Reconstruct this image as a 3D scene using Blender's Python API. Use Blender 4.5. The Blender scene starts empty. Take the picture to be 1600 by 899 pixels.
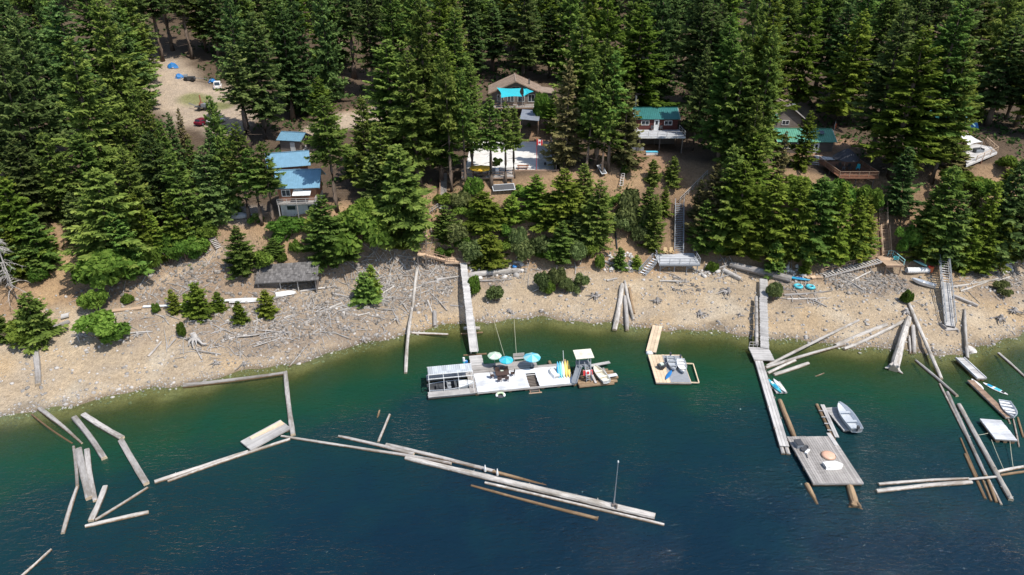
import bpy, math, random
import numpy as np
from mathutils import Vector, Matrix, Euler

# ------------------------------------------------------------------ camera, sky, sun, exposure
S = bpy.context.scene
C = S.collection
PITCH, HC, F = 27.0, 56.0, 1067.0
cam_d = bpy.data.cameras.new('camera'); cam = bpy.data.objects.new('camera', cam_d); C.objects.link(cam)
cam.location = (0, 0, HC); cam.rotation_euler = (math.radians(90-PITCH), 0, 0)
cam_d.sensor_width = 36; cam_d.lens = 36*F/1600; cam_d.clip_start = 0.5; cam_d.clip_end = 6000
S.camera = cam
SUN = Vector((0.80, -0.62, 1.72)).normalized()
wd = bpy.data.worlds.new('World'); S.world = wd; wd.use_nodes = True
nt = wd.node_tree; bg = nt.nodes['Background']
sky = nt.nodes.new('ShaderNodeTexSky'); sky.sky_type = 'NISHITA'; sky.sun_disc = False
sky.sun_elevation = math.asin(SUN.z); sky.sun_rotation = math.atan2(SUN.x, SUN.y)
nt.links.new(sky.outputs[0], bg.inputs[0]); bg.inputs[1].default_value = 0.15
sd = bpy.data.lights.new('sun', 'SUN'); sd.energy = 4.4; sd.angle = math.radians(0.55); sd.color = (1, 0.955, 0.88)
so = bpy.data.objects.new('sun', sd); C.objects.link(so); so.rotation_euler = (-SUN).to_track_quat('-Z', 'Y').to_euler(); so.location = (60, -40, 150)
S.view_settings.view_transform = 'Standard'; S.view_settings.look = 'None'
S.view_settings.exposure = 0.18; S.view_settings.gamma = 1; S.view_settings.use_curve_mapping = False
R = random.Random(11)
rng = np.random.default_rng(5)
ST, CT = math.sin(math.radians(PITCH)), math.cos(math.radians(PITCH))

# ------------------------------------------------------------------ measuring: photo pixel -> place in the world
def ray(px, py):
    x = (px-800)/F; y = (449.5-py)/F
    return Vector((x, CT+y*ST, -ST+y*CT))
def W(px, py, z=0.0):
    d = ray(px, py); t = (z-HC)/d.z
    return Vector((d.x*t, d.y*t, z))
def ppm(p):                                    # pixels per metre at a place
    return F/(p.y*CT-(p.z-HC)*ST)
def proj(p):
    dep = p.y*CT-(p.z-HC)*ST
    return 800+F*p.x/dep, 449.5-F*(p.y*ST+(p.z-HC)*CT)/dep

# ------------------------------------------------------------------ terrain
def line(pts):
    w = [W(x, y, z) for x, y, z in pts]; w.sort(key=lambda v: v.x)
    return np.array([v.x for v in w]), np.array([v.y for v in w]), np.array([v.z for v in w])
SH = line([(x, y, 0) for x, y in ((-500,740),(-200,690),(0,655),(100,632),(200,615),(300,597),(400,578),(480,562),(560,540),(640,520),(700,508),(780,500),(850,497),(930,503),(1000,512),(1100,518),(1180,525),(1205,528),(1260,535),(1330,540),(1400,548),(1440,555),(1500,553),(1540,545),(1570,530),(1600,515),(1750,480),(2000,470))])
TO = line([(-500,600,4.6),(-100,520,4.6),(0,500,4.6),(100,474,5),(200,476,4.6),(300,470,4.6),(400,462,4.6),(500,440,4.5),(600,425,4.5),(700,420,4),(800,420,3.5),(900,424,3.2),(1000,418,3.2),(1100,418,3.2),(1200,430,3.2),(1300,432,3.2),(1400,425,3.5),(1500,422,3.8),(1600,402,4.5),(1750,385,5),(2000,380,5)])
CR = line([(-500,430,13),(-100,370,13),(0,360,13),(100,345,13.2),(200,338,13.4),(300,340,13),(340,340,12.6),(450,336,12.5),(550,312,14),(650,292,15.4),(720,285,16),(800,280,16.2),(860,270,16.5),(950,258,16.6),(1050,252,16.8),(1150,262,16.5),(1250,268,16.4),(1300,280,15.8),(1400,272,16.4),(1500,262,16.8),(1600,252,17.2),(1750,245,17.5),(2000,240,18)])
_a = rng.uniform(0, 2*np.pi, 24); _ph = rng.uniform(0, 6.28, 24); _k = np.geomspace(0.06, 2.2, 24)
def bumps(X, Y, lo, hi):
    o = np.zeros(np.broadcast(X, Y).shape)
    for i in range(lo, hi):
        o = o+np.sin((X*np.cos(_a[i])+Y*np.sin(_a[i]))*_k[i]+_ph[i]+1.7*np.sin((X*np.sin(_a[i])-Y*np.cos(_a[i]))*_k[i]*0.8))*(0.06/_k[i])**0.75
    return o
CUTS = []                                       # stairways cut into the bank: (foot, top, half width)
PADS = []                                       # (cx, cy, rz, half w, half d, z, falloff)
def smooth(t): t = np.clip(t, 0, 1); return t*t*(3-2*t)
def height(X, Y, fine=True):
    X = np.asarray(X, float); Y = np.asarray(Y, float)
    def L(T, j): return np.interp(X, T[0], T[j])
    ys = L(SH, 1)+(0.5*np.sin(X*0.45)+0.35*np.sin(X*1.13+2) if fine else 0)
    yt, zt, yc, zc = L(TO, 1), L(TO, 2), L(CR, 1), L(CR, 2)
    yt = np.maximum(yt, ys+6); yc = np.maximum(yc, yt+6)
    s = ys-Y
    under = -np.interp(s, [0, 3, 8, 16, 30, 60, 200, 2000], [0, .45, 1.7, 4.2, 9, 18, 40, 60])
    tb = np.clip((Y-ys)/(yt-ys), 0, 1)
    beach = zt*(0.75*tb+0.25*tb*tb)
    tc = np.clip((Y-yt)/(yc-yt), 0, 1)
    bank = (zc-zt)*(0.65*tc+0.35*smooth(tc))
    back = np.interp(Y-yc, [0, 30, 80, 200, 500, 2500], [0, 2.2, 8, 34, 110, 420])
    h = np.where(s > 0, under, beach+bank+back)
    g = bumps(X, Y, 4, 12)
    amp = np.where(s > 0, 0.05, 0.10+0.30*smooth(tb*1.2-0.2)*tb)+0.55*smooth(tc*2)*(1-smooth((tc-0.75)*4))
    amp = amp*np.clip(np.abs(s)/3, 0, 1)
    h = h+g*amp*0.8
    if fine: h = h+bumps(X, Y, 12, 24)*np.where(s > 0, 0.05, 0.28)*np.clip(np.abs(s)/2, 0.1, 1)
    for cx, cy, rz, hw, hd, z, fo in PADS:
        dx, dy = X-cx, Y-cy
        lx = np.abs(dx*math.cos(rz)+dy*math.sin(rz))-hw; ly = np.abs(-dx*math.sin(rz)+dy*math.cos(rz))-hd
        dd = np.hypot(np.maximum(lx, 0), np.maximum(ly, 0))
        k = 1-smooth(dd/fo)
        h = h*(1-k)+z*k
    for a, b, w in CUTS:
        d = b-a; q = max(d.x*d.x+d.y*d.y, 1e-6); t = ((X-a.x)*d.x+(Y-a.y)*d.y)/q; tc_ = np.clip(t, 0, 1)
        dist = np.hypot(X-a.x-d.x*tc_, Y-a.y-d.y*tc_); zl = a.z+d.z*tc_-0.5; k = 1-smooth((dist-w)/2.2)
        h = np.where(h > zl, h*(1-k)+zl*k, h)
    return h
def Hs(x, y): return float(height(np.array([x]), np.array([y]))[0])
def G(px, py):                                  # where the line of sight meets the ground
    d = ray(px, py); t = np.linspace(40, 420, 1900)/d.y
    z = HC+d.z*t; h = height(d.x*t, d.y*t)
    i = int(np.argmax(h >= z))
    if h[i] < z[i]: i = len(t)-1
    i0 = max(i-1, 0); a = (z[i0]-h[i0]); b = (z[i]-h[i]); u = a/(a-b) if a != b else 0
    tt = t[i0]+(t[i]-t[i0])*u
    return Vector((d.x*tt, d.y*tt, HC+d.z*tt))

# ------------------------------------------------------------------ materials
MAT = {}
def srgb(r, g, b):
    f = lambda c: (c/255/12.92) if c/255 <= 0.04045 else ((c/255+0.055)/1.055)**2.4
    return (f(r), f(g), f(b))
def nodes(name):
    m = bpy.data.materials.new(name); m.use_nodes = True; n = m.node_tree; MAT[name] = m
    return m, n, n.nodes['Principled BSDF']
def mixc(n, a, b, fac, mode='MIX'):
    x = n.nodes.new('ShaderNodeMix'); x.data_type = 'RGBA'; x.blend_type = mode
    for sock, v in ((x.inputs[0], fac), (x.inputs[6], a), (x.inputs[7], b)):
        if hasattr(v, 'is_output') or isinstance(v, bpy.types.NodeSocket): n.links.new(v, sock)
        elif isinstance(v, (int, float)): sock.default_value = v
        else: sock.default_value = (*v, 1)
    return x.outputs[2]
def noise(n, scale, stretch=(1, 1, 1), detail=5, coord='Object', rough=0.6):
    tc = n.nodes.new('ShaderNodeTexCoord'); mp = n.nodes.new('ShaderNodeMapping'); mp.inputs['Scale'].default_value = stretch
    n.links.new(tc.outputs[coord], mp.inputs[0])
    t = n.nodes.new('ShaderNodeTexNoise'); t.inputs['Scale'].default_value = scale; t.inputs['Detail'].default_value = detail; t.inputs['Roughness'].default_value = rough
    n.links.new(mp.outputs[0], t.inputs[0]); return t.outputs[0]
def ramp(n, fac, stops):
    r = n.nodes.new('ShaderNodeValToRGB'); n.links.new(fac, r.inputs[0])
    e = r.color_ramp.elements
    while len(e) < len(stops): e.new(0.5)
    for q, (p, c) in zip(e, stops): q.position = p; q.color = (*c, 1) if len(c) == 3 else c
    return r.outputs[0]
def attr(n, name, fac=True):
    a = n.nodes.new('ShaderNodeAttribute'); a.attribute_name = name
    return a.outputs['Fac'] if fac else a.outputs['Color']
def math_(n, op, a, b=0.0):
    m = n.nodes.new('ShaderNodeMath'); m.operation = op
    for s, v in zip(m.inputs, (a, b)):
        if isinstance(v, (int, float)): s.default_value = v
        else: n.links.new(v, s)
    return m.outputs[0]
def bump(n, p, h, strength, dist):
    b = n.nodes.new('ShaderNodeBump'); b.inputs['Strength'].default_value = strength; b.inputs['Distance'].default_value = dist
    n.links.new(h, b.inputs['Height']); n.links.new(b.outputs[0], p.inputs['Normal'])
def simple(name, col, rough=0.6, metal=0.0, var=0.25, scale=3.0, stretch=(1, 1, 1), dirt=None, rnd=0.0):
    """a plain surface with worn, uneven colour"""
    m, n, p = nodes(name)
    f = noise(n, scale, stretch)
    c = ramp(n, f, [(0.3, tuple(x*(1-var) for x in col)), (0.7, tuple(min(1, x*(1+var*0.7)) for x in col))])
    if dirt:
        g = noise(n, scale*0.35, stretch, 6); g = ramp(n, g, [(0.48, (0, 0, 0)), (0.66, (1, 1, 1))])
        c = mixc(n, c, dirt, g)
    if rnd:
        r = attr(n, 'rnd'); k = math_(n, 'ADD', math_(n, 'MULTIPLY', r, 2*rnd), 1-rnd)
        v = n.nodes.new('ShaderNodeMix'); v.data_type = 'RGBA'; v.blend_type = 'MULTIPLY'; v.inputs[0].default_value = 1
        n.links.new(c, v.inputs[6]); n.links.new(k, v.inputs[7]); c = v.outputs[2]
    n.links.new(c, p.inputs['Base Color']); p.inputs['Roughness'].default_value = rough; p.inputs['Metallic'].default_value = metal
    bump(n, p, f, 0.25, 0.03)
    return m
def wood(name, col, dark, rnd=0.25, grain=(0.35, 7, 7)):
    m, n, p = nodes(name)
    f = noise(n, 1.6, grain, 8, rough=0.7); g = noise(n, 0.5, (1, 1, 1), 4)
    c = ramp(n, f, [(0.32, dark), (0.52, col), (0.75, tuple(min(1, x*1.22) for x in col))])
    c = mixc(n, c, tuple(x*0.62 for x in col), ramp(n, g, [(0.45, (0, 0, 0)), (0.75, (1, 1, 1))]))
    r = attr(n, 'rnd'); k = math_(n, 'ADD', math_(n, 'MULTIPLY', r, 2*rnd), 1-rnd)
    v = n.nodes.new('ShaderNodeMix'); v.data_type = 'RGBA'; v.blend_type = 'MULTIPLY'; v.inputs[0].default_value = 1
    n.links.new(c, v.inputs[6]); n.links.new(k, v.inputs[7])
    oi = n.nodes.new('ShaderNodeObjectInfo'); k2 = math_(n, 'ADD', math_(n, 'MULTIPLY', oi.outputs['Random'], 0.3), 0.85)
    v2 = n.nodes.new('ShaderNodeMix'); v2.data_type = 'RGBA'; v2.blend_type = 'MULTIPLY'; v2.inputs[0].default_value = 1
    n.links.new(v.outputs[2], v2.inputs[6]); n.links.new(k2, v2.inputs[7])
    n.links.new(v2.outputs[2], p.inputs['Base Color']); p.inputs['Roughness'].default_value = 0.82
    bump(n, p, f, 0.5, 0.04)
    return m

# ------------------------------------------------------------------ mesh building
class MB:
    def __init__(s): s.v = []; s.f = []; s.r = []; s.m = []
    def add(s, vs, fs, mi=0, r=None):
        o = len(s.v); s.v += [tuple(v) for v in vs]; r = R.random() if r is None else r
        for f in fs: s.f.append(tuple(i+o for i in f)); s.r.append(r); s.m.append(mi)
        return s
    def box(s, c, d, rz=0.0, mi=0, tilt=None):
        M = Matrix.Rotation(rz, 3, 'Z')
        if tilt is not None: M = M @ Euler(tilt).to_matrix()
        x, y, z = d[0]/2, d[1]/2, d[2]/2
        vs = [Vector(c)+M @ Vector(q) for q in ((-x,-y,-z),(x,-y,-z),(x,y,-z),(-x,y,-z),(-x,-y,z),(x,-y,z),(x,y,z),(-x,y,z))]
        return s.add(vs, ((0,3,2,1),(4,5,6,7),(0,1,5,4),(1,2,6,5),(2,3,7,6),(3,0,4,7)), mi)
    def bar(s, a, b, w, h, mi=0):               # a beam from a to b, h measured upwards
        a, b = Vector(a), Vector(b); d = (b-a).normalized(); up = Vector((0, 0, 1))
        sd_ = d.cross(up); sd_ = sd_.normalized() if sd_.length > 1e-4 else Vector((1, 0, 0)); up = sd_.cross(d)
        vs = [p+sd_*i*w/2+up*j*h/2 for p in (a, b) for i, j in ((-1,-1),(1,-1),(1,1),(-1,1))]
        return s.add(vs, ((0,1,2,3),(7,6,5,4),(0,4,5,1),(1,5,6,2),(2,6,7,3),(3,7,4,0)), mi)
    def tube(s, a, b, r1, r2=None, n=8, mi=0, caps=True):
        return s.sweep([a, b], [r1, r1 if r2 is None else r2], n, mi, caps)
    def sweep(s, pts, rs, n=8, mi=0, caps=True, capmi=None, jit=0.0, closed=False):
        pts = [Vector(p) for p in pts]; vs = []; r0 = R.random()
        m = len(pts)
        for i, (p, r) in enumerate(zip(pts, rs)):
            d = (pts[(i+1) % m]-pts[i-1]) if closed else (pts[min(i+1, m-1)]-pts[max(i-1, 0)])
            d = d.normalized(); u = d.cross(Vector((0, 0, 1)))
            u = u.normalized() if u.length > 1e-3 else Vector((1, 0, 0)); w = u.cross(d)
            for k in range(n):
                a = 2*math.pi*k/n; q = r*(1+R.uniform(-jit, jit))
                vs.append(p+(u*math.cos(a)+w*math.sin(a))*q)
        fs = [(i*n+k, i*n+(k+1) % n, ((i+1) % m)*n+(k+1) % n, ((i+1) % m)*n+k) for i in range(m if closed else m-1) for k in range(n)]
        s.add(vs, fs, mi, r0); o = len(s.v)-len(vs)
        if caps and not closed:
            c = mi if capmi is None else capmi
            s.f.append(tuple(o+k for k in reversed(range(n)))); s.f.append(tuple(o+(m-1)*n+k for k in range(n)))
            s.r += [r0, r0]; s.m += [c, c]
        return s
    def prism(s, poly, z0, z1, mi=0):           # plan outline (counter-clockwise) drawn up from z0 to z1
        n = len(poly); vs = [(x, y, z0) for x, y in poly]+[(x, y, z1) for x, y in poly]
        fs = [tuple(reversed(range(n))), tuple(range(n, 2*n))]+[(i, (i+1) % n, n+(i+1) % n, n+i) for i in range(n)]
        return s.add(vs, fs, mi)
    def slab(s, pts, th, mi=0):                 # a flat panel through pts with thickness th along its normal
        pts = [Vector(p) for p in pts]; nn = (pts[1]-pts[0]).cross(pts[2]-pts[0]).normalized()
        n = len(pts); vs = pts+[p-nn*th for p in pts]
        fs = [tuple(range(n)), tuple(reversed(range(n, 2*n)))]+[(i, n+i, n+(i+1) % n, (i+1) % n) for i in range(n)]
        return s.add(vs, fs, mi)
    def lathe(s, prof, n=16, c=(0, 0, 0), sx=1, sy=1, mi=0):
        vs = [(c[0]+r*math.cos(2*math.pi*k/n)*sx, c[1]+r*math.sin(2*math.pi*k/n)*sy, c[2]+z) for r, z in prof for k in range(n)]
        fs = [(i*n+k, i*n+(k+1) % n, (i+1)*n+(k+1) % n, (i+1)*n+k) for i in range(len(prof)-1) for k in range(n)]
        return s.add(vs, fs, mi)
    def mesh(s, name, mats, smooth_=False):
        me = bpy.data.meshes.new(name); me.from_pydata(s.v, [], s.f)
        for m in (mats if isinstance(mats, (list, tuple)) else [mats]): me.materials.append(MAT[m])
        me.polygons.foreach_set('material_index', s.m)
        if smooth_: me.polygons.foreach_set('use_smooth', [True]*len(s.f))
        a = me.attributes.new('rnd', 'FLOAT', 'FACE'); a.data.foreach_set('value', s.r)
        me.update(); return me
    def build(s, name, mats, parent=None, kind=None, smooth_=False, loc=None, rot=None):
        o = bpy.data.objects.new(name, s.mesh(name, mats, smooth_)); C.objects.link(o)
        if parent: o.parent = parent
        if kind: o['kind'] = kind
        if loc is not None: o.location = loc
        if rot is not None: o.rotation_euler = rot
        return o
def tag(o, label, cat, group=None):
    o['label'] = label; o['category'] = cat
    if group: o['group'] = group
    return o
def thing(name, label, cat, loc, rz=0.0, group=None):
    o = bpy.data.objects.new(name, None); C.objects.link(o); o.empty_display_size = 0.3
    o.location = loc; o.rotation_euler = (0, 0, rz)
    return tag(o, label, cat, group)
def part(name, me, parent, loc=(0, 0, 0), rot=(0, 0, 0), scale=None):
    o = bpy.data.objects.new(name, me); C.objects.link(o); o.parent = parent; o.location = loc; o.rotation_euler = rot
    if scale is not None: o.scale = scale
    return o
def rect(pxs, z):                               # corners back-left, back-right, front-right, front-left -> a true rectangle
    A, B, Cc, D = [W(x, y, z) for x, y in pxs]
    ax = ((B-A)+(Cc-D))/2; rz = math.atan2(ax.y, ax.x); ay = Vector((-math.sin(rz), math.cos(rz), 0))
    c = (A+B+Cc+D)/4; d = (((A-D)+(B-Cc))/2).dot(ay)
    return c, rz, ax.length, d
def decking(root, w, d, top, mat, along='x', pw=0.2, th=0.05, x0=0, y0=0, gap=0.03, name='decking', skip=None):
    mb = MB()
    n = max(1, round((d if along == 'x' else w)/pw)); p = (d if along == 'x' else w)/n
    for i in range(n):
        q = -(d if along == 'x' else w)/2+(i+0.5)*p; j = R.uniform(-0.006, 0.006); e = R.uniform(-0.03, 0.03)
        if along == 'x': mb.box((x0+e, y0+q, top-th/2+j), (w, p-gap, th))
        else: mb.box((x0+q, y0+e, top-th/2+j), (p-gap, d, th))
    return mb.build(name, mat, root, kind='stuff')
# ------------------------------------------------------------------ level places for the yards and houses
def pad(pxs, z, fo=4.0, grow=0.5):
    c, rz, w, d = rect(pxs, z); PADS.append((c.x, c.y, rz, w/2+grow, d/2+grow, z, fo)); return c, rz, w, d
COURT = pad(((735,222),(862,222),(862,267),(728,267)), 16.5, 4)

ZL = G(716, 414).z+.75; ST_L2, ST_T1 = W(659, 398, ZL+1.9), W(658, 372, ZL+4.2)
US_B, US_T = G(693, 312)+Vector((0, 0, .3)), G(694, 274)+Vector((0, 0, .4))
BZ = G(1390, 428).z+2.0; BR_B, BR_T = W(1385, 400, BZ), G(1378, 322)+Vector((0, 0, .5))
CUTS += [(ST_L2, ST_T1, 1.3), (W(697, 407, ZL), ST_L2, 1.2), (US_B, US_T, 1.0), (BR_B, BR_T, 1.2)]

# ------------------------------------------------------------------ ground mesh
def axis(segs):
    out = []
    for a, b, st in segs: out += list(np.arange(a, b, st))
    return np.array(out+[segs[-1][1]])
xs = axis([(-2400,-400,100),(-400,-160,12),(-160,-112,3),(-112,112,0.85),(112,160,3),(160,400,12),(400,2400,100)])
ys = axis([(-300,20,20),(20,56,3),(56,136,0.8),(136,200,1.6),(200,320,5),(320,700,20),(700,3000,115)])
XX, YY = np.meshgrid(xs, ys)
ZZ = height(XX, YY)
def grid_mesh(name, X, Y, Z):
    ny, nx = X.shape; v = np.stack([X.ravel(), Y.ravel(), Z.ravel()], 1)
    i = np.arange(nx*ny).reshape(ny, nx); q = np.stack([i[:-1,:-1], i[:-1,1:], i[1:,1:], i[1:,:-1]], -1).reshape(-1, 4)
    me = bpy.data.meshes.new(name); me.vertices.add(len(v)); me.vertices.foreach_set('co', v.ravel())
    me.loops.add(q.size); me.loops.foreach_set('vertex_index', q.ravel())
    me.polygons.add(len(q)); me.polygons.foreach_set('loop_start', np.arange(0, q.size, 4)); me.polygons.foreach_set('loop_total', np.full(len(q), 4))
    me.polygons.foreach_set('use_smooth', np.ones(len(q), bool)); me.update(calc_edges=True); return me
# what the ground is made of, place by place: sand, orange soil, grey rubble, forest floor, gravel, grass
def PX(X, Y, Z):
    dep = Y*CT-(Z-HC)*ST; dep = np.where(dep < 5, 5, dep)
    return 800+F*X/dep, 449.5-F*(Y*ST+(Z-HC)*CT)/dep
def near(P, pts):                               # distance in metres from places P to a list of (x, y, r) spots, 1 inside
    k = np.zeros(P[0].shape)
    for p, r in pts: k = np.maximum(k, 1-smooth((np.hypot(P[0]-p.x, P[1]-p.y)-r*0.6)/(r*0.8)))
    return k
def paint(X, Y, Z):
    Lf = lambda T, j: np.interp(X, T[0], T[j])
    ysh, yt, yc = Lf(SH, 1), Lf(TO, 1), Lf(CR, 1)
    n1 = bumps(X, Y, 6, 16); n2 = bumps(X+31, Y-17, 10, 22)
    col = np.empty(X.shape+(3,))
    def lay(c, k):
        k = np.clip(k, 0, 1)[..., None]; col[:] = col*(1-k)+np.array(c)*k
    col[:] = (0.415, 0.328, 0.228)               # sand
    lay((0.47, 0.40, 0.305), smooth(n2*0.9))
    lay((0.45, 0.32, 0.18), smooth(n1*0.9-0.35)*0.65)
    lay((0.35, 0.315, 0.27), smooth(-n2*0.8-0.15)*0.45)
    up = smooth((Y-yt+3+n1*2)/5)
    lay((0.31, 0.208, 0.125), up)               # bank soil
    lay((0.40, 0.275, 0.155), up*smooth(n2-0.1)*0.8)
    lay((0.19, 0.13, 0.085), up*smooth(-n1*0.8-0.05)*0.85)
    px, py = PX(X, Y, Z)
    rub = near((X, Y), [(G(x, y), r) for x, y, r in ((300,425,7),(360,440,7),(430,500,7),(480,480,8),(540,450,8),(600,430,7),(560,500,7),(650,445,7),(340,500,6),(400,520,6),(250,440,6),(180,450,4),(215,515,4),(470,530,5),(760,430,4),(700,430,5),(1310,430,4),(1350,440,5),(1400,440,4),(1560,430,6),(1540,450,4),(1240,455,4))])
    lay((0.27, 0.212, 0.160), rub*np.clip(0.72+0.3*n2, 0, 1))
    crest = smooth((Y-yc+2)/5)
    lay((0.095, 0.07, 0.05), crest*0.92)        # needles and duff
    lay((0.30, 0.19, 0.12), near((X, Y), [(G(x, y), r) for x, y, r in ((990,240,5),(1020,245,5),(960,250,4),(880,195,4),(850,200,4),(1270,240,5),(1300,225,5),(560,180,5),(590,170,4),(1240,180,5))])*0.9)
    lay((0.42, 0.34, 0.26), near((X, Y), [(G(x, y), r) for x, y, r in ((250,120,9),(270,145,9),(300,160,9),(320,180,8),(340,150,8),(240,105,8),(220,150,7),(350,185,8),(355,200,5),(575,185,6),(545,190,5),(500,205,4),(1235,175,5),(1215,165,5),(480,240,3))]))
    lay((0.17, 0.19, 0.06), near((X, Y), [(G(x, y), r) for x, y, r in ((305,155,4),(335,165,3),(575,198,3),(345,168,3))])*0.8)
    lay((0.30, 0.27, 0.235), near((X, Y), [(G(x, y), r) for x, y, r in ((345,337,3),(365,335,3),(385,335,3))])*0.8)
    path = near((X, Y), [(G(x, y), 1.1) for x, y in ((340,393),(325,402),(305,413),(285,424),(262,435),(245,444),(225,452))])
    lay((0.40, 0.31, 0.22), path*0.9)
    wet = smooth(1-np.abs(Z-0.0)/0.30)*(Z > -0.5)
    col[:] = col*(1-0.5*wet[..., None])
    uw = smooth(-Z/0.6)
    lay((0.17, 0.13, 0.055), uw*0.85)
    return col
gm = grid_mesh('ground', XX, YY, ZZ)
ca = gm.color_attributes.new('soil', 'FLOAT_COLOR', 'POINT')
cc = np.ones((XX.size, 4)); cc[:, :3] = paint(XX, YY, ZZ).reshape(-1, 3); ca.data.foreach_set('color', cc.ravel())
m, n, p = nodes('ground')
f1 = noise(n, 1.9, (1, 1, 1), 8, rough=0.75); f2 = noise(n, 9, (1, 1, 1), 4); f3 = noise(n, 0.35, (1, 1, 1), 5)
c = attr(n, 'soil', False)
c = mixc(n, c, ramp(n, f1, [(0.25, (0.5, 0.48, 0.46)), (0.5, (1, 1, 1)), (0.72, (1.35, 1.33, 1.3))]), 0.85, 'MULTIPLY')
c = mixc(n, c, ramp(n, f2, [(0.3, (0.6, 0.6, 0.62)), (0.5, (1, 1, 1)), (0.7, (1.3, 1.28, 1.25))]), 0.8, 'MULTIPLY')
c = mixc(n, c, ramp(n, f3, [(0.3, (0.8, 0.8, 0.82)), (0.7, (1.12, 1.1, 1.06))]), 0.8, 'MULTIPLY')
n.links.new(c, p.inputs['Base Color']); p.inputs['Roughness'].default_value = 0.95; p.inputs['Specular IOR Level'].default_value = 0.15
vo = n.nodes.new('ShaderNodeTexVoronoi'); vo.inputs['Scale'].default_value = 3.2
tc = n.nodes.new('ShaderNodeTexCoord'); n.links.new(tc.outputs['Object'], vo.inputs['Vector'])
bump(n, p, math_(n, 'ADD', math_(n, 'ADD', f1, f2), vo.outputs['Distance']), 0.9, 0.12)
gm.materials.append(m)
ground = bpy.data.objects.new('ground', gm); C.objects.link(ground); ground['kind'] = 'structure'

# ------------------------------------------------------------------ lake
wy = ys[ys <= 136]; WX, WY = np.meshgrid(xs, wy)
wm = grid_mesh('lake', WX, WY, np.zeros(WX.shape))
da = wm.attributes.new('depth', 'FLOAT', 'POINT'); da.data.foreach_set('value', np.maximum(0, -height(WX, WY)).ravel())
m, n, p = nodes('lake'); n.nodes.remove(p); out = n.nodes['Material Output']
dep = attr(n, 'depth')
g = noise(n, 0.11, (1, 1, 1), 4)
dep2 = math_(n, 'MULTIPLY', dep, math_(n, 'ADD', math_(n, 'MULTIPLY', g, 1.1), 0.45))
body = ramp(n, math_(n, 'DIVIDE', dep2, 13.5), [(0.0, (0.050, 0.052, 0.020)), (0.07, (0.024, 0.054, 0.020)), (0.24, (0.0085, 0.050, 0.026)), (0.45, (0.0058, 0.031, 0.033)), (0.85, (0.0044, 0.0225, 0.036)), (1.0, (0.0040, 0.0185, 0.034))])
opac = math_(n, 'SUBTRACT', 1.0, math_(n, 'POWER', 2.718, math_(n, 'MULTIPLY', dep2, -1.05)))
def ripple(scale, rot, stretch, detail):
    tc = n.nodes.new('ShaderNodeTexCoord'); mp = n.nodes.new('ShaderNodeMapping'); mp.inputs['Scale'].default_value = stretch; mp.inputs['Rotation'].default_value = (0, 0, rot)
    n.links.new(tc.outputs['Object'], mp.inputs[0]); t = n.nodes.new('ShaderNodeTexNoise'); t.inputs['Scale'].default_value = scale; t.inputs['Detail'].default_value = detail; t.inputs['Distortion'].default_value = 0.6
    n.links.new(mp.outputs[0], t.inputs[0]); return t.outputs[0]
w1 = ripple(1.25, 0.5, (0.7, 2.0, 1), 3); w2 = ripple(0.3, -0.3, (1, 2.0, 1), 2); w3 = ripple(3.2, 0.9, (0.8, 1.8, 1), 2)
wind = ramp(n, noise(n, 0.035, (1, 1.6, 1), 4), [(0.36, (0.35, 0.35, 0.35)), (0.62, (1, 1, 1))])
calm = ramp(n, math_(n, 'DIVIDE', dep, 8.0), [(0.0, (0.25, 0.25, 0.25)), (1.0, (1, 1, 1))])
wh = math_(n, 'ADD', math_(n, 'ADD', math_(n, 'MULTIPLY', w1, 1.0), math_(n, 'MULTIPLY', w2, 1.3)), math_(n, 'MULTIPLY', w3, 0.42))
bp = n.nodes.new('ShaderNodeBump'); bp.inputs['Strength'].default_value = 1.0; bp.inputs['Distance'].default_value = 0.26
n.links.new(math_(n, 'MULTIPLY', math_(n, 'MULTIPLY', wind, calm), 1.0), bp.inputs['Strength']); n.links.new(wh, bp.inputs['Height'])
di = n.nodes.new('ShaderNodeBsdfDiffuse'); n.links.new(body, di.inputs[0]); n.links.new(bp.outputs[0], di.inputs['Normal'])
tr = n.nodes.new('ShaderNodeBsdfTransparent'); tr.inputs[0].default_value = (0.80, 0.93, 0.72, 1)
mx = n.nodes.new('ShaderNodeMixShader'); n.links.new(opac, mx.inputs[0]); n.links.new(tr.outputs[0], mx.inputs[1]); n.links.new(di.outputs[0], mx.inputs[2])
gl = n.nodes.new('ShaderNodeBsdfGlossy'); gl.inputs['Roughness'].default_value = 0.06; n.links.new(bp.outputs[0], gl.inputs['Normal'])
fr = n.nodes.new('ShaderNodeFresnel'); fr.inputs[0].default_value = 1.33; n.links.new(bp.outputs[0], fr.inputs['Normal'])
m2 = n.nodes.new('ShaderNodeMixShader'); n.links.new(fr.outputs[0], m2.inputs[0]); n.links.new(mx.outputs[0], m2.inputs[1]); n.links.new(gl.outputs[0], m2.inputs[2])
n.links.new(m2.outputs[0], out.inputs[0]); wm.materials.append(m)
lake = bpy.data.objects.new('lake', wm); C.objects.link(lake); lake['kind'] = 'structure'
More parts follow.
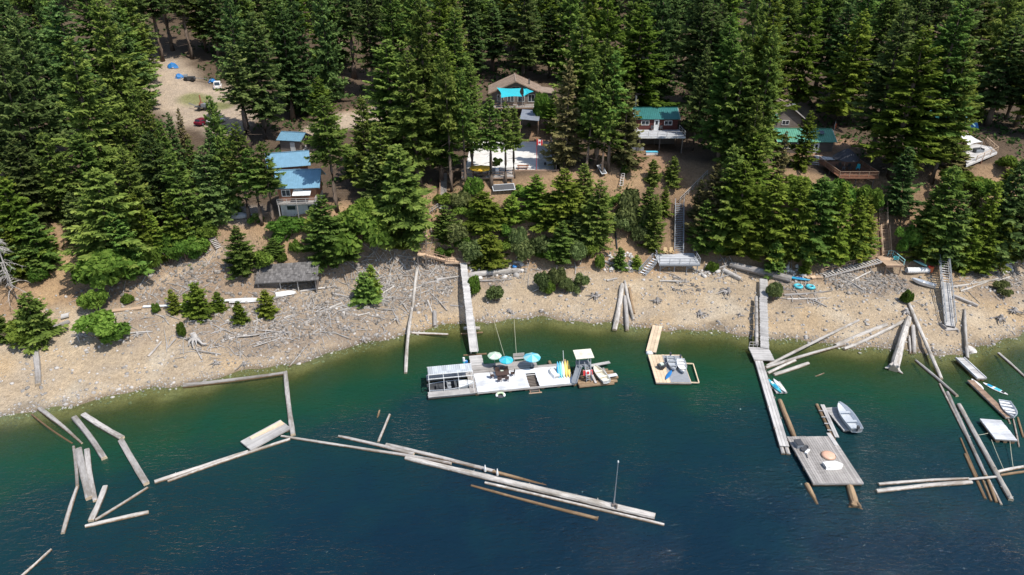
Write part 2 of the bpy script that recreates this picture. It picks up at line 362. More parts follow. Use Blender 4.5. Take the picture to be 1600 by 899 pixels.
# ------------------------------------------------------------------ trees
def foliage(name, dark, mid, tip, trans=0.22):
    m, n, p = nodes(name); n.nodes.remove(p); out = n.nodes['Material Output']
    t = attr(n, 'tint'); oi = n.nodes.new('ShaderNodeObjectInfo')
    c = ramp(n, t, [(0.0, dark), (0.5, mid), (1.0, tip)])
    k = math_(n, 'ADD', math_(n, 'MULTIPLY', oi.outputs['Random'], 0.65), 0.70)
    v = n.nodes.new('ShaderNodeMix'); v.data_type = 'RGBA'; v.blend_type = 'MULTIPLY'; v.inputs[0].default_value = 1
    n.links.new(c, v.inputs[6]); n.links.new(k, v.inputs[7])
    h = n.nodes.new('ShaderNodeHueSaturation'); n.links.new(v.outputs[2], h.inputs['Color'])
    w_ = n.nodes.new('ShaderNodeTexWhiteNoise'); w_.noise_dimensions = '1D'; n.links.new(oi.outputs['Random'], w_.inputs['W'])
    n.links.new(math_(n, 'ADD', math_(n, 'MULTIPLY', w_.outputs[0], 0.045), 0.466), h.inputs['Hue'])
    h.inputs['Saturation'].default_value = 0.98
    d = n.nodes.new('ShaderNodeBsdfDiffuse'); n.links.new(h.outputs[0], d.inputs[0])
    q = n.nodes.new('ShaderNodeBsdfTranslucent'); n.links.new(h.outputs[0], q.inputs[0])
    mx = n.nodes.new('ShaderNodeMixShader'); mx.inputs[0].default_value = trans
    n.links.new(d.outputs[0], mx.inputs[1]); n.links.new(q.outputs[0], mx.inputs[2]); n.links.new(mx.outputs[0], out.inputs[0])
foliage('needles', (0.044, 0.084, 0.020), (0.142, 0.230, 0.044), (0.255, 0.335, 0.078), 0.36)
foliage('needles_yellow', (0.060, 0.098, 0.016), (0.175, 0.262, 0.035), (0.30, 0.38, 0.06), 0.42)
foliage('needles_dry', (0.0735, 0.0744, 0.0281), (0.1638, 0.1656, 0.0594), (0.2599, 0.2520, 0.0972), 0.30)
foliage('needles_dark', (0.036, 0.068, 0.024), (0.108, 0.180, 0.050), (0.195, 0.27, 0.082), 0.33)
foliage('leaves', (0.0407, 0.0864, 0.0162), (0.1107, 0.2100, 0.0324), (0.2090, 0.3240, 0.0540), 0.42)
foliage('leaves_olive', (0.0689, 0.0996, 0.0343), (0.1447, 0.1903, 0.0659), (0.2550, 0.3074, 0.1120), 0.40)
wood('bark', (0.16, 0.115, 0.085), (0.06, 0.045, 0.035), 0.1, (6, 6, 0.5))
wood('dead_bark', (0.42, 0.39, 0.36), (0.22, 0.2, 0.18), 0.2, (6, 6, 0.5))

def leaf_mesh(name, V, T, mat):
    V = np.asarray(V, float); n = len(V)//4
    me = bpy.data.meshes.new(name); me.vertices.add(n*4); me.vertices.foreach_set('co', V.ravel())
    idx = np.arange(n*4); me.loops.add(n*4); me.loops.foreach_set('vertex_index', idx)
    me.polygons.add(n); me.polygons.foreach_set('loop_start', idx[::4]); me.polygons.foreach_set('loop_total', np.full(n, 4))
    a = me.attributes.new('tint', 'FLOAT', 'FACE'); a.data.foreach_set('value', np.clip(T, 0, 1))
    me.materials.append(MAT[mat]); me.update(calc_edges=True); return me
def conifer(name, H, Rr, base, mat, seed, gap=0.72, nb=6, power=0.66, droop=1.0, ragged=0.34, spray=1.0):
    """crown built bough by bough: every bough a drooping flat spray of twigs"""
    g = np.random.default_rng(seed); V = []; T = []
    z = base*H; ph = g.uniform(0, 6.28)
    lop = g.uniform(0.8, 1.2, 8)
    while z < H-0.25:
        t = (z-base*H)/(H-base*H)
        low = min(1, (t+0.04)/0.16)**0.6
        r = Rr*(1-t)**power*low+0.12
        cnt = max(3, int(round(nb*(0.6+0.4*(1-t)))))
        for k in range(cnt):
            az = ph+2*math.pi*k/cnt+g.normal(0, 0.22)
            L = r*g.uniform(1-ragged*1.3, 1+ragged*0.7)*lop[int((az % 6.2832)/6.2832*8) % 8]
            if g.random() < 0.07: L *= 0.45
            el = math.radians(-14*droop+58*t**1.3+g.normal(0, 7)); z0 = z+g.uniform(-0.5, 0.5)*gap
            bt = g.normal(0, 0.13)
            ca, sa = math.cos(az), math.sin(az)
            ns = max(6, int(L/0.145*spray))
            sag = 0.16*droop*L*(1-t)
            for j in range(ns):
                s = 0.12+0.88*(j+g.uniform(0, 0.8))/ns
                cx = L*s*math.cos(el); cz = z0+L*s*math.sin(el)-sag*math.sin(s*2.6)+0.10*L*max(0, s-0.6)
                for sd_ in (-1, 1):
                    l = (0.42*L*(1-s)**0.8+0.26)*g.uniform(0.7, 1.25)
                    l = min(l, 1.05)
                    an = sd_*math.radians(g.uniform(38, 68)*(1-0.35*s))
                    dx, dy = math.cos(an), math.sin(an); dz = -0.18*droop+g.normal(0, 0.26)
                    w = min(0.34, 0.12+0.21*l)*g.uniform(0.7, 1.25)
                    # twig kite in bough frame
                    px_, py_ = -dy*w*0.5, dx*w*0.5; wz = g.normal(0, w*0.42)
                    p0 = (cx, 0, cz); p2 = (cx+dx*l, dy*l, cz+dz*l)
                    mxx, myy, mzz = cx+dx*l*0.5, dy*l*0.5, cz+dz*l*0.42
                    q = (p0, (mxx+px_, myy+py_, mzz+wz), p2, (mxx-px_, myy-py_, mzz-wz))
                    V += [(x*ca-y*sa, x*sa+y*ca, zz) for x, y, zz in q]
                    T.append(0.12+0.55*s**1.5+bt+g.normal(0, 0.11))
        z += gap*g.uniform(0.8, 1.2)*(0.55+0.45*(1-t)); ph += g.uniform(0.3, 1.1)
    for k in range(10):                          # leader
        a = g.uniform(0, 6.28); zz = H-g.uniform(0, 0.9); l = 0.12+0.3*(H-zz)
        V += [(0, 0, zz), (l*math.cos(a)-.07*math.sin(a), l*math.sin(a)+.07*math.cos(a), zz+.1), (l*1.3*math.cos(a), l*1.3*math.sin(a), zz+.3), (l*math.cos(a)+.07*math.sin(a), l*math.sin(a)-.07*math.cos(a), zz+.1)]
        T.append(0.7)
    return leaf_mesh(name, V, T, mat)
def trunk_mesh(name, H, r, base, seed, mat='bark', snags=14):
    mb = MB(); g = random.Random(seed)
    pts = [(g.uniform(-.04, .04)*H*.03, g.uniform(-.04, .04)*H*.03, H*k/8) for k in range(9)]; pts[0] = (0, 0, -0.8); pts[-1] = (0, 0, H*0.98)
    mb.sweep(pts, [r*(1.25 if k == 0 else 1)*(1-k/8.3) for k in range(9)], 7)
    for k in range(snags):
        z = H*(0.12+base*g.random()) if base > 0.15 else H*g.uniform(0.1, 0.5); a = g.uniform(0, 6.28); l = g.uniform(0.4, 1.6)*r*4
        mb.tube((0, 0, z), (l*math.cos(a), l*math.sin(a), z-l*0.15), r*0.12, r*0.04, 4)
    return mb.mesh(name, mat, True)
KIND = {}                                        # kind -> [(crown mesh, trunk mesh, H, R)]
def kind(k, H, Rr, base, mat, seeds, **kw):
    KIND[k] = []
    for s in seeds:
        KIND[k].append((conifer('crown', H, Rr, base, mat, s, **kw), trunk_mesh('trunk', H, 0.016*H+0.02, base, s), H, Rr))
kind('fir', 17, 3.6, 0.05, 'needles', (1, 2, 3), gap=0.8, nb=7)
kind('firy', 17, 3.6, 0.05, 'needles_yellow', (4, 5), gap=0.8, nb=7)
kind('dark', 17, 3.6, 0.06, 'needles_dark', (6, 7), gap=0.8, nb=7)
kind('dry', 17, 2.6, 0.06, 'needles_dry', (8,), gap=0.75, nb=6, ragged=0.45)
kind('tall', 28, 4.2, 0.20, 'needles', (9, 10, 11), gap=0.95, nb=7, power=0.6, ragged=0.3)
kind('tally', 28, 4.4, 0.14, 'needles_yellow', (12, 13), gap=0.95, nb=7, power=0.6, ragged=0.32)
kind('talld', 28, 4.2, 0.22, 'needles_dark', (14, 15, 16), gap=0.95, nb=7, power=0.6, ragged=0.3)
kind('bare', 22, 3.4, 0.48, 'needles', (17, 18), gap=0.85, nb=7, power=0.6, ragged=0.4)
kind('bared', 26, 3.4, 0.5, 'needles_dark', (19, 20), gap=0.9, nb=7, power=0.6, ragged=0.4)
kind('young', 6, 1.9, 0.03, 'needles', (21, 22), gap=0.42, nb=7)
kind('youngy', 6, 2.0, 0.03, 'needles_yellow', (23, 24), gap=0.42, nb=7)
def bush(name, mat, seed, n=2600, lobes=9, flat=0.8):
    g = np.random.default_rng(seed); V = []; T = []
    C0 = [(g.normal(0, 0.42), g.normal(0, 0.42), g.uniform(0.3, 0.85)*flat) for _ in range(lobes)]
    for c in C0:
        rr = g.uniform(0.28, 0.48); tt = g.normal(0, 0.12)
        for _ in range(n//lobes):
            d = g.normal(0, 1, 3); d /= np.linalg.norm(d); d[2] = abs(d[2])*1.1-0.25
            q = np.array(c)+d*rr*g.uniform(0.55, 1.08)*(1, 1, 0.8)
            if q[2] < 0.02: continue
            a = g.normal(0, 1, 3); a[2] = a[2]*0.5-0.2; a /= np.linalg.norm(a); b = np.cross(a, d+g.normal(0, 0.5, 3)); b /= np.linalg.norm(b)+1e-6
            l, w = g.uniform(0.07, 0.14), g.uniform(0.04, 0.075)
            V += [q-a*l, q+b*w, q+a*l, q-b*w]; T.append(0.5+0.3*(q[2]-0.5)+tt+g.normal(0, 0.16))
    return leaf_mesh(name, V, T, mat)
def stem_mesh(seed, h=0.6, n=7):
    g = random.Random(seed); mb = MB()
    for k in range(n):
        a = g.uniform(0, 6.28); s = g.uniform(0.2, 0.6)
        mb.sweep([(0, 0, -0.1), (s*0.4*math.cos(a), s*0.4*math.sin(a), h*0.5), (s*math.cos(a), s*math.sin(a), h)], [0.03, 0.022, 0.01], 5)
    return mb.mesh('stems', 'bark')
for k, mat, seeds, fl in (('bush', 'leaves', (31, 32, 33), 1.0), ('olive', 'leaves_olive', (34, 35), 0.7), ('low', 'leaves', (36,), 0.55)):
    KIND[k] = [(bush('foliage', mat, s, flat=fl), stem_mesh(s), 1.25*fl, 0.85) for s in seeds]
def dec_trunk(seed):
    g = random.Random(seed); mb = MB(); mb.sweep([(0, 0, -0.3), (0.03, 0, 0.25), (0, 0.02, 0.55), (0.02, 0, 0.9)], [0.05, 0.035, 0.028, 0.01], 7)
    for k in range(6):
        a = g.uniform(0, 6.28); z = g.uniform(0.3, 0.7); mb.sweep([(0, 0, z), (0.25*math.cos(a), 0.25*math.sin(a), z+0.18), (0.4*math.cos(a), 0.4*math.sin(a), z+0.36)], [0.02, 0.014, 0.006], 5)
    return mb.mesh('trunk', 'bark')
KIND['leafy'] = [(bush('crown', 'leaves', s, n=5200, lobes=16, flat=1.25), dec_trunk(s), 1.45, 0.85) for s in (41, 42)]

TREES = []; SIL = []
def tree(x, top, by, w, k, where, lab=None, group=None, var=None):
    """x, by: the pixel where it stands; top: the pixel row of its tip; w: crown width in pixels"""
    p = G(x, by); s = ppm(p)
    tip = ray(x, top); zt = HC+tip.z*p.y/tip.y
    Hh = max(zt-p.z, 0.5); rr = w/2/s*(1.0 if k.startswith('tall') or k in ('bare', 'bared') else 1.1)
    return plant(p, Hh, rr, k, where, lab, group, var)
NAMES = {'bush': 'shrub', 'olive': 'shrub', 'low': 'shrub', 'leafy': 'broadleaf_tree'}
def plant(p, Hh, rr, k, where, lab=None, group=None, var=None):
    v = KIND[k]; cm, tm, H0, R0 = v[R.randrange(len(v)) if var is None else var % len(v)]
    nm = NAMES.get(k, 'young_conifer' if k.startswith('young') else 'conifer_tree')
    adj = {'fir': 'full green conifer', 'firy': 'yellow green conifer', 'dark': 'dark green conifer', 'dry': 'thin brownish conifer', 'tall': 'tall green conifer', 'tally': 'tall yellow green conifer', 'talld': 'tall dark conifer', 'bare': 'bare stemmed conifer', 'bared': 'bare stemmed dark conifer', 'young': 'small young conifer', 'youngy': 'small yellow green young conifer', 'bush': 'leafy green shrub', 'olive': 'dull olive green shrub', 'low': 'low leafy green shrub', 'leafy': 'broad leaved green tree'}[k]
    label = lab or adj+' '+where
    o = thing(nm, label, 'shrub' if nm == 'shrub' else 'tree', (p.x, p.y, p.z-0.15), 0, group or adj+'s '+where)
    sx, sz = rr/R0, Hh/H0; o.rotation_euler = (R.gauss(0, .022), R.gauss(0, .022), R.uniform(0, 6.28))
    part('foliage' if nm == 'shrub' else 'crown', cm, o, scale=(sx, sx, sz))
    part('stems' if nm == 'shrub' else 'trunk', tm, o, scale=(max(sx, .6*sz), max(sx, .6*sz), sz) if nm != 'shrub' else (sx, sx, sz))
    TREES.append((p.x, p.y, rr)); SIL.append((p.copy(), Hh, rr)); return o

# --- left bank
w_ = 'on the wooded bank above the sandy left beach'
for a in ((12,212,372,70,'firy'),(62,215,345,80,'dark'),(110,205,345,75,'fir'),(48,275,408,88,'firy'),(68,330,418,66,'fir'),(158,205,335,80,'fir'),(182,262,412,118,'fir'),(128,300,372,50,'dark'),(222,225,372,76,'fir'),(238,300,405,52,'firy'),(262,205,345,80,'dark'),(300,232,372,74,'fir'),(205,330,430,75,'fir'),(335,225,352,64,'dark'),(285,300,385,55,'firy'),(5,300,430,60,'dark')):
    tree(*a, w_)
tree(185,378,450,72,'leafy','', 'broad leaved green tree at the foot of the wooded bank beside the gravel path', 'broad leaved tree at the foot of the left bank')
for a in ((268,362,412,44,'bush'),(292,372,408,36,'bush'),(232,385,425,40,'low'),(60,420,440,30,'low')):
    tree(*a, 'at the foot of the wooded bank by the gravel path')
# --- around the blue roofed house
w_ = 'beside the blue roofed house'
for a in ((365,150,338,58,'fir'),(390,190,345,56,'bare'),(410,232,352,66,'bare'),(428,222,352,56,'bare'),(352,198,342,52,'dark'),(527,150,330,74,'bare'),(512,120,235,60,'tally')):
    tree(*a, w_)
for a in ((380,352,428,60,'fir'),(430,372,402,40,'fir')):
    tree(*a, 'on the slope above the weathered shed')
for a in ((212,2,160,84,'tall'),(236,122,272,46,'fir'),(212,132,284,52,'fir'),(257,152,278,38,'fir'),(283,174,270,30,'dark'),(298,168,262,24,'dry'),(190,120,270,60,'dark'),(270,185,290,40,'fir'),(312,216,300,36,'fir'),(356,150,262,40,'tall')): tree(*a, 'between the wooded bank and the gravel parking clearing')
for a in ((742,20,128,50,'talld'),(770,0,112,60,'talld'),(800,8,108,60,'bared'),(830,0,110,60,'talld'),(858,10,122,56,'talld')): tree(*a, 'right behind the tan roofed house')
w_ = 'on the slope below the blue roofed house'
for a in ((513,305,414,84,'fir'),(545,345,402,60,'fir')): tree(*a, w_)
tree(562,306,390,72,'leafy','', 'bright green bushy tree on the slope right of the blue roofed house', 'bushy tree by the blue roofed house')
for a in ((455,336,368,48,'bush'),(492,322,356,30,'young'),(480,335,362,34,'bush'),(440,350,380,34,'bush'),(415,385,418,34,'bush'),(465,375,395,20,'low')): tree(*a, w_)
# --- left of the court
w_ = 'on the bank left of the long wooden stairs'
for a in ((640,222,372,118,'fir'),(600,192,318,92,'fir'),(630,330,388,50,'firy'),(625,255,350,80,'dark'),(590,240,335,60,'dark')): tree(*a, w_)
w_ = 'standing between the parking clearing and the concrete court'
for a in ((618,62,255,118,'tall'),(655,75,290,92,'tall'),(690,95,285,70,'tall'),(700,60,235,86,'tally'),(575,150,290,60,'fir'),(738,90,262,60,'tall')): tree(*a, w_)
w_ = 'in front of the concrete court'
for a in ((706,75,300,60,'bare'),(728,110,296,50,'bare'),(768,150,292,60,'bare'),(790,158,286,46,'bare'),(803,165,278,46,'bare')): tree(*a, w_)
for a in ((697,320,378,50,'fir'),): tree(*a, 'right of the wooden stair landing')
w_ = 'on the eroded bank below the yellow parasol'
for a in ((755,300,352,66,'youngy'),(800,305,345,40,'youngy'),(765,366,412,58,'youngy'),(735,375,408,40,'olive'),(712,345,378,40,'olive'),(810,355,395,30,'olive'),(815,375,408,36,'olive'),(838,272,335,56,'firy'),(720,300,330,36,'olive'),(742,278,305,30,'low')): tree(*a, w_)
# --- centre bank
w_ = 'on the bank right of the bare sand slip'
for a in ((882,262,352,74,'firy'),(912,255,330,56,'fir'),(930,280,388,66,'fir'),(875,345,408,56,'fir'),(852,300,352,60,'firy'),(902,378,414,30,'olive'),(850,370,402,40,'olive'),(898,330,378,50,'dark')): tree(*a, w_)
w_ = 'on the bank between the black pipe and the grey stair'
for a in ((1008,292,365,56,'fir'),(1020,305,392,42,'fir'),(1036,290,336,26,'firy'),(990,296,345,40,'olive'),(978,322,360,36,'olive'),(1000,352,385,26,'olive'),(970,335,362,30,'olive')): tree(*a, w_)
for a in ((1018,248,286,26,'young'),(1050,244,288,28,'young'),(977,258,272,12,'low')): tree(*a, 'on the bare soil below the dark red cabin')
w_ = 'on the bank right of the grey stair'
for a in ((1100,255,378,52,'dry'),(1086,280,345,28,'dry'),(1096,310,390,48,'fir'),(1110,350,392,20,'low'),(1132,225,372,78,'fir'),(1150,250,384,88,'firy')): tree(*a, w_)
# --- tall trees in the middle distance
w_ = 'between the tan roofed house and the dark red cabin'
for a in ((882,92,262,56,'dry'),(900,22,240,100,'tall'),(930,60,262,84,'tall'),(950,80,268,62,'bare'),(972,128,262,56,'dry'),(985,5,205,112,'tally'),(866,140,215,36,'tally'),(915,95,275,44,'bare'),(940,130,275,40,'bare'),(851,135,200,26,'leafy')): tree(*a, w_)
w_ = 'crowding the right side of the dark red cabin'
for a in ((1092,10,205,96,'talld'),(1120,45,262,86,'tall'),(1138,72,285,84,'tall'),(1165,0,262,110,'tally'),(1176,40,285,70,'tall'),(1160,150,330,70,'fir'),(1082,70,235,44,'talld'),(1162,205,345,84,'firy')): tree(*a, w_)
# --- right bank
w_ = 'on the bank below the green roofed house'
for a in ((1195,272,396,84,'firy'),(1232,276,404,80,'firy'),(1262,272,400,84,'fir'),(1295,285,406,70,'firy'),(1325,306,402,60,'firy'),(1214,205,290,30,'dry'),(1250,172,262,44,'firy'),(1165,330,396,70,'firy'),(1342,330,398,50,'fir'),(1315,272,330,50,'bush'),(1345,280,330,40,'bush'),(1290,300,330,50,'bush')): tree(*a, w_)
for a in ((1208,376,426,34,'young'),(1257,402,426,20,'youngy')): tree(*a, 'on the rocky ground behind the big beached log')
w_ = 'on the bank beside the brown stair'
for a in ((1398,228,336,60,'dark'),(1448,258,398,88,'fir'),(1438,285,398,60,'fir'),(1475,310,415,60,'dark'),(1494,378,422,34,'firy'),(1432,322,392,40,'fir'),(1340,318,400,46,'firy')): tree(*a, w_)
w_ = 'on the bank below the pale deck'
for a in ((1545,245,408,80,'dark'),(1515,280,412,66,'firy'),(1575,225,400,84,'dark'),(1528,352,424,54,'firy'),(1600,190,385,80,'dark'),(1495,222,268,38,'dry'),(1574,240,274,34,'bush')): tree(*a, w_)
w_ = 'towering over the round black parasol'
for a in ((1392,42,278,128,'tally'),(1432,0,272,116,'tall'),(1360,5,250,96,'talld'),(1455,60,285,76,'tall'),(1470,120,262,60,'tally'),(1305,15,195,76,'tally')): tree(*a, w_)
# --- beach saplings
w_ = 'on the sandy left beach'
for a in ((60,458,532,62,'young'),(28,490,534,56,'bush'),(160,486,532,62,'bush'),(150,446,486,34,'bush'),(5,485,530,36,'young'),(200,460,474,18,'low')): tree(*a, w_)
w_ = 'in the row beside the white boards'
for a in ((275,453,487,24,'youngy'),(312,442,493,44,'youngy'),(297,458,490,24,'youngy'),(344,455,485,24,'youngy'),(376,470,503,26,'youngy'),(420,453,491,32,'youngy'),(244,474,489,13,'low')): tree(*a, w_)
for a in ((572,425,470,44,'young'),(585,414,462,30,'youngy'),(286,504,524,15,'low'),(776,447,471,26,'olive'),(760,388,402,26,'low')): tree(*a, 'on the driftwood strewn shore')
w_ = 'at the back of the beach below the sand slip'
for a in ((846,424,456,26,'olive'),(869,418,452,30,'olive'),(882,433,458,20,'olive'),(906,430,455,24,'olive'),(857,438,460,18,'low'),(968,386,419,24,'young'),(994,398,419,20,'youngy'),(742,432,458,22,'low'),(938,398,418,18,'low'),(1113,410,424,18,'low')): tree(*a, w_)
for a in ((1208,442,470,26,'olive'),(1415,454,474,16,'low'),(1566,440,458,22,'olive')): tree(*a, 'on the gravel beach behind the long log boom')

w_ = 'on the bank between wooden and grey stairs'
for a in ((722,318,342,34,'bush'),(690,385,404,26,'bush'),(775,322,350,34,'youngy'),(792,345,372,26,'bush'),(722,362,392,30,'bush'),(832,318,344,36,'bush'),(820,288,312,30,'bush'),(866,300,330,40,'youngy'),(858,378,408,34,'bush'),(905,345,375,40,'fir'),(945,305,330,26,'bush'),(918,378,408,26,'bush'),(985,312,340,30,'youngy'),(995,330,358,34,'bush'),(1012,340,372,30,'youngy'),(960,300,318,20,'bush'),(840,345,362,24,'bush'),(700,300,322,30,'bush'),(752,335,362,40,'youngy'),(785,375,400,30,'bush')): tree(*a, w_)
w_ = 'on the bank between grey and brown stairs'
for a in ((1118,330,372,44,'youngy'),(1140,350,392,44,'fir'),(1128,375,398,26,'bush'),(1172,345,394,48,'fir'),(1215,330,396,50,'firy'),(1250,325,398,50,'fir'),(1285,335,404,46,'firy'),(1310,350,408,40,'firy'),(1205,285,330,44,'bush'),(1240,272,318,50,'bush'),(1272,280,322,46,'bush'),(1305,286,318,40,'bush'),(1340,292,326,36,'bush'),(1330,350,402,40,'fir'),(1180,285,330,44,'bush'),(1362,300,330,26,'bush')): tree(*a, w_)
w_ = 'on the soil bank right of the brown stair'
for a in ((1416,350,398,30,'bush'),(1440,330,404,50,'firy'),(1462,350,408,40,'fir'),(1500,300,380,50,'fir'),(1505,350,424,40,'firy'),(1550,330,414,50,'firy'),(1578,340,404,50,'fir'),(1480,262,300,36,'bush'),(1505,265,300,36,'bush'),(1566,262,304,36,'firy'),(1530,275,305,36,'bush')): tree(*a, w_)
w_ = 'on the slope between the wooded bank and the wooden stairs'
for a in ((310,365,402,34,'bush'),(60,370,425,50,'fir'),(155,360,418,36,'fir'),(255,330,405,44,'firy'),(30,352,432,50,'firy'),(590,335,375,34,'bush'),(615,340,380,30,'youngy'),(330,345,376,26,'bush'),(545,380,402,20,'bush'),(398,330,350,24,'bush'),(440,395,410,16,'low')): tree(*a, w_)

# --- dead grey tree
o = thing('dead_tree', 'leafless grey dead tree drooping over the left bank', 'tree', G(28, 470))
mb = MB(); g = random.Random(3)
mb.sweep([(0, 0, -0.5), (-0.2, 0.1, 3), (0.1, -0.2, 7), (0, 0, 11)], [0.22, 0.17, 0.11, 0.03], 7); mb.build('trunk', 'dead_bark', o, smooth_=True)
for k in range(46):
    z = g.uniform(2.2, 10.6); a = g.uniform(0, 6.28); l = (11.5-z)*0.36*g.uniform(0.6, 1.2)+0.5
    mb = MB(); pts = [(l*s*math.cos(a+0.3*s), l*s*math.sin(a+0.3*s), z+0.12*l*s-0.62*l*s*s) for s in (0, .35, .7, 1)]
    mb.sweep(pts, [0.06, 0.05, 0.035, 0.012], 5)
    for j in range(9):
        s = g.uniform(0.3, 1); b = a+g.choice((-1, 1))*g.uniform(.5, 1.2); q = Vector((l*s*math.cos(a+.3*s), l*s*math.sin(a+.3*s), z+.12*l*s-.62*l*s*s)); e = g.uniform(.25, .8)
        mb.tube(q, q+Vector((e*math.cos(b), e*math.sin(b), -e*.7)), 0.022, 0.008, 4)
    mb.build('branch', 'dead_bark', o)

# --- the forest behind: keeps clear of houses, yards and the court
KEEP = [((262,100,350,197),0),((768,138,850,190),0),((700,195,862,290),0),((988,212,1068,262),0),((1200,192,1300,250),0),((1290,225,1362,290),0),((1468,200,1512,218),0),((1468,205,1562,262),0),((432,222,508,340),0),((538,160,610,205),0),((340,322,400,345),0),((845,150,880,200),0),((480,205,520,235),0)]
cand = []
for gy in np.arange(120, 262, 8.3):
    for gx in np.arange(-0.78*gy-8, 0.78*gy+12, 8.3):
        cand.append((gx+R.uniform(-2.6, 2.6), gy+R.uniform(-2.6, 2.6)))
count = 0; FOR = []
for x, y in cand:
    yc = float(np.interp(x, CR[0], CR[1]))
    if y < yc+1: continue
    p = Vector((x, y, Hs(x, y))); bx, by = proj(p)
    if any(math.hypot(x-a, y-b) < 0.6*min(r, 4)+2.4 for a, b, r in TREES): continue
    Hh = R.uniform(22, 32)+max(0, (y-190))*0.05; rr = R.uniform(4.6, 6.2)
    s = ppm(p); hw = rr*s*0.8
    if not (-40 < bx < 1670): continue
    bad = False; lim = 60.0
    for (x0, y0, x1, y1), _ in KEEP:
        if bx+hw > x0 and bx-hw < x1:
            if y0 <= by <= y1+3: bad = True
            elif by > y1:                       # stands in front of a yard: only as tall as still lets the yard be seen
                t_ = ray(bx, y1+R.uniform(-14, 6)); lim = min(lim, HC+t_.z*p.y/t_.y-p.z)
    if bad or lim < 4: continue
    if lim < Hh: Hh = lim; rr = min(rr, 0.9+Hh*0.17)
    k = R.choices(('tall', 'talld', 'tally', 'bared', 'fir', 'dark'), (30, 26, 12, 12, 10, 9))[0] if Hh > 14 else R.choice(('fir', 'firy', 'dark', 'fir'))
    zone = 'behind the gravel parking clearing' if bx < 400 else 'behind the blue roofed house' if bx < 740 else 'behind the tan roofed house' if bx < 960 else 'behind the dark red cabin' if bx < 1180 else 'behind the green roofed house' if bx < 1400 else 'behind the pale deck'
    FOR.append((p, Hh, rr, k, 'in the forest '+zone if lim > 59 else 'in the woods before the '+zone[11:])); TREES.append((p.x, p.y, rr))
# only those of which something shows past the trees in front
cov = np.zeros((120, 214), bool); allt = [(p, h, r, None) for p, h, r in SIL]+[(f[0], f[1], f[2], f) for f in FOR]; allt.sort(key=lambda t: t[0].y)
for p, h, r, f in allt:
    bx, by = proj(p); tx, ty = proj(p+Vector((0, 0, h))); wpx = r*ppm(p); cells = []
    for row in range(max(0, int(ty/7.5)), min(119, int(by/7.5))+1):
        u = min(1, max(0, (row*7.5-ty)/max(1, by-ty))); half = wpx*min(0.9, u**0.62)*0.55
        cells += [(row, cx_) for cx_ in range(max(0, int((bx-half)/7.5)), min(213, int((bx+half)/7.5))+1)]
    new = [q for q in cells if not cov[q]]
    if f is not None:
        if len(new) < max(6, 0.12*len(cells)): continue
        plant(*f); count += 1
    for q in new: cov[q] = True
# the wood further back reads as one mass
FV = []; FT = []; g = np.random.default_rng(9)
far = conifer('far', 28, 5.2, 0.12, 'needles_dark', 51, gap=1.5, nb=6, spray=0.45); n4 = len(far.vertices); fv = np.empty(n4*3); far.vertices.foreach_get('co', fv); fv = fv.reshape(-1, 3)
ft = np.empty(n4//4); far.attributes['tint'].data.foreach_get('value', ft); bpy.data.meshes.remove(far)
for gy in np.arange(232, 330, 9.5):
    for gx in np.arange(-0.80*gy-10, 0.80*gy+14, 9.5):
        x, y = gx+g.uniform(-3, 3), gy+g.uniform(-3, 3); a = g.uniform(0, 6.28); sc = g.uniform(0.8, 1.2); sx = sc*g.uniform(0.9, 1.35)
        if any(math.hypot(x-q.x, y-q.y) < 5 for q, _, _ in SIL): continue
        FV.append(np.stack([(fv[:, 0]*math.cos(a)-fv[:, 1]*math.sin(a))*sx+x, (fv[:, 0]*math.sin(a)+fv[:, 1]*math.cos(a))*sx+y, fv[:, 2]*sc+Hs(x, y)-.3], 1)); FT.append(ft+g.normal(0, .1))
o = bpy.data.objects.new('distant_forest', leaf_mesh('distant_forest', np.concatenate(FV), np.concatenate(FT), 'needles_dark')); C.objects.link(o); o['kind'] = 'stuff'; o['label'] = 'dense conifer forest rising on the hillside behind everything'; o['category'] = 'forest'
print('far quads', sum(len(f) for f in FT)); print('forest trees', count, 'all', len(TREES))
# ------------------------------------------------------------------ materials of built things
def loggy(name, col, dark):
    m = wood(name, col, dark, 0.12, (0.4, 5, 5)); n = m.node_tree; p = n.nodes['Principled BSDF']
    src = p.inputs['Base Color'].links[0].from_socket
    ge = n.nodes.new('ShaderNodeNewGeometry'); sp = n.nodes.new('ShaderNodeSeparateXYZ'); n.links.new(ge.outputs['Position'], sp.inputs[0])
    nz = noise(n, 2.5, (1, 1, 1), 4)
    bk = ramp(n, noise(n, 1.1, (0.35, 1.3, 1.3), 7, rough=0.7), [(0.50, (0, 0, 0)), (0.62, (0.75, 0.75, 0.75))]); src = mixc(n, src, tuple(c_*0.42 for c_ in (col[0]*1.1, col[1], col[2]*0.85)), bk)
    zz = math_(n, 'ADD', sp.outputs['Z'], math_(n, 'MULTIPLY', nz, -0.22))
    k = n.nodes.new('ShaderNodeMapRange'); k.inputs['From Min'].default_value = -0.02; k.inputs['From Max'].default_value = 0.13; k.inputs['To Min'].default_value = 1; k.inputs['To Max'].default_value = 0
    n.links.new(zz, k.inputs[0])
    n.links.new(mixc(n, src, (0.13, 0.075, 0.035), k.outputs[0]), p.inputs['Base Color'])   # wet, algae-brown near the waterline
loggy('silver_log', (0.42, 0.395, 0.37), (0.21, 0.19, 0.175))
loggy('pale_log', (0.53, 0.495, 0.455), (0.27, 0.235, 0.205))
loggy('brown_log', (0.30, 0.205, 0.12), (0.15, 0.095, 0.05))
loggy('grey_log', (0.35, 0.325, 0.305), (0.17, 0.155, 0.145))
wood('log_end', (0.50, 0.40, 0.28), (0.28, 0.2, 0.13))
wood('grey_plank', (0.42, 0.39, 0.365), (0.24, 0.22, 0.2))
wood('dark_plank', (0.20, 0.165, 0.14), (0.10, 0.085, 0.075))
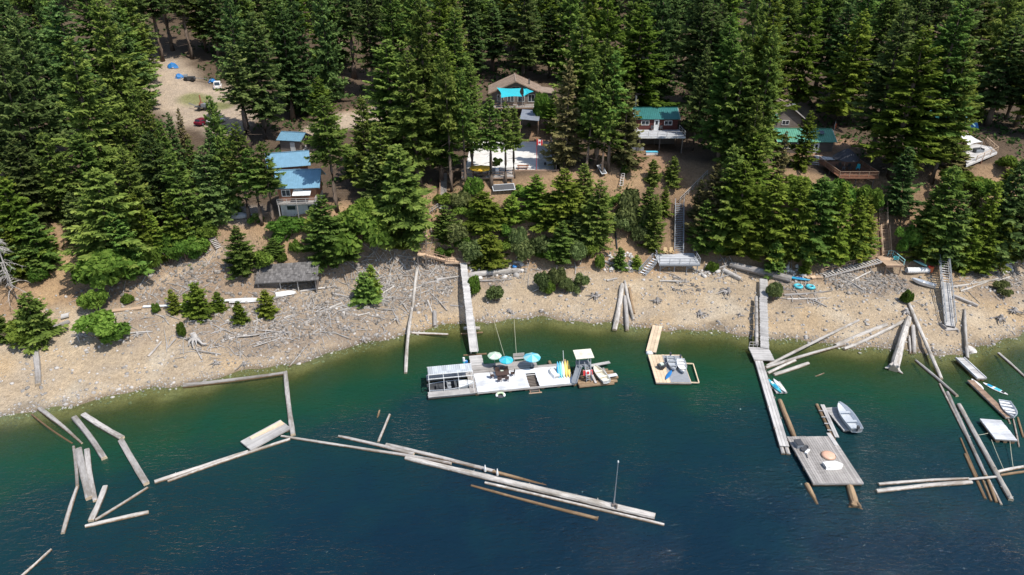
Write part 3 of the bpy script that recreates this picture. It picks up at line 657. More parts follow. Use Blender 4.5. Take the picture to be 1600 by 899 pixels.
wood('brown_plank', (0.36, 0.24, 0.165), (0.2, 0.13, 0.09))
wood('tan_plank', (0.56, 0.40, 0.27), (0.36, 0.25, 0.16))
wood('new_plank', (0.72, 0.56, 0.39), (0.56, 0.42, 0.28), 0.1)
wood('white_plank', (0.72, 0.735, 0.76), (0.62, 0.63, 0.66), 0.06)
wood('deck_grey', (0.47, 0.485, 0.51), (0.33, 0.34, 0.36), 0.1)
wood('light_plank', (0.50, 0.48, 0.46), (0.40, 0.38, 0.36), 0.15)
wood('red_plank', (0.13, 0.035, 0.028), (0.07, 0.02, 0.016), 0.2)
wood('rust_plank', (0.26, 0.115, 0.065), (0.13, 0.06, 0.035), 0.2)
wood('shake', (0.155, 0.145, 0.14), (0.075, 0.07, 0.066), 0.35)
simple('white_paint', (0.80, 0.80, 0.79), 0.45, var=0.06, dirt=(0.6, 0.58, 0.54))
simple('cream_paint', (0.74, 0.70, 0.58), 0.55, var=0.08, dirt=(0.55, 0.5, 0.4))
simple('grey_paint', (0.30, 0.32, 0.34), 0.6, var=0.12)
simple('slate_paint', (0.23, 0.25, 0.275), 0.6, var=0.12, rnd=0.12)
simple('metal', (0.55, 0.57, 0.6), 0.38, 0.75, var=0.12)
simple('aluminium', (0.62, 0.65, 0.68), 0.42, 0.35, var=0.1)
simple('blue_roof', (0.17, 0.32, 0.43), 0.42, 0.15, var=0.12, scale=1.2, rnd=0.05)
simple('teal_roof', (0.035, 0.17, 0.165), 0.42, 0.15, var=0.15, scale=1.2, rnd=0.05)
simple('green_roof', (0.10, 0.30, 0.20), 0.4, 0.15, var=0.15, scale=1.2, rnd=0.05)
simple('tan_roof', (0.36, 0.275, 0.215), 0.85, var=0.2, scale=2, dirt=(0.26, 0.2, 0.155), rnd=0.2)
simple('tin_roof', (0.34, 0.37, 0.43), 0.4, 0.3, var=0.15, scale=1.2, rnd=0.08)
simple('clear_roof', (0.62, 0.66, 0.70), 0.25, 0.1, var=0.15, scale=1.5, stretch=(2, 0.3, 1), rnd=0.16)
simple('concrete', (0.68, 0.66, 0.63), 0.85, var=0.09, scale=1.0, dirt=(0.58, 0.55, 0.51))
simple('grey_court', (0.36, 0.345, 0.315), 0.85, var=0.12, scale=0.7)
simple('white_wall', (0.55, 0.56, 0.55), 0.75, var=0.1, dirt=(0.42, 0.42, 0.4))
simple('black', (0.02, 0.02, 0.022), 0.5, var=0.2)
simple('dark_grey', (0.06, 0.063, 0.07), 0.6, var=0.2)
simple('carpet', (0.27, 0.28, 0.30), 0.95, var=0.15)
simple('turquoise', (0.02, 0.42, 0.50), 0.7, var=0.08)
simple('sky_blue', (0.10, 0.46, 0.62), 0.75, var=0.08)
simple('pale_teal', (0.30, 0.58, 0.58), 0.75, var=0.08)
simple('pale_green', (0.40, 0.56, 0.42), 0.75, var=0.08)
simple('cream_cloth', (0.58, 0.66, 0.56), 0.8, var=0.08)
simple('yellow_cloth', (0.68, 0.40, 0.03), 0.8, var=0.1)
simple('black_cloth', (0.035, 0.036, 0.045), 0.8, var=0.25)
simple('blue', (0.02, 0.17, 0.45), 0.5, var=0.15)
simple('kayak_blue', (0.02, 0.30, 0.50), 0.4, var=0.1)
simple('aqua', (0.08, 0.46, 0.54), 0.4, var=0.1)
simple('yellow', (0.70, 0.50, 0.10), 0.5, var=0.1)
simple('peach', (0.72, 0.43, 0.30), 0.5, var=0.1, dirt=(0.6, 0.36, 0.26))
simple('red', (0.55, 0.03, 0.03), 0.55, var=0.1)
simple('maroon', (0.16, 0.012, 0.03), 0.3, var=0.08)
simple('orange', (0.62, 0.15, 0.05), 0.6, var=0.1)
simple('wicker', (0.075, 0.045, 0.035), 0.7, var=0.25)
simple('cane', (0.58, 0.42, 0.22), 0.7, var=0.15)
simple('lime', (0.55, 0.72, 0.42), 0.6, var=0.08)
simple('stone', (0.36, 0.335, 0.31), 0.9, var=0.3, scale=2.0, rnd=0.4)
simple('rubble_stone', (0.235, 0.21, 0.185), 0.95, var=0.3, scale=2.0, rnd=0.5)
simple('rope', (0.50, 0.48, 0.36), 0.9, var=0.1)
simple('rock_pale', (0.52, 0.49, 0.46), 0.9, var=0.2, scale=1.5, rnd=0.25)
m, n, p = nodes('glass'); p.inputs['Base Color'].default_value = (0.03, 0.04, 0.05, 1); p.inputs['Roughness'].default_value = 0.08; p.inputs['Specular IOR Level'].default_value = 0.8

# ------------------------------------------------------------------ builders
class Frame:
    """a place with its own axes; turns photo pixels at a height into local coordinates"""
    def __init__(s, o, rz=0.0): s.o = Vector(o); s.rz = rz; s.M = Matrix.Rotation(-rz, 3, 'Z')
    def px(s, x, y, z): return s.M @ (W(x, y, z)-s.o)
    def loc(s, p): return s.M @ (Vector(p)-s.o)
def log(x1, y1, x2, y2, w, label, mat='silver_log', z1=None, z2=None, w2=None, flat=False, group=None, bend=0.012, name='floating_log', roots=0, sink=0.33):
    w2 = w if w2 is None else w2
    def end(x, y, z, ww):
        if z == 'g': q = G(x, y); d = ww/ppm(q); q = q+Vector((0, 0, d*0.30)); return q, d
        q = W(x, y, 0.15); d = ww/ppm(q)
        zc = (d*(0.5-sink)) if z is None else z
        return W(x, y, zc), d
    a, d1 = end(x1, y1, z1, w); b, d2 = end(x2, y2, z2, w2)
    L = (b-a).length; X = (b-a).normalized(); N = max(5, int(L/1.3)); mb = MB(); nn = 10
    prof = [(math.copysign(abs(math.cos(t))**0.35, math.cos(t)), math.copysign(abs(math.sin(t))**0.35, math.sin(t))*0.8) for t in (2*math.pi*(k+0.5)/8 for k in range(8))] if flat else [(math.cos(2*math.pi*k/nn), math.sin(2*math.pi*k/nn)) for k in range(nn)]
    nn = len(prof); ph = R.uniform(0, 6.28); vs = []; lump = [R.uniform(0.9, 1.08) for _ in range(nn)]
    for i in range(N+1):
        s = i/N; r = (d1+(d2-d1)*s)/2*(1+R.uniform(-0.06, 0.06)); x = -L/2+L*s
        if i in (0, N) and not flat: r *= 0.9
        oy = bend*L*math.sin(math.pi*s)*math.cos(ph); oz = 0.2*bend*L*math.sin(math.pi*s)*math.sin(ph)
        if i in (0, N): x += R.uniform(-0.1, 0.1)
        vs += [(x+R.uniform(-.04, .04), oy+c*r*lump[k]*R.uniform(.95, 1.05), oz+q*r*lump[k]*R.uniform(.95, 1.05)) for k, (c, q) in enumerate(prof)]
    mb.add(vs, [(i*nn+k, (i+1)*nn+k, (i+1)*nn+(k+1) % nn, i*nn+(k+1) % nn) for i in range(N) for k in range(nn)])
    mb.add([vs[k] for k in range(nn)], [tuple(range(nn))], 1); mb.add([vs[N*nn+k] for k in range(nn)], [tuple(reversed(range(nn)))], 1)
    for k in range(int(L/2.5)):                 # knots and branch stubs
        if flat or R.random() < 0.5: continue
        x = R.uniform(-L/2, L/2); t = R.uniform(0.2, 2.9); r = (d1+(d2-d1)*(x/L+0.5))/2
        mb.tube((x, r*.8*math.cos(t), r*.8*math.sin(t)), (x+R.uniform(-.1, .1), r*1.35*math.cos(t), r*1.35*math.sin(t)), 0.07*min(1, r*3), 0.04*min(1, r*3), 5)
    for k in range(roots):                      # root flare at the second end
        t = 2*math.pi*k/roots+R.uniform(-.3, .3); r = d2/2; e = r*R.uniform(1.3, 2.1)
        mb.sweep([(L/2-r*1.6, r*.5*math.cos(t), r*.5*math.sin(t)), (L/2-r*.2, r*1.05*math.cos(t), r*1.05*math.sin(t)), (L/2+r*R.uniform(0, .5), e*math.cos(t), e*math.sin(t))], [r*.42, r*.34, r*.12], 6)
    q = X.to_track_quat('X', 'Z')
    o = mb.build(name, [mat, 'log_end' if mat != 'brown_log' else 'brown_log'], smooth_=False, loc=(a+b)/2, rot=q.to_euler())
    return tag(o, label, 'log', group)
def rail(root, pts, h=1.0, n=4, mat='grey_plank', post=0.09, mid=1, top=(0.12, 0.05), closed=False, infill=None):
    """posts and rails along a line of local points"""
    pts = [Vector(q) for q in pts]
    pm = MB().box((0, 0, h/2), (post, post, h)).mesh('post', mat)
    for i in range(len(pts)-1):
        a, b = pts[i], pts[i+1]; m_ = max(1, n if isinstance(n, int) else n[i])
        for k in range(m_+(1 if i == len(pts)-2 else 0)): part('post', pm, root, a.lerp(b, k/m_))
        MB().bar(a+Vector((0, 0, h+0.02)), b+Vector((0, 0, h+0.02)), *top).build('handrail', mat, root)
        for j in range(mid):
            z = h*(j+1)/(mid+1); MB().bar(a+Vector((0, 0, z)), b+Vector((0, 0, z)), 0.04, 0.09).build('rail', mat, root)
        if infill:
            mb = MB(); L = (b-a).length; m2 = int(L/0.16)
            for k in range(1, m2): q = a.lerp(b, k/m2); mb.box((q.x, q.y, q.z+h/2), (0.04, 0.04, h*0.86))
            mb.build('balusters', infill, root, kind='stuff')
def stair(root, top, bot, w, mat, tread=None, rails=(1, -1), rmat=None, n=None, rh=0.95, mid=1):
    """a flight in root's local space from the top edge to the foot"""
    top, bot = Vector(top), Vector(bot); d = top-bot; run = Vector((d.x, d.y, 0)); rz = math.atan2(run.y, run.x)
    n = n or max(3, round(d.z/0.21)); side = Vector((-math.sin(rz), math.cos(rz), 0)); go = run.length/n
    tm = MB().box((0, 0, 0), (min(0.3, go*0.9), w-0.1, 0.05)).mesh('tread', tread or mat)
    for k in range(n):
        q = bot+d*((k+0.7)/n); part('tread', tm, root, q, (0, 0, rz))
    for s in (-1, 1): MB().bar(bot+side*s*w/2-Vector((0, 0, .08)), top+side*s*w/2-Vector((0, 0, .08)), 0.06, 0.26).build('stringer', mat, root)
    for s in rails:
        pm = MB().box((0, 0, rh/2), (0.08, 0.08, rh)).mesh('post', rmat or mat); m_ = max(2, round(d.length/1.8))
        for k in range(m_+1): part('post', pm, root, (bot+side*s*(w/2+.05)).lerp(top+side*s*(w/2+.05), k/m_))
        for j in range(mid+1):
            z = Vector((0, 0, rh*(j+1)/(mid+1))); MB().bar(bot+side*s*(w/2+.05)+z, top+side*s*(w/2+.05)+z, 0.09, 0.06).build('handrail' if j == mid else 'rail', rmat or mat, root)
def legs(root, pts, mat='grey_plank', r=0.09, frame=None):
    """posts from local points straight down to the ground (or lake bed)"""
    for q in pts:
        q = Vector(q); wv = frame.o+Matrix.Rotation(frame.rz, 3, 'Z') @ q; g_ = Hs(wv.x, wv.y)-frame.o.z
        if q.z-g_ > 0.1: MB().tube((q.x, q.y, max(g_, -3-frame.o.z)-0.3), q, r, r, 7).build('support_post', mat, root)
def hull(L, B, D, n=12, bowfull=0.5, transom=0.8, rocker=0.12):
    """stations of an open boat: bow at +x, stern at -x"""
    st = []
    for i in range(n+1):
        s = i/n; x = -L/2+L*s
        b = B/2*(transom+(1-transom)*math.sin(min(1, s/0.45)*math.pi/2)) if s < 0.45 else B/2*max(0.02, (1-((s-0.45)/0.55)**2.2))**0.75
        sh = D*(1+0.45*max(0, s-0.35)**1.5); k = rocker*D*max(0, (s-0.6)/0.4)**2*5
        st.append((x, b, sh, k))
    return st
def boat(name, label, L, B, D, p, rz, mat, inner=None, seats=3, seatmat=None, motor=True, group=None, deck=None, tilt=(0, 0), consoles=False):
    o = thing(name, label, 'boat', p, rz, group); o.rotation_euler = (tilt[0], tilt[1], rz)
    st = hull(L, B, D); mb = MB(); vs = []
    for x, b, sh, k in st:
        vs += [(x, -b, sh), (x, -b*0.80, k+0.12*D), (x, 0, k), (x, b*0.80, k+0.12*D), (x, b, sh), (x, b*0.93, sh), (x, b*0.74, k+0.30*D), (x, -b*0.74, k+0.30*D), (x, -b*0.93, sh)]
    m_ = 9; mb.add(vs, [(i*m_+k, i*m_+(k+1) % m_, (i+1)*m_+(k+1) % m_, (i+1)*m_+k) for i in range(len(st)-1) for k in range(m_) if k not in (5, 6, 7)], 0)
    mb.add(vs, [(i*m_+k, i*m_+(k+1) % m_, (i+1)*m_+(k+1) % m_, (i+1)*m_+k) for i in range(len(st)-1) for k in (5, 6, 7)], 1)
    mb.add([vs[k] for k in range(5)], [(0, 1, 2, 3, 4)]); b0 = st[0][1]
    mb.box((-L/2+.03, 0, st[0][2]*.6), (.06, b0*1.85, st[0][2]*.72))
    mb.build('hull', [mat, inner or mat], o)
    gw = MB(); gw.sweep([(x, -b, sh+.01) for x, b, sh, k in st], [.03]*len(st), 5); gw.sweep([(x, b, sh+.01) for x, b, sh, k in st], [.03]*len(st), 5); gw.build('gunwale', mat, o)
    for k in range(seats):
        s = 0.14+0.66*k/max(1, seats-0.5); i = int(s*12); x, b, sh, kk = st[i]
        MB().box((x, 0, sh*0.66), (0.34, b*1.72, 0.07)).build('bench_seat', seatmat or mat, o)
    if deck:
        vs2 = [(x, s*b*.94, sh-.015) for x, b, sh, k in st[8:] for s in (-1, 1)]
        MB().add(vs2, [(2*i, 2*i+2, 2*i+3, 2*i+1) for i in range(len(st[8:])-1)]).build('foredeck', deck, o)
    if consoles:
        MB().slab([(L*.12, -B*.36, D*1.02), (L*.06, -B*.36, D*1.45), (L*.06, B*.36, D*1.45), (L*.12, B*.36, D*1.02)], .03).build('windscreen', 'glass', o)
        for s in (-1, 1): MB().box((-L*.05, s*B*.22, D*.75), (.5, .48, .5)).box((-L*.05-.26, s*B*.22, D*1.05), (.1, .48, .5)).build('seat', 'grey_paint', o)
        MB().box((-L*.27, 0, D*.85), (.9, B*.5, .35)).build('engine_cover', 'dark_grey', o)
    if motor:
        mt = MB().box((-L/2-.12, 0, D+.28), (.34, .26, .36)).box((-L/2-.1, 0, D-.15), (.12, .1, .6)).box((-L/2+.1, 0, D+.3), (.35, .05, .05)); mt.build('outboard_motor', 'dark_grey', o)
    return o
def board(name, label, cat, L, B, p, rz, mat, th=0.12, point=1.6, group=None, stripe=None, cockpit=None, tilt=(0, 0), dome=1.0):
    o = thing(name, label, cat, p, rz, group); o.rotation_euler = (tilt[0], tilt[1], rz)
    N = 14; vs = []; R_ = 7
    for i in range(N+1):
        s = -1+2*i/N; b = B/2*max(0.03, 1-abs(s)**point)**0.6; z0 = 0.10*L*0.25*max(0, abs(s)-.5)**2
        for k in range(R_): a = math.pi*k/(R_-1); vs.append((s*L/2, -b*math.cos(a), z0+th*(0.45+dome*.55*math.sin(a)*(1-.4*s*s))))
        vs += [(s*L/2, b*.75, z0), (s*L/2, -b*.75, z0)]
    m_ = R_+2; mb = MB(); mb.add(vs, [(i*m_+k, (i+1)*m_+k, (i+1)*m_+(k+1) % m_, i*m_+(k+1) % m_) for i in range(N) for k in range(m_)])
    mb.add([vs[k] for k in range(m_)], [tuple(range(m_))]); mb.add([vs[N*m_+k] for k in range(m_)], [tuple(reversed(range(m_)))])
    mb.build('hull' if cockpit else 'shell', mat, o, smooth_=True)
    if stripe:
        for (x, l, w, mt) in stripe: MB().box((x, 0, th*1.0), (l, w, 0.03)).build('deck_pad', mt, o)
    if cockpit:
        q = [(0.10*L+0.14*L*math.cos(t), B*.3*math.sin(t)) for t in np.linspace(0, 6.283, 13)[:-1]]; MB().prism(q, th*.7, th*1.03+.02).build('cockpit', cockpit, o)
    return o
def parasol(label, p, r, h, mats, n=8, tilt=0.0, rz=0.0, group=None, drop=0.34, pole='metal', base=True):
    o = thing('parasol', label, 'parasol', p, rz, group)
    MB().tube((0, 0, 0), (0, 0, h), 0.028, 0.024, 7).build('pole', pole, o)
    if base: MB().lathe([(0.0, 0.1), (.12, .1), (.3, .05), (.32, 0)], 12).build('base', 'dark_grey', o)
    M = Matrix.Translation((0, 0, h)) @ Matrix.Rotation(tilt, 4, 'X'); mb = MB()
    for k in range(n):
        a0, a1 = 2*math.pi*k/n, 2*math.pi*(k+1)/n; am = (a0+a1)/2; vs = []
        for s in (0.03, .35, .7, 1.0):
            z = -drop*r*(s**1.25); sag = 0.06*r*s
            for a, e in ((a0, 0), (am, sag), (a1, 0)):
                rr = r*s*(1 if e == 0 else .965); vs.append(M @ Vector((rr*math.cos(a), rr*math.sin(a), z-e*.5)))
        for a, e in ((a0, 0), (am, 0.03*r), (a1, 0)): vs.append(M @ Vector((r*.99*math.cos(a)*(1 if e == 0 else .965), r*.99*math.sin(a)*(1 if e == 0 else .965), -drop*r-e-.14)))
        mb.add(vs, [(i*3+j, (i+1)*3+j, (i+1)*3+j+1, i*3+j+1) for i in range(4) for j in range(2)], k % len(mats))
    c = mb.build('canopy', mats, o)
    for k in range(n):
        a = 2*math.pi*k/n; MB().tube(M @ Vector((0, 0, -.04)), M @ Vector((r*math.cos(a), r*math.sin(a), -drop*r-.02)), .012, .008, 4).build('rib', pole, c)
    return o
def chair(label, p, rz, mat, group=None, w=0.55, cushion=None, kind='dining'):
    o = thing('chair', label, 'chair', p, rz, group)
    if kind == 'dining':
        MB().box((0, 0, .44), (w, .5, .06)).build('seat', mat, o)
        MB().box((0, .27, .72), (w, .05, .55), tilt=(-.15, 0, 0)).build('backrest', mat, o)
        for sx in (-1, 1):
            for sy in (-1, 1): MB().box((sx*(w/2-.03), sy*.22, .21), (.045, .045, .42)).build('leg', mat, o)
            MB().box((sx*(w/2), 0, .64), (.05, .5, .04)).box((sx*w/2, -.22, .53), (.04, .04, .2)).build('armrest', mat, o)
        if cushion: MB().box((0, 0, .49), (w-.1, .44, .05)).build('cushion', cushion, o)
    else:
        mb = MB()
        for k in range(5): MB().box((0, -.3+.13*k, .36-.03*k), (w, .115, .025), tilt=(-.22, 0, 0)).build('seat_slat', mat, o)
        for k in range(5): MB().box((-w/2+.06+(w-.12)*k/4, .42, .68), (.11, .03, .8), tilt=(-.4, 0, 0)).build('back_slat', mat, o)
        for s in (-1, 1):
            MB().box((s*(w/2+.06), -.02, .56), (.14, .75, .03)).build('armrest', mat, o)
            MB().box((s*(w/2), -.32, .28), (.05, .1, .56)).build('leg', mat, o); MB().box((s*(w/2), .3, .26), (.05, .1, .52)).build('leg', mat, o)
    return o
def rope_line(label, pts, r=0.025, sag=0.0, mat='rope', name='mooring_rope'):
    a, b = [Vector(q) for q in pts]; P = [a.lerp(b, s)-Vector((0, 0, sag*4*s*(1-s))) for s in np.linspace(0, 1, 9)]
    c = (a+b)/2; o = MB().sweep([q-c for q in P], [r]*9, 5).build(name, mat, loc=c); return tag(o, label, 'rope')
def gable(root, w, d, h, rise, wall, roof, ridge='x', z0=0.0, over=0.5, rib=0.45, th=0.1, x0=0, y0=0, trim='white_paint', gmat=None):
    """four walls, two roof panels with ribs, barge boards"""
    e = w/2; f = d/2; mb = MB()
    if ridge == 'x':
        mb.prism([(x0-e, y0-f), (x0+e, y0-f), (x0+e, y0+f), (x0-e, y0+f)], z0, z0+h)
        for s in (-1, 1): mb.add([(x0+s*e, y0-f, z0+h), (x0+s*e, y0+f, z0+h), (x0+s*e, y0, z0+h+rise), (x0+s*(e-.1), y0-f, z0+h), (x0+s*(e-.1), y0+f, z0+h), (x0+s*(e-.1), y0, z0+h+rise)], ((0, 1, 2), (5, 4, 3), (0, 2, 5, 3), (1, 4, 5, 2)))
    else:
        mb.prism([(x0-e, y0-f), (x0+e, y0-f), (x0+e, y0+f), (x0-e, y0+f)], z0, z0+h)
        for s in (-1, 1): mb.add([(x0-e, y0+s*f, z0+h), (x0+e, y0+s*f, z0+h), (x0, y0+s*f, z0+h+rise), (x0-e, y0+s*(f-.1), z0+h), (x0+e, y0+s*(f-.1), z0+h), (x0, y0+s*(f-.1), z0+h+rise)], ((0, 1, 2), (5, 4, 3), (0, 2, 5, 3), (1, 4, 5, 2)))
    mb.build('wall', wall, root)
    span, half = (w, f) if ridge == 'x' else (d, e); sl = rise/half; ov = over; zt = z0+h+rise+.12; zb = z0+h-sl*ov+.12; L = span/2+ov; q = half+ov
    P = (lambda a, b, z: (x0+a, y0+b, z)) if ridge == 'x' else (lambda a, b, z: (x0+b, y0+a, z))
    for s in (-1, 1):
        pts = [P(-L, s*q, zb), P(L, s*q, zb), P(L, 0, zt), P(-L, 0, zt)]
        nz = (Vector(pts[1])-Vector(pts[0])).cross(Vector(pts[2])-Vector(pts[0])).z
        if nz < 0: pts.reverse()
        rp = MB().slab(pts, th).build('roof', roof, root)
        if rib:
            m_ = MB()
            for k in range(int(2*L/rib)+1):
                a = -L+.03+k*rib
                if a < L: m_.bar(P(a, s*q, zb+.02), P(a, .03*s, zt+.02), .045, .05)
            m_.build('roof_ribs', roof, rp, kind='stuff')
        for t in (-1, 1): MB().bar(P(t*(L+.02), s*q, zb-.1), P(t*(L+.02), 0, zt-.1), .04, .22).build('bargeboard', trim, root)
    MB().bar(P(-L, 0, zt+.04), P(L, 0, zt+.04), .3, .06).build('ridge_cap', roof, root)
def window(root, x, y, z, w, h, frame='white_paint', panes=2, rz=0.0):
    """in a wall that faces -y (or turned by rz); x, y, z: centre on the wall's face"""
    o = bpy.data.objects.new('window', None); C.objects.link(o); o.parent = root; o.location = (x, y, z); o.rotation_euler = (0, 0, rz)
    f = MB(); 
    for s in (-1, 1): f.box((s*(w/2), -.02, 0), (.09, .08, h+.09)); f.box((0, -.022, s*h/2), (w, .078, .09))
    for k in range(1, panes): f.box((-w/2+w*k/panes, -.018, 0), (.07, .07, h))
    f.build('frame', frame, o)
    for k in range(panes): MB().box((-w/2+w*(k+.5)/panes, .0, 0), (w/panes-.06, .03, h-.04)).build('pane', 'glass', o)
    return o
def door(root, x, y, z, w=0.9, h=2.05, mat='white_paint', glass=True, rz=0.0):
    o = MB().box((0, -.02, h/2), (w, .07, h)).build('door', mat, root, loc=(x, y, z), rot=(0, 0, rz))
    if glass: MB().box((0, -.06, h*.72), (w*.55, .02, h*.36)).build('pane', 'glass', o)
    MB().box((w*.38, -.08, h*.47), (.05, .06, .12)).build('handle', 'metal', o)
    f = MB().box((-w/2-.05, -.03, h/2), (.09, .09, h+.1)).box((w/2+.05, -.03, h/2), (.09, .09, h+.1)).box((0, -.03, h+.05), (w, .09, .09)); f.build('door_frame', mat, o)
def car(name, label, p, rz, mat, L=4.5, Wd=1.8, H=1.5):
    o = thing(name, label, 'car', p, rz)
    def prof(pts, w, bev=.12):
        mb = MB(); N = len(pts); vs = []
        for y, k in ((-w/2, .0), (-w/2+bev, 1), (w/2-bev, 1), (w/2, .0)):
            for x, z in pts: vs.append((x, y, z-(bev*.5 if k == 0 and z > .6 else 0)))
        mb.add(vs, [(i*N+k, i*N+(k+1) % N, (i+1)*N+(k+1) % N, (i+1)*N+k) for i in range(3) for k in range(N)]); mb.add(vs[:N], [tuple(range(N))]); mb.add(vs[3*N:], [tuple(reversed(range(N)))]); return mb
    h = L/2
    prof([(-h, .35), (-h, .85), (-h+.15, .98), (h*.35, 1.0), (h-.25, .86), (h, .7), (h, .35)], Wd).build('body', mat, o)
    prof([(-h+.25, .97), (-h+.55, H-.05), (-h+.8, H), (h*.05, H), (h*.45, .99)], Wd-.24, .18).build('cabin', mat, o)
    MB().slab([(h*.46, -Wd/2+.25, 1.03), (h*.46, Wd/2-.25, 1.03), (h*.09, Wd/2-.33, H-.03), (h*.09, -Wd/2+.33, H-.03)], .02).build('windscreen', 'glass', o)
    MB().slab([(-h+.24, Wd/2-.25, 1.03), (-h+.24, -Wd/2+.25, 1.03), (-h+.52, -Wd/2+.33, H-.06), (-h+.52, Wd/2-.33, H-.06)], .02).build('rear_window', 'glass', o)
    for s in (-1, 1):
        for a, b in ((-h+.55, -.25), (-.15, h*.3)): MB().slab([(a, s*(Wd/2-.1), 1.04), (b, s*(Wd/2-.1), 1.04), (b-.12, s*(Wd/2-.19), H-.12), (a+.1, s*(Wd/2-.19), H-.12)][::s], .03).build('side_window', 'glass', o)
        for x in (-h*.62, h*.62):
            wh = MB().tube((x, s*(Wd/2-.2), .33), (x, s*(Wd/2+.01), .33), .33, .33, 14).build('wheel', 'black', o); MB().tube((x, s*(Wd/2), .33), (x, s*(Wd/2+.025), .33), .19, .19, 10).build('rim', 'metal', wh)
        MB().box((h-.03, s*(Wd/2-.3), .72), (.1, .34, .14)).build('headlight', 'white_paint', o); MB().box((-h+.02, s*(Wd/2-.25), .8), (.08, .26, .16)).build('tail_light', 'red', o)
    return o
# ------------------------------------------------------------------ floating logs
def L_(*a, **k): return log(*a, **k)
V = "loose log pen beyond the sandy left beach"
L_(62,639,128,693,7.5,'bleached tapering log with one end at the sandy left shore',w2=3.2,z1=0.05)
L_(50,648,113,693,2.6,'thin brown half sunken pole at the sandy left shore','brown_log',z1=0.05,z2=0.0)
L_(116,653,163,717,9,'broad grey squared timber floating alone between two angled ones','grey_log',flat=True)
L_(130,648,192,686,8,'grey squared timber whose tip meets the next timber of the pen','silver_log',flat=True)
L_(189,689,229,757,8.5,'grey squared timber continuing the bent line of the pen','silver_log',flat=True,w2=9.5)
L_(115,698,121,760,4.5,'short dark narrow log beside the two broad upright timbers','grey_log',w2=5.5)
L_(123,703,140,780,10,'broadest weathered timber of the pair lying side by side','silver_log',flat=True,w2=10)
L_(136,704,149,783,8.5,'notched weathered timber lying against the broadest timber','silver_log',flat=True,w2=7)
L_(121,761,98,835,5.5,'brownish log trailing away from the end of the dark narrow log','pale_log',w2=6.5)
L_(165,760,142,815,7.5,'short pale timber leaning on the point of the log pen','pale_log',flat=True,w2=9)
L_(231,762,149,813,4.5,'slim straight pale pole crossing the log pen','pale_log',w2=5.5)
L_(133,823,231,801,7,'thick pale log closing the log pen','pale_log',w2=7)
L_(79,860,28,906,4.5,'lone slim log drifting apart from the log pen','pale_log',w2=5)
L_(287,603,448,583,7,'long grey log lying along the shore at the corner of the log square','grey_log',w2=5,flat=True,z1=0.12)
L_(446,582,458,680,6.5,'grey timber running out from the shore to the planked raft','silver_log',w2=8,flat=True)
L_(241,754,388,706,7.5,'inner pale log of the boom ending at the planked raft','pale_log',w2=6.5)
L_(261,753,452,687,4.6,'slim outer log of the boom that ends at the planked raft','pale_log',w2=5.4)
L_(440,682,642,713,5,'straight pale boom log starting beside the planked raft','pale_log',w2=5)
L_(529,682,646,710,5,'brown tipped grey log lying above the straight boom log','silver_log',w2=7)
L_(603,695,772,737,7,'rough grey log carrying two small white posts','silver_log',w2=7)
L_(770,737,896,771,6.5,'log sinking brown into the water behind the mast log','brown_log',w2=5,z1=0.12,z2=-0.35)
L_(566,702,706,725,5.5,'mossy rough log squeezed in the middle of the boom','grey_log',w2=6)
L_(634,716,1024,808,8.5,'longest thick white log carrying the thin mast','pale_log',w2=13,bend=0.004)
L_(759,755,1036,820,5,'long slim reddish log along the outer side of the mast log','pale_log',w2=5.5,bend=0.004)
L_(737,759,934,811,3.6,'outermost thin log with a broken root end','brown_log',w2=6,roots=5,bend=0.006,sink=0.35)
L_(593,641,583,682,3.2,'sunken leaning pole with its white top above water','brown_log',z1=0.25,z2=-0.9)
L_(609,648,591,691,4,'short stick of log standing off the boom','pale_log',w2=4.5)
for i, (x, y) in enumerate(((758, 734), (777, 740))):
    p = W(x, y, 0.35); o = thing('mooring_post', 'small white post on the rough grey boom log', 'post', p, 0, 'small white posts on the boom')
    MB().lathe([(0.0, .62), (.05, .6), (.08, .5), (.13, .2), (.16, -.25)], 8).build('post', 'white_paint', o); MB().lathe([(0, .72), (.06, .68), (.06, .6), (0, .58)], 6).build('cap', 'white_paint', o)
p = W(959, 790, 0.45); o = thing('mast', 'tall thin grey mast standing on the end of the boom', 'mast', p)
MB().tube((0, 0, -.2), (0.05, 0, 6.2), .07, .04, 8).build('pole', 'metal', o); MB().tube((.05, 0, 6.15), (.05, 0, 6.35), .09, .06, 8).build('lamp_cap', 'white_paint', o)
MB().box((0, 0, .05), (.5, .4, .3)).box((.25, -.3, .15), (.2, .2, .5)).build('foot_block', 'dark_plank', o)
# mid beach and shallows
L_(653,418,645,482,4,'upper bleached log lying straight down the driftwood shore','pale_log',z1='g',z2='g',name='driftwood_log')
L_(644,484,634,583,4.5,'long bleached log reaching from the shore out into the water','pale_log',z1='g',z2=0.1,w2=6)
L_(645,521,701,523,4,'short white log floating by the start of the long pier','pale_log')
L_(679,489,679,511,7.5,'short thick grey log end at the waterline','grey_log',z1='g',z2=0.1,name='driftwood_log')
L_(55,540,61,604,8.5,'squared grey timber lying down the sandy left beach','grey_log',z1='g',z2='g',flat=True,name='driftwood_log')
L_(724,513,749,513,5.5,'short cross log under the long pier','silver_log',z1=0.5,z2=0.5)
L_(732,432,812,425,8,'thick grey log lying behind the beach beside the pier landing','silver_log',z1='g',z2='g',name='driftwood_log')
L_(972,447,960,516,7,'longest of the bleached logs leaning together at the waterline','pale_log',z1='g',z2=0.05,w2=8,name='driftwood_log')
L_(976,441,990,502,5,'slim bleached log of the leaning set with a reddish stain','pale_log',z1='g',z2='g',w2=5.5,name='driftwood_log')
L_(976,465,980,517,6,'grey middle log of the leaning set','silver_log',z1='g',z2=0.05,w2=6.5,name='driftwood_log')
L_(984,451,991,492,4,'shortest reddish log of the leaning set','brown_log',z1='g',z2='g',name='driftwood_log')
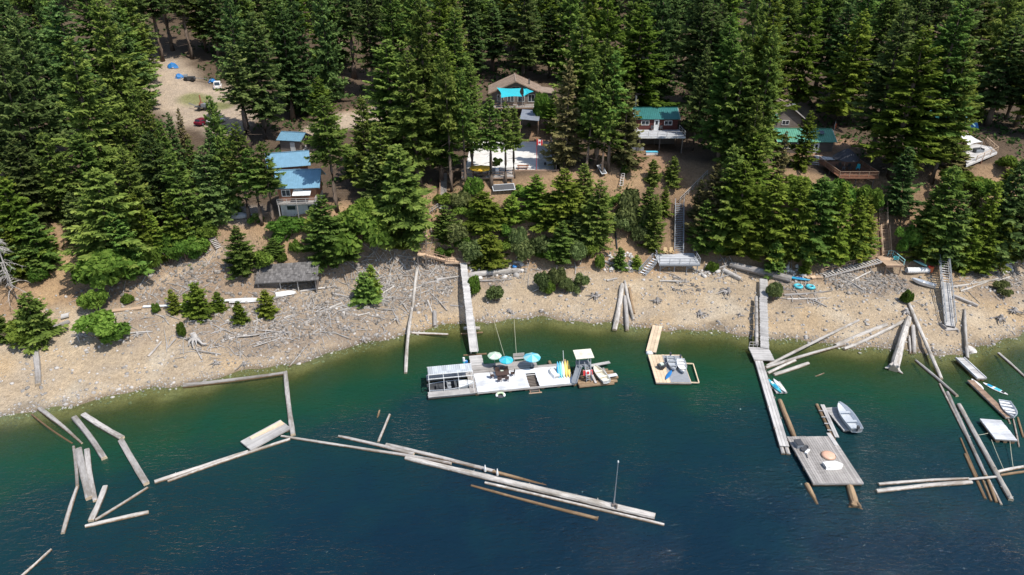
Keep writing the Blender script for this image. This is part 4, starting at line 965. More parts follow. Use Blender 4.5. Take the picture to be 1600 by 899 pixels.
L_(1140,416,1236,441,10,'huge grey log beached behind the right pier','grey_log',z1='g',z2='g',w2=13,name='driftwood_log',bend=0.004)
L_(1130,424,1158,439,7,'shorter split grey log under the huge beached log','silver_log',z1='g',z2='g',name='driftwood_log')
L_(1100,428,1140,414,3,'thin grey pole behind the grey deck','grey_log',z1='g',z2='g',name='driftwood_log')
# right booms
L_(1341,502,1198,572,4,'highest long bleached log sloping from gravel to the right pier','pale_log',z1='g',z2=0.15,w2=5,bend=0.004)
L_(1385,509,1305,540,6,'short thick bleached log on the gravel edge','pale_log',z1='g',z2=0.15)
L_(1412,503,1318,546,5,'bleached log with bolts touching the big rooted log','pale_log',z1='g',z2=0.1,w2=5.5)
L_(1326,537,1196,575,4,'lower long bleached log meeting the right pier','silver_log',w2=6)
L_(1242,564,1199,584,5.5,'upper of two short pale logs beside the narrow float','pale_log',w2=6)
L_(1263,568,1209,586,6,'lower of two short pale logs beside the narrow float','pale_log',w2=6.5)
L_(1288,583,1275,588,2,'tiny white stick of wood drifting on its own','pale_log')
L_(1419,499,1396,578,9,'massive white log with a flared root end in the water','pale_log',z1='g',z2=0.25,w2=15,roots=8,bend=0.002)
L_(1420,476,1471,592,5.5,'long slim log running from the gravel past the rooted log','pale_log',z1='g',z2=0.15,w2=5.5,bend=0.004)
L_(1426,511,1428,554,6,'short upright log right of the rooted log','silver_log',z1='g',z2='g',name='driftwood_log')
L_(1420,526,1422,554,4,'shortest thin log right of the rooted log','silver_log',z1='g',z2='g',name='driftwood_log')
L_(1431,564,1496,620,5,'grey log crossing the head of the long raft of logs','silver_log',w2=6)
L_(1507,485,1512,560,4.5,'round grey log leading from gravel to the small gangway','silver_log',z1='g',z2=0.25,w2=5.5,name='driftwood_log')
L_(1488,464,1526,480,6.5,'dark charred log on the gravel beside the metal stair','grey_log',z1='g',z2='g',name='driftwood_log')
L_(1560,552,1602,590,4.5,'slim pale log floating by the gravel at the far right cove','pale_log',z1=0.12)
L_(1468,600,1564,788,3.6,'slim outermost pale log of the long raft of logs','pale_log',w2=4.5,bend=0.003)
L_(1480,614,1540,744,6.5,'dark rough middle log of the long raft','grey_log',w2=6.5,bend=0.004)
L_(1498,633,1579,781,7,'thickest white log of the long raft','pale_log',w2=8.5,bend=0.003)
L_(1501,685,1527,745,3,'thin brown pole on the inner side of the long raft','brown_log')
L_(1508,710,1540,781,5,'half sunken brown log on the inner side of the raft','brown_log',z1=0.05,z2=0.0)
L_(1534,748,1549,784,4.5,'brown log end sticking out below the raft','brown_log',z1=0.02,z2=0.02)
L_(1541,744,1557,786,5,'tan log end sticking out below the raft','brown_log',z1=0.06,z2=0.06)
L_(1373,757,1513,748,6,'upper white boom log lying across from the long raft','pale_log',w2=4.5)
L_(1370,768,1517,754,7.5,'lower white boom log with an orange patch','pale_log',w2=7.5)
L_(1514,749,1557,745,3.6,'thin pale link log crossing the long raft','pale_log',z1=0.45,z2=0.5)
L_(1558,738,1604,729,5.5,'upper white boom log at the outer side of the raft','pale_log')
L_(1563,743,1604,737,4.5,'lower brown boom log at the outer side of the raft','brown_log')
L_(1218,626,1241,684,7.5,'knotty brown float log beside the narrow float','brown_log',w2=8.5,z1=0.1,z2=0.12)
L_(1260,757,1277,790,9,'brown sunken float log under the square float','brown_log',z1=0.05,z2=-0.12,w2=6)
L_(1326,757,1337,795,11,'brown float log with flared roots under the square float','brown_log',z1=0.05,z2=-0.05,w2=15,roots=6)

# ------------------------------------------------------------------ planked raft with the pale plank
def raft(name, label, pxs, top, mat='grey_plank', along='x', pw=0.22, floats=2, cat='float', fm='brown_log', side='grey_plank', group=None):
    c, rz, w, d = rect(pxs, top); o = thing(name, label, cat, (c.x, c.y, 0), rz, group)
    decking(o, w, d, top, mat, along, pw)
    bz = top-.13
    for s in (-1, 1):
        MB().box((0, s*(d/2-.05), bz), (w-.02, .1, .15)).build('edge_beam', side, o); MB().box((s*(w/2-.05), 0, bz-.002), (.1, d-.22, .15)).build('edge_beam', side, o)
    for k in range(floats):
        q = -w/2+.4+(w-.8)*(k/(floats-1) if floats > 1 else .5)
        if along == 'y': MB().tube((-w/2+.1, -d/2+.35+(d-.7)*(k/max(1, floats-1)), top-.42), (w/2-.1, -d/2+.35+(d-.7)*(k/max(1, floats-1)), top-.42), .24, .24, 8).build('float_log', fm, o)
        else: MB().tube((q, -d/2+.05, top-.42), (q, d/2-.05, top-.42), .24, .24, 8).build('float_log', fm, o)
    return o, Frame((c.x, c.y, 0), rz), w, d
raft('planked_raft', 'grey planked raft moored inside the log square', ((375,690),(438,656),(454,669),(392,703)), 0.42, 'light_plank', 'x', 0.3)
a, b = W(391, 685, .5), W(442, 660, .5)
o = MB().add([(-(b-a).length/2, -.2, 0), ((b-a).length/2, -.42, 0), ((b-a).length/2, .42, 0), (-(b-a).length/2, .18, 0), (-(b-a).length/2, -.2, .1), ((b-a).length/2, -.42, .1), ((b-a).length/2, .42, .1), (-(b-a).length/2, .18, .1)], ((0,3,2,1),(4,5,6,7),(0,1,5,4),(1,2,6,5),(2,3,7,6),(3,0,4,7))).build('loose_plank', 'new_plank', loc=((a.x+b.x)/2, (a.y+b.y)/2, .43), rot=(0, 0, math.atan2(b.y-a.y, b.x-a.x)))
tag(o, 'pale yellow tapered plank lying on the grey planked raft', 'plank')

# ------------------------------------------------------------------ main dock
A, B = W(746, 613, .7), W(912, 597, .7); MR = math.atan2(B.y-A.y, B.x-A.x); MF = Frame((A.x, A.y, 0), MR)
dock = thing('main_dock', 'long floating dock with white deck and grey planked back platform', 'dock', (A.x, A.y, 0), MR)
Wd = MF.px(899, 599, .7).x; Dp = 4.5; nx0, nx1 = MF.px(826, 600, .7).x, MF.px(842, 600, .7).x; nd = 3.4
for x0, x1, y0, y1 in ((0, nx0, 0, Dp), (nx1, Wd, 0, Dp), (nx0, nx1, nd, Dp)): decking(dock, x1-x0, y1-y0, .7, 'white_plank', 'x', .3, .05, (x0+x1)/2, (y0+y1)/2, .015)
bx0, bx1 = MF.px(733, 578, .7).x, MF.px(839, 570, .7).x
decking(dock, bx1-bx0, 2.3, .68, 'grey_plank', 'x', .24, .05, (bx0+bx1)/2, Dp+1.16)
decking(dock, Wd-bx1, .7, .66, 'grey_plank', 'x', .24, .05, (Wd+bx1)/2, Dp+.36)
decking(dock, .95, Dp-.1, .67, 'grey_plank', 'y', .24, .05, -.5, Dp/2)
MB().box((Wd/2, .04, .50), (Wd, .1, .28)).build('edge_beam', 'grey_plank', dock); MB().box((Wd/2, Dp+.9, .42), (Wd, .1, .2)).build('edge_beam', 'dark_plank', dock)
for k in range(7): MB().tube((k*Wd/6, .15, .22), (k*Wd/6, Dp+2, .22), .26, .26, 8).build('float_log', 'brown_log', dock)
q = MF.px(746, 560, .7); decking(dock, 1.9, 2.6, .70, 'light_plank', 'x', .24, .05, MF.px(744, 562, .7).x, Dp+3.5)
# swim ramp let into the deck
rp = thing('swim_ramp', 'brown slatted swim ramp set into the white dock', 'ramp', (A.x, A.y, 0), MR)
mb = MB(); cx = (nx0+nx1)/2
for k in range(13):
    t = k/12; mb.box((cx, nd-.15-t*(nd+.5), .34-.42*t), (nx1-nx0-.12, .24, .04))
mb.build('slats', 'dark_plank', rp, kind='stuff')
MB().box((cx, nd-.25, .55), (nx1-nx0-.08, .12, .1)).build('top_bar', 'light_plank', rp); MB().box((cx, -.55, -.02), (nx1-nx0+.4, .18, .2)).build('end_bar', 'brown_plank', rp)
for s in (nx0+.05, nx1-.05): MB().bar((s, nd-.1, .42), (s, -.6, .02), .07, .12).build('side_rail', 'brown_plank', rp)
# boat shelter
sh = thing('boat_shelter', 'boat shelter with translucent corrugated roof at the dock end', 'shelter', (A.x, A.y, 0), MR)
sx0, sx1 = MF.px(669, 619, .6).x, -.05; y2 = 3.1
decking(sh, sx1-sx0, 1.25, .62, 'light_plank', 'x', .3, .06, (sx0+sx1)/2, .62); decking(sh, sx1-sx0, 1.3, .62, 'grey_plank', 'x', .3, .06, (sx0+sx1)/2, y2+1.7)
for y in (.6, y2+1.7): MB().tube((sx0, y, .2), (sx1, y, .2), .36, .34, 9).build('float_log', 'silver_log', sh)
RX0, RX1 = sx0+.25, sx1-.35; zf, zb = 2.75, 2.5; yf, yb = 1.3, 4.6
ncor = 22; vs = []
nseg = 66
for k in range(nseg+1):
    x = RX0+(RX1-RX0)*k/nseg; dz = .035*math.sin(k*math.pi*2/3*.999)
    vs += [(x, yb, zb+dz), (x, (yb+yf)/2, (zb+zf)/2+dz+.05), (x, yf+.9, zf+dz)]
mb = MB()
for k in range(nseg): mb.add([vs[3*k], vs[3*k+3], vs[3*k+4], vs[3*k+1]], [(0, 1, 2, 3)], r=(k//7*37 % 10)/10); mb.add([vs[3*k+1], vs[3*k+4], vs[3*k+5], vs[3*k+2]], [(0, 1, 2, 3)], r=(k//7*53 % 10)/10)
mb.build('roof', 'clear_roof', sh)
for k in range(4):
    x = RX0+(RX1-RX0)*k/3
    MB().tube((x, yf-.2, .6), (x, yf-.2, zf), .045, .045, 6).build('front_post', 'white_paint', sh); MB().tube((x, yb-.1, .6), (x, yb-.1, zb), .045, .045, 6).build('rear_post', 'white_paint', sh)
    MB().bar((x, yf-.25, zf-.02), (x, yb, zb-.06), .06, .07).build('rafter', 'white_paint', sh)
for y, z in ((yf-.2, zf+.04), (yf+.9, zf+.0), (yb, zb-.06)): MB().bar((RX0-.1, y, z), (RX1+.1, y, z), .07, .09).build('roof_beam', 'white_paint', sh)
b_ = MF.o+Matrix.Rotation(MR, 3, 'Z') @ Vector(((sx0+sx1)/2, 2.25, -.1))
boat('runabout', 'motor runabout with white bow moored under the boat shelter', 6.2, 2.0, .85, b_, MR+.02, 'aluminium', 'dark_grey', 0, deck='white_paint', consoles=True)
# parasols, furniture
def at(px, py, z=.7): return W(px, py, z)
for (x, y, rr, mats, lab) in ((773, 573, 1.02, ['pale_green', 'cream_cloth'], 'pale green and cream striped parasol at the back of the dock'), (791, 580, 1.02, ['sky_blue', 'turquoise'], 'bright blue parasol over the dining table on the dock'), (831, 575, 1.25, ['pale_teal', 'sky_blue'], 'large pale turquoise parasol near the bench on the dock')):
    parasol(lab, at(x, y), rr, 2.3, mats, drop=.36)
tp = at(785, 590); t = thing('dining_table', 'brown wicker dining table in the middle of the white dock', 'table', tp, MR)
MB().box((0, 0, .72), (1.9, 1.0, .05)).build('table_top', 'wicker', t); MB().box((0, 0, .36), (1.3, .5, .68)).build('pedestal', 'wicker', t)
for i, (dx, dy, rz, cu) in enumerate(((-1.45, .1, 1.57, None), (1.5, .2, -1.57, None), (-.55, -.95, 3.14, 'white_paint'), (.5, -.95, 3.0, 'white_paint'), (-.6, .95, 0, None), (.1, 1.0, 0, 'cream_cloth'), (.75, .95, .1, None))):
    q = tp+Matrix.Rotation(MR, 3, 'Z') @ Vector((dx, dy, 0)); chair('brown wicker armchair '+('with white cushion ' if cu == 'white_paint' else 'with cream cushion ' if cu else '')+'at the dock dining table'+(' end' if abs(dx) > 1 else ''), q, MR+rz, 'wicker', 'chairs round the dock table', cushion=cu)
p = at(811, 563); o = thing('bench', 'grey slatted bench at the back edge of the dock', 'bench', p, MR)
for k in range(4): MB().box((0, -.3+.14*k, .45), (1.7, .12, .03)).build('seat_slat', 'grey_plank', o)
for k in range(4): MB().box((0, .28+.02*k, .58+.13*k), (1.7, .03, .11)).build('back_slat', 'grey_plank', o)
for s in (-1, 1): MB().box((s*.75, 0, .22), (.07, .55, .44)).build('leg', 'grey_plank', o)
p = at(865, 584); boat('overturned_dinghy', 'white dinghy lying upside down on the dock', 2.5, 1.25, .45, p+Vector((0, 0, .5)), MR+1.75, 'white_paint', seats=0, motor=False, tilt=(math.pi, 0))
# rack of boards
rk = thing('board_rack', 'grey wooden rack leaning full of boards on the dock', 'rack', at(880, 584), MR)
for s in (-.9, .9): MB().bar((s, -.6, 0), (s, .5, 1.2), .08, .08).build('upright', 'grey_plank', rk); MB().bar((s, .5, 0), (s, .5, 1.2), .08, .08).build('back_leg', 'grey_plank', rk)
MB().bar((-1, .4, 1.1), (1, .4, 1.1), .06, .06).build('crossbar', 'grey_plank', rk)
for i, (dx, mt, lab) in enumerate(((-.75, 'kayak_blue', 'dark blue board'), (-.4, 'aqua', 'pale aqua board'), (-.05, 'cream_cloth', 'cream board'), (.35, 'yellow', 'yellow board'), (.75, 'yellow', 'yellow board with a tan edge'))):
    q = at(880, 584)+Matrix.Rotation(MR, 3, 'Z') @ Vector((dx, -.05, .72)); o = board('paddle_board', lab+' standing in the dock rack', 'board', 2.6, .46, q, MR+1.45, mt, .09); o.rotation_euler = Euler((0, -.62, MR+1.50), 'XYZ')
o = thing('signal_post', 'thin white pole standing behind the board rack', 'pole', at(881, 572), MR); MB().tube((0, 0, 0), (-.15, .2, 2.5), .05, .04, 6).build('pole', 'white_paint', o); MB().box((0, 0, .03), (.4, .4, .06)).build('base', 'grey_plank', o)
# blue barrel and marker at the back
o = thing('barrel', 'blue plastic barrel float beside the dock platform', 'barrel', W(728, 572, .1), MR); MB().lathe([(0, .9), (.28, .9), (.31, .8), (.29, .5), (.31, .45), (.29, .1), (.26, 0), (0, 0)], 12).build('body', 'blue', o, smooth_=False); MB().lathe([(0, .94), (.1, .94), (.1, .88)], 8).build('bung', 'white_paint', o)
o = thing('barrel', 'second blue barrel lying against the dock platform', 'barrel', W(731, 575, .2), MR); MB().tube((-.4, 0, .3), (.4, 0, .3), .3, .3, 12).build('body', 'blue', o); MB().tube((-.1, 0, .3), (.1, 0, .3), .315, .315, 12).build('hoop', 'blue', o)
o = thing('marker_post', 'upright pale blue topped post beside the boat shelter', 'post', W(725, 575, .2), MR); MB().tube((0, 0, -.2), (0, 0, 1.2), .17, .17, 9).build('tube', 'aqua', o); MB().tube((0, 0, 1.2), (0, 0, 1.75), .18, .17, 9).build('cap', 'white_paint', o)
# slide tower
TS = MF.px(899, 590, .7); to = at(913, 588); st_ = thing('slide_tower', 'grey slide tower with cream roof and flag at the dock end', 'tower', to, MR)
TF = Frame((to.x, to.y, .7), MR)
for sx in (-1, 1):
    for sy in (-1, 1): MB().tube((sx*.95, sy*.8+.6, -.3), (sx*.8, sy*.7+.9, 3.0), .09, .08, 7).build('post', 'slate_paint', st_)
MB().box((0, 1.0, 3.08), (2.6, 2.0, .1), tilt=(.12, 0, 0)).build('roof', 'cream_paint', st_)
MB().box((0, .8, 1.6), (1.9, 1.6, .1)).build('platform', 'slate_paint', st_)
mb = MB(); mb.bar((-.75, .2, 1.62), (-1.9, -1.6, .1), .7, .06).build('slide_bed', 'slate_paint', st_)
for s in (-.36, .36): MB().bar((-.75+s*.85, .2-s*.55, 1.75), (-1.9+s*.85, -1.6-s*.55, .22), .07, .28).build('slide_side', 'slate_paint', st_)
stair(st_, (.35, .1, 1.62), (.35, -1.3, .05), .7, 'slate_paint', rails=(1, -1), rh=.7)
fl = MB().slab([(-.45, -.95, .75), (.95, -.95, .75), (.95, -.75, 1.5), (-.45, -.75, 1.5)], .02).build('flag', 'white_paint', st_)
for x0, x1, mt in ((-.44, -.1, 'red'), (.6, .94, 'red')): MB().slab([(x0, -.965, .76), (x1, -.965, .76), (x1, -.765, 1.49), (x0, -.765, 1.49)], .012).build('flag_band', mt, fl)
MB().slab([(.1, -.955, .95), (.25, -.94, .9), (.4, -.955, .95), (.45, -.9, 1.2), (.25, -.84, 1.4), (.05, -.9, 1.2)], .012).build('maple_leaf', 'red', fl)
# logs and boats at the dock end
end_ = thing('dock_extension', 'unplanked brown log end of the dock', 'float', to, MR)
for k, (y, l) in enumerate(((-1.7, 3.9), (-1.05, 4.5), (-.35, 4.9), (.35, 4.8), (1.1, 4.6), (1.8, 4.0))): MB().sweep([(-1.2, y, -.42), (1.5, y+R.uniform(-.1, .1), -.45), (l, y+R.uniform(-.15, .15), -.55)], [.3, .29, .24], 9, jit=.05).build('float_log', 'brown_log', end_)
MB().box((1.2, .1, -.05), (.3, 3.8, .12)).build('cross_beam', 'grey_plank', end_); MB().box((3.3, .1, -.15), (.25, 3.4, .12)).build('cross_beam', 'grey_plank', end_)
MB().bar((.6, 2.3, .0), (4.6, 2.9, .0), .55, .1).build('walk_plank', 'light_plank', end_); MB().bar((3.2, -.5, -.02), (4.7, -.3, -.02), .6, .08).build('walk_plank', 'white_plank', end_)
q = to+Matrix.Rotation(MR, 3, 'Z') @ Vector((2.35, -.1, .0)); q.z = .55
boat('row_boat', 'cream rowing boat resting on the brown log end of the dock', 4.0, 1.45, .5, q, MR+1.75, 'white_paint', 'cream_paint', 3, 'cream_paint', motor=False)
o = thing('float_chair', 'white and lime floating lounge chair drifting before the dock', 'float', W(782, 620, .0)); P_ = [(.55*math.cos(t), .5*math.sin(t)+.1, .2) for t in np.linspace(-.6, math.pi+.6, 12)]
MB().sweep(P_, [.16]*12, 8).build('armrest_ring', 'white_paint', o, smooth_=True); MB().sweep([(.42*math.cos(t), .38*math.sin(t)+.05, .34) for t in np.linspace(0, math.pi, 9)], [.13]*9, 8).build('inner_ring', 'lime', o, smooth_=True); MB().box((0, 0, .05), (.7, .7, .06)).build('seat', 'dark_grey', o)
# ropes
rope_line('taut line from the shore to the back of the dock by the blue parasol', (G(771, 500)+Vector((0, 0, .2)), W(788, 556, .75)), .03)
rope_line('taut line from the shore to the back of the dock by the bench', (G(803, 499)+Vector((0, 0, .2)), W(807, 556, .75)), .03)

# ------------------------------------------------------------------ pier to the main dock
a, b = W(724, 411, ZL-.1), W(741, 550, .85); F_ = Frame((b.x, b.y, 0), math.atan2(a.y-b.y, a.x-b.x))
o = thing('long_pier', 'long narrow grey plank pier sloping from the stair landing to the dock', 'pier', (b.x, b.y, 0), F_.rz)
la = F_.loc(a); Lp = la.x; n_ = int(Lp/.28); mb = MB(); sl = (a.z-b.z)/Lp
for k in range(n_):
    t = (k+.5)/n_; mb.box((Lp*t, R.uniform(-.04, .04), b.z+(a.z-b.z)*t), (Lp/n_-.03, 1.15, .05), tilt=(0, -math.atan(sl), 0))
mb.build('decking', 'light_plank', o, kind='stuff')
for s in (-.48, .48): MB().bar((0, s, b.z-.16), (Lp, s, a.z-.16), .12, .26).build('stringer', 'grey_plank', o)
for s in (-.6, .6): MB().bar((0, s, b.z+.07), (Lp*.35, s, b.z+.07+sl*Lp*.35), .1, .1).build('kerb', 'light_plank', o)
legs(o, [(Lp*t, s, b.z+(a.z-b.z)*t-.25) for t in (.12, .3, .48, .64, .8, .95) for s in (-.5, .5)], frame=F_)
for t in (.02, .3): MB().tube((Lp*t, -1.9, .05), (Lp*t, 1.6, .05), .16, .14, 8).build('cross_log', 'brown_log', o)

# ------------------------------------------------------------------ small new float with boats
raft('gangplank_float', 'bare new plank gangway floating free by the small raft', ((1023,509),(1039,510),(1021,551),(1006,547)), .45, 'new_plank', 'y', .45)
fo, ff, fw, fd = raft('new_float', 'new pale plank float carrying two small boats', ((1019,554),(1072,555),(1073,598),(1018,598)), .5, 'new_plank', 'y', .5, 3)
MB().box((fw*.2, -.1, .515), (fw*.56, fd*.96, .02)).build('carpet', 'carpet', fo)
for i, (x, y, rz, mt, lab, mo) in enumerate(((1050, 571, -1.62, 'aluminium', 'small aluminium boat on the new float beside the blue board', True), (1065, 575, -1.66, 'aluminium', 'white seated aluminium boat on the new float next to its empty frame', True))):
    boat('small_boat', lab, 3.6, 1.35, .5, W(x, y, .54), rz, mt, 'aluminium' if i == 0 else 'white_paint', 3, 'grey_paint' if i == 0 else 'white_paint', motor=mo)
board('paddle_board', 'bright blue board leaning on the small aluminium boat', 'board', 2.6, .6, W(1045, 586, .62), 1.05, 'blue', .1)
o = thing('hand_cart', 'dark hand cart with a wheel on the new float', 'cart', W(1034, 575, .54), .4); MB().box((0, 0, .45), (1.2, .8, .35)).build('tray', 'dark_grey', o); MB().bar((.5, 0, .6), (1.3, 0, 1.0), .06, .06).build('handle', 'metal', o)
for s in (-1, 1): MB().tube((-.2, s*.42, .28), (-.2, s*.5, .28), .28, .28, 12).build('wheel', 'black', o)
MB().box((-.1, 0, .7), (.5, .5, .2)).build('sack', 'cream_cloth', o)
fr = thing('timber_raft', 'empty pale wooden frame tied to the new float', 'raft', (0, 0, 0)); c, rz, w, d = rect(((1073,568),(1087,569),(1088,598),(1074,598)), .35); fr.location = (c.x, c.y, .35); fr.rotation_euler = (0, 0, rz)
for s in (-1, 1): MB().box((s*(w/2), 0, 0), (.14, d, .14)).build('side_beam', 'new_plank', fr); MB().box((0, s*(d/2), .002), (w-.15, .14, .14)).build('end_beam', 'new_plank', fr)
o = thing('mooring_buoy', 'white rounded buoy between the gangway and the new float', 'buoy', W(1015, 553, 0)); MB().lathe([(0, .5), (.3, .42), (.45, .2), (.4, -.05)], 10, sx=1.3).build('float', 'white_paint', o, smooth_=True); MB().tube((0, 0, .45), (.2, .1, .7), .05, .05, 6).build('ring', 'rope', o)

# ------------------------------------------------------------------ right pier, narrow float, square float
gp = G(1192, 434); a = Vector((W(1192, 436, gp.z+.5).x, W(1192, 436, gp.z+.5).y, gp.z+.5)); b = W(1195, 544, .85)
F_ = Frame((b.x, b.y, 0), math.atan2(a.y-b.y, a.x-b.x)); o = thing('right_pier', 'grey plank pier with round log fender sloping off the gravel', 'pier', (b.x, b.y, 0), F_.rz)
Lp = F_.loc(a).x; n_ = int(Lp/.26); mb = MB(); sl = (a.z-b.z)/Lp
for k in range(n_): t = (k+.5)/n_; mb.box((Lp*t, R.uniform(-.06, .06)+(.0 if t < .7 else -.15), b.z+(a.z-b.z)*t), (Lp/n_-.03, 1.25, .05), tilt=(0, -math.atan(sl), 0))
mb.build('decking', 'light_plank', o, kind='stuff')
for s in (-.5, .5): MB().bar((0, s, b.z-.16), (Lp, s, a.z-.16), .12, .24).build('stringer', 'grey_plank', o)
for k in range(8):
    t0 = .03+k*.085; MB().sweep([(Lp*t0, 1.15, b.z-.1+(a.z-b.z)*t0), (Lp*(t0+.05), 1.15, b.z-.1+(a.z-b.z)*(t0+.05)), (Lp*(t0+.08), 1.15, b.z-.1+(a.z-b.z)*(t0+.08))], [.26, .29, .25], 9).build('fender_log', 'silver_log', o)
legs(o, [(Lp*t, s, b.z+(a.z-b.z)*t-.25) for t in (.1, .35, .6, .85) for s in (-.5, .5)], frame=F_)
po, pf, pw_, pd = raft('landing_float', 'grey planked landing float at the foot of the right pier', ((1172,543),(1205,543),(1206,563),(1176,561)), .75, 'light_plank', 'x', .26)
rail(po, [(-pw_/2+.05, pd/2-.05, .75), (-.2, pd/2-.05, .75)], .9, 2, 'grey_plank')
a, b = W(1184, 558, .5), W(1226, 697, .5); F_ = Frame((a.x, a.y, 0), math.atan2(b.y-a.y, b.x-a.x)); o = thing('narrow_float', 'long narrow grey plank float leading towards the square float', 'float', (a.x, a.y, 0), F_.rz); Lf = (b-a).length
decking(o, Lf, 1.15, .5, 'light_plank', 'x', .38, .06, Lf/2)
for s in (-.3, .3): MB().sweep([(-.2, s, .1), (Lf*.5, s, .12), (Lf+1.1, s, .08)], [.27, .28, .26], 9).build('float_log', 'silver_log', o)
for k in range(9): MB().box((Lf*(k+.5)/9, R.choice((-.6, .6)), .5), (.3, .18, .12)).build('cleat', 'dark_plank', o)
qo, qf, qw, qd = raft('square_float', 'big square weathered plank float with boats and boxes on it', ((1240,682),(1311,682),(1340,755),(1259,756)), .62, 'grey_plank', 'y', .3, 4, fm='brown_log')
MB().box((qw/2-.35, qd/2-.6, .66), (.5, 2.4, .06)).build('cover_plank', 'light_plank', qo)
bxp = W(1247, 697, .62); o = thing('storage_box', 'dark grey plastic storage box on the square float', 'box', bxp, qf.rz+.1); MB().box((0, 0, .28), (.75, 1.0, .56)).build('body', 'slate_paint', o); MB().box((0, 0, .60), (.82, 1.06, .08)).build('lid', 'dark_grey', o)
o = thing('spare_motor', 'small white motor and black tub lying on the square float', 'motor', W(1261, 707, .62), .8); MB().box((0, 0, .12), (.9, .3, .22)).build('cowl', 'white_paint', o); MB().lathe([(.0, .12), (.4, .12), (.5, .25), (.55, .25), (.45, 0)], 12, (.3, .45, 0), 1.3, .7).build('tub', 'dark_grey', o); MB().bar((-.4, 0, .1), (-1.0, -.5, .06), .08, .08).build('shaft', 'dark_grey', o)
o = thing('round_float', 'round peach coloured float lying on the square float', 'float', W(1294, 713, .62)); MB().lathe([(0, .36), (.45, .34), (.75, .24), (.82, .1), (.75, 0)], 18).build('shell', 'peach', o, smooth_=True); MB().lathe([(.83, .06), (.86, .1), (.83, .15)], 18).build('rub_rim', 'tan_plank', o)
boat('overturned_dinghy', 'small white dinghy upside down beside the round peach float', 2.4, 1.25, .42, W(1302, 729, .62)+Vector((0, 0, .48)), .12, 'white_paint', seats=0, motor=False, tilt=(math.pi, 0))
a, b = W(1285, 632, .5), W(1308, 683, .5); F_ = Frame((a.x, a.y, 0), math.atan2(b.y-a.y, b.x-a.x)); o = thing('finger_float', 'thin plank finger float joined to the square float', 'float', (a.x, a.y, 0), F_.rz); Lf = (b-a).length
decking(o, Lf, .55, .5, 'light_plank', 'x', .28, .06, Lf/2); MB().tube((-.4, -.55, .08), (Lf, -.3, .1), .22, .24, 9).build('float_log', 'brown_log', o)
for k in range(4): MB().box((Lf*(.2+.2*k), -.55, .42), (.14, .5, .1)).build('crosspiece', 'light_plank', o)
raft('boat_float', 'small low float under the grey motor skiff', ((1294,638),(1323,634),(1342,672),(1312,672)), .35, 'light_plank', 'x', .25)
a, b = W(1336, 674, .4), W(1311, 638, .4); boat('motor_skiff', 'grey blue open motor skiff sitting on its small float', 5.4, 1.9, .7, (a+b)/2, math.atan2(b.y-a.y, b.x-a.x), 'aluminium', 'aluminium', 3, 'aluminium')
raft('kayak_float', 'tiny plank float with two kayaks beside the narrow float', ((1204,596),(1222,596),(1227,613),(1210,614)), .3, 'light_plank', 'y', .3)
board('kayak', 'turquoise kayak on the tiny float', 'kayak', 3.3, .72, W(1210, 604, .33), -1.35, 'aqua', .25, cockpit='kayak_blue', stripe=[(-.6, .5, .3, 'white_paint')])
board('kayak', 'white kayak on the tiny float', 'kayak', 3.3, .75, W(1218, 604, .33), -1.38, 'white_paint', .25, cockpit='cream_paint')

# ------------------------------------------------------------------ small dock at the right
go, gf, gw, gd = raft('gangway_float', 'white edged grey gangway float near the gravel point', ((1498,559),(1512,559),(1537,591),(1521,591)), .55, 'light_plank', 'x', .3)
for s in (-1, 1): MB().box((s*(gw/2-.08), 0, .6), (.14, gd, .1)).build('kerb', 'white_plank', go)
raft('brown_walkway', 'narrow brown plank walkway between gangway and small float', ((1532,594),(1542,594),(1560,652),(1549,652)), .45, 'brown_plank', 'x', .3)
raft('slatted_float', 'small pale slatted float roped to the outer boom', ((1539,655),(1573,657),(1581,688),(1547,685)), .6, 'white_plank', 'x', .34, 3)
board('paddle_board', 'plain white paddle board by the white edged gangway', 'board', 2.6, .85, W(1527, 601, .02), 1.6, 'white_paint', .12)
board('paddle_board', 'white paddle board with blue pads beside the brown walkway', 'board', 3.3, .9, W(1555, 608, .02), -1.05, 'white_paint', .12, stripe=[(-.75, .7, .5, 'kayak_blue'), (.3, .8, .6, 'aqua'), (1.0, .4, .4, 'black')])
a, b = W(1569, 629, .3), W(1582, 654, .3); boat('row_boat', 'aluminium rowing boat with white seats tied to the brown walkway', 3.9, 1.7, .55, (a+b)/2-Vector((0, 0, .25)), math.atan2(b.y-a.y, b.x-a.x), 'aluminium', 'aluminium', 4, 'white_paint', motor=False)
L_(1583,655,1592,698,3,'thin pale pole right of the small slatted float','pale_log'); L_(1590,652,1599,684,3,'second thin reddish pole right of the small slatted float','brown_log'); L_(1566,632,1578,662,3,'slim log between the walkway and the rowing boat','pale_log')
for (p1, p2, lab) in (((1527,680,.3),(1544,677,.6),'rope from the raft of logs to the small slatted float'),((1549,687,.6),(1568,733,.3),'rope from the slatted float to the outer boom log'),((1578,690,.6),(1583,730,.3),'second rope from the slatted float to the outer boom')): rope_line(lab, (W(*p1), W(*p2)), .03, .05)
o = MB().lathe([(0, .22), (.7, .18), (.95, 0)], 10, sx=.75, sy=1.2).build('shore_boulder', 'rock_pale', loc=G(1517, 546)); tag(o, 'flat pale boulder at the waterline beside the gangway', 'boulder')
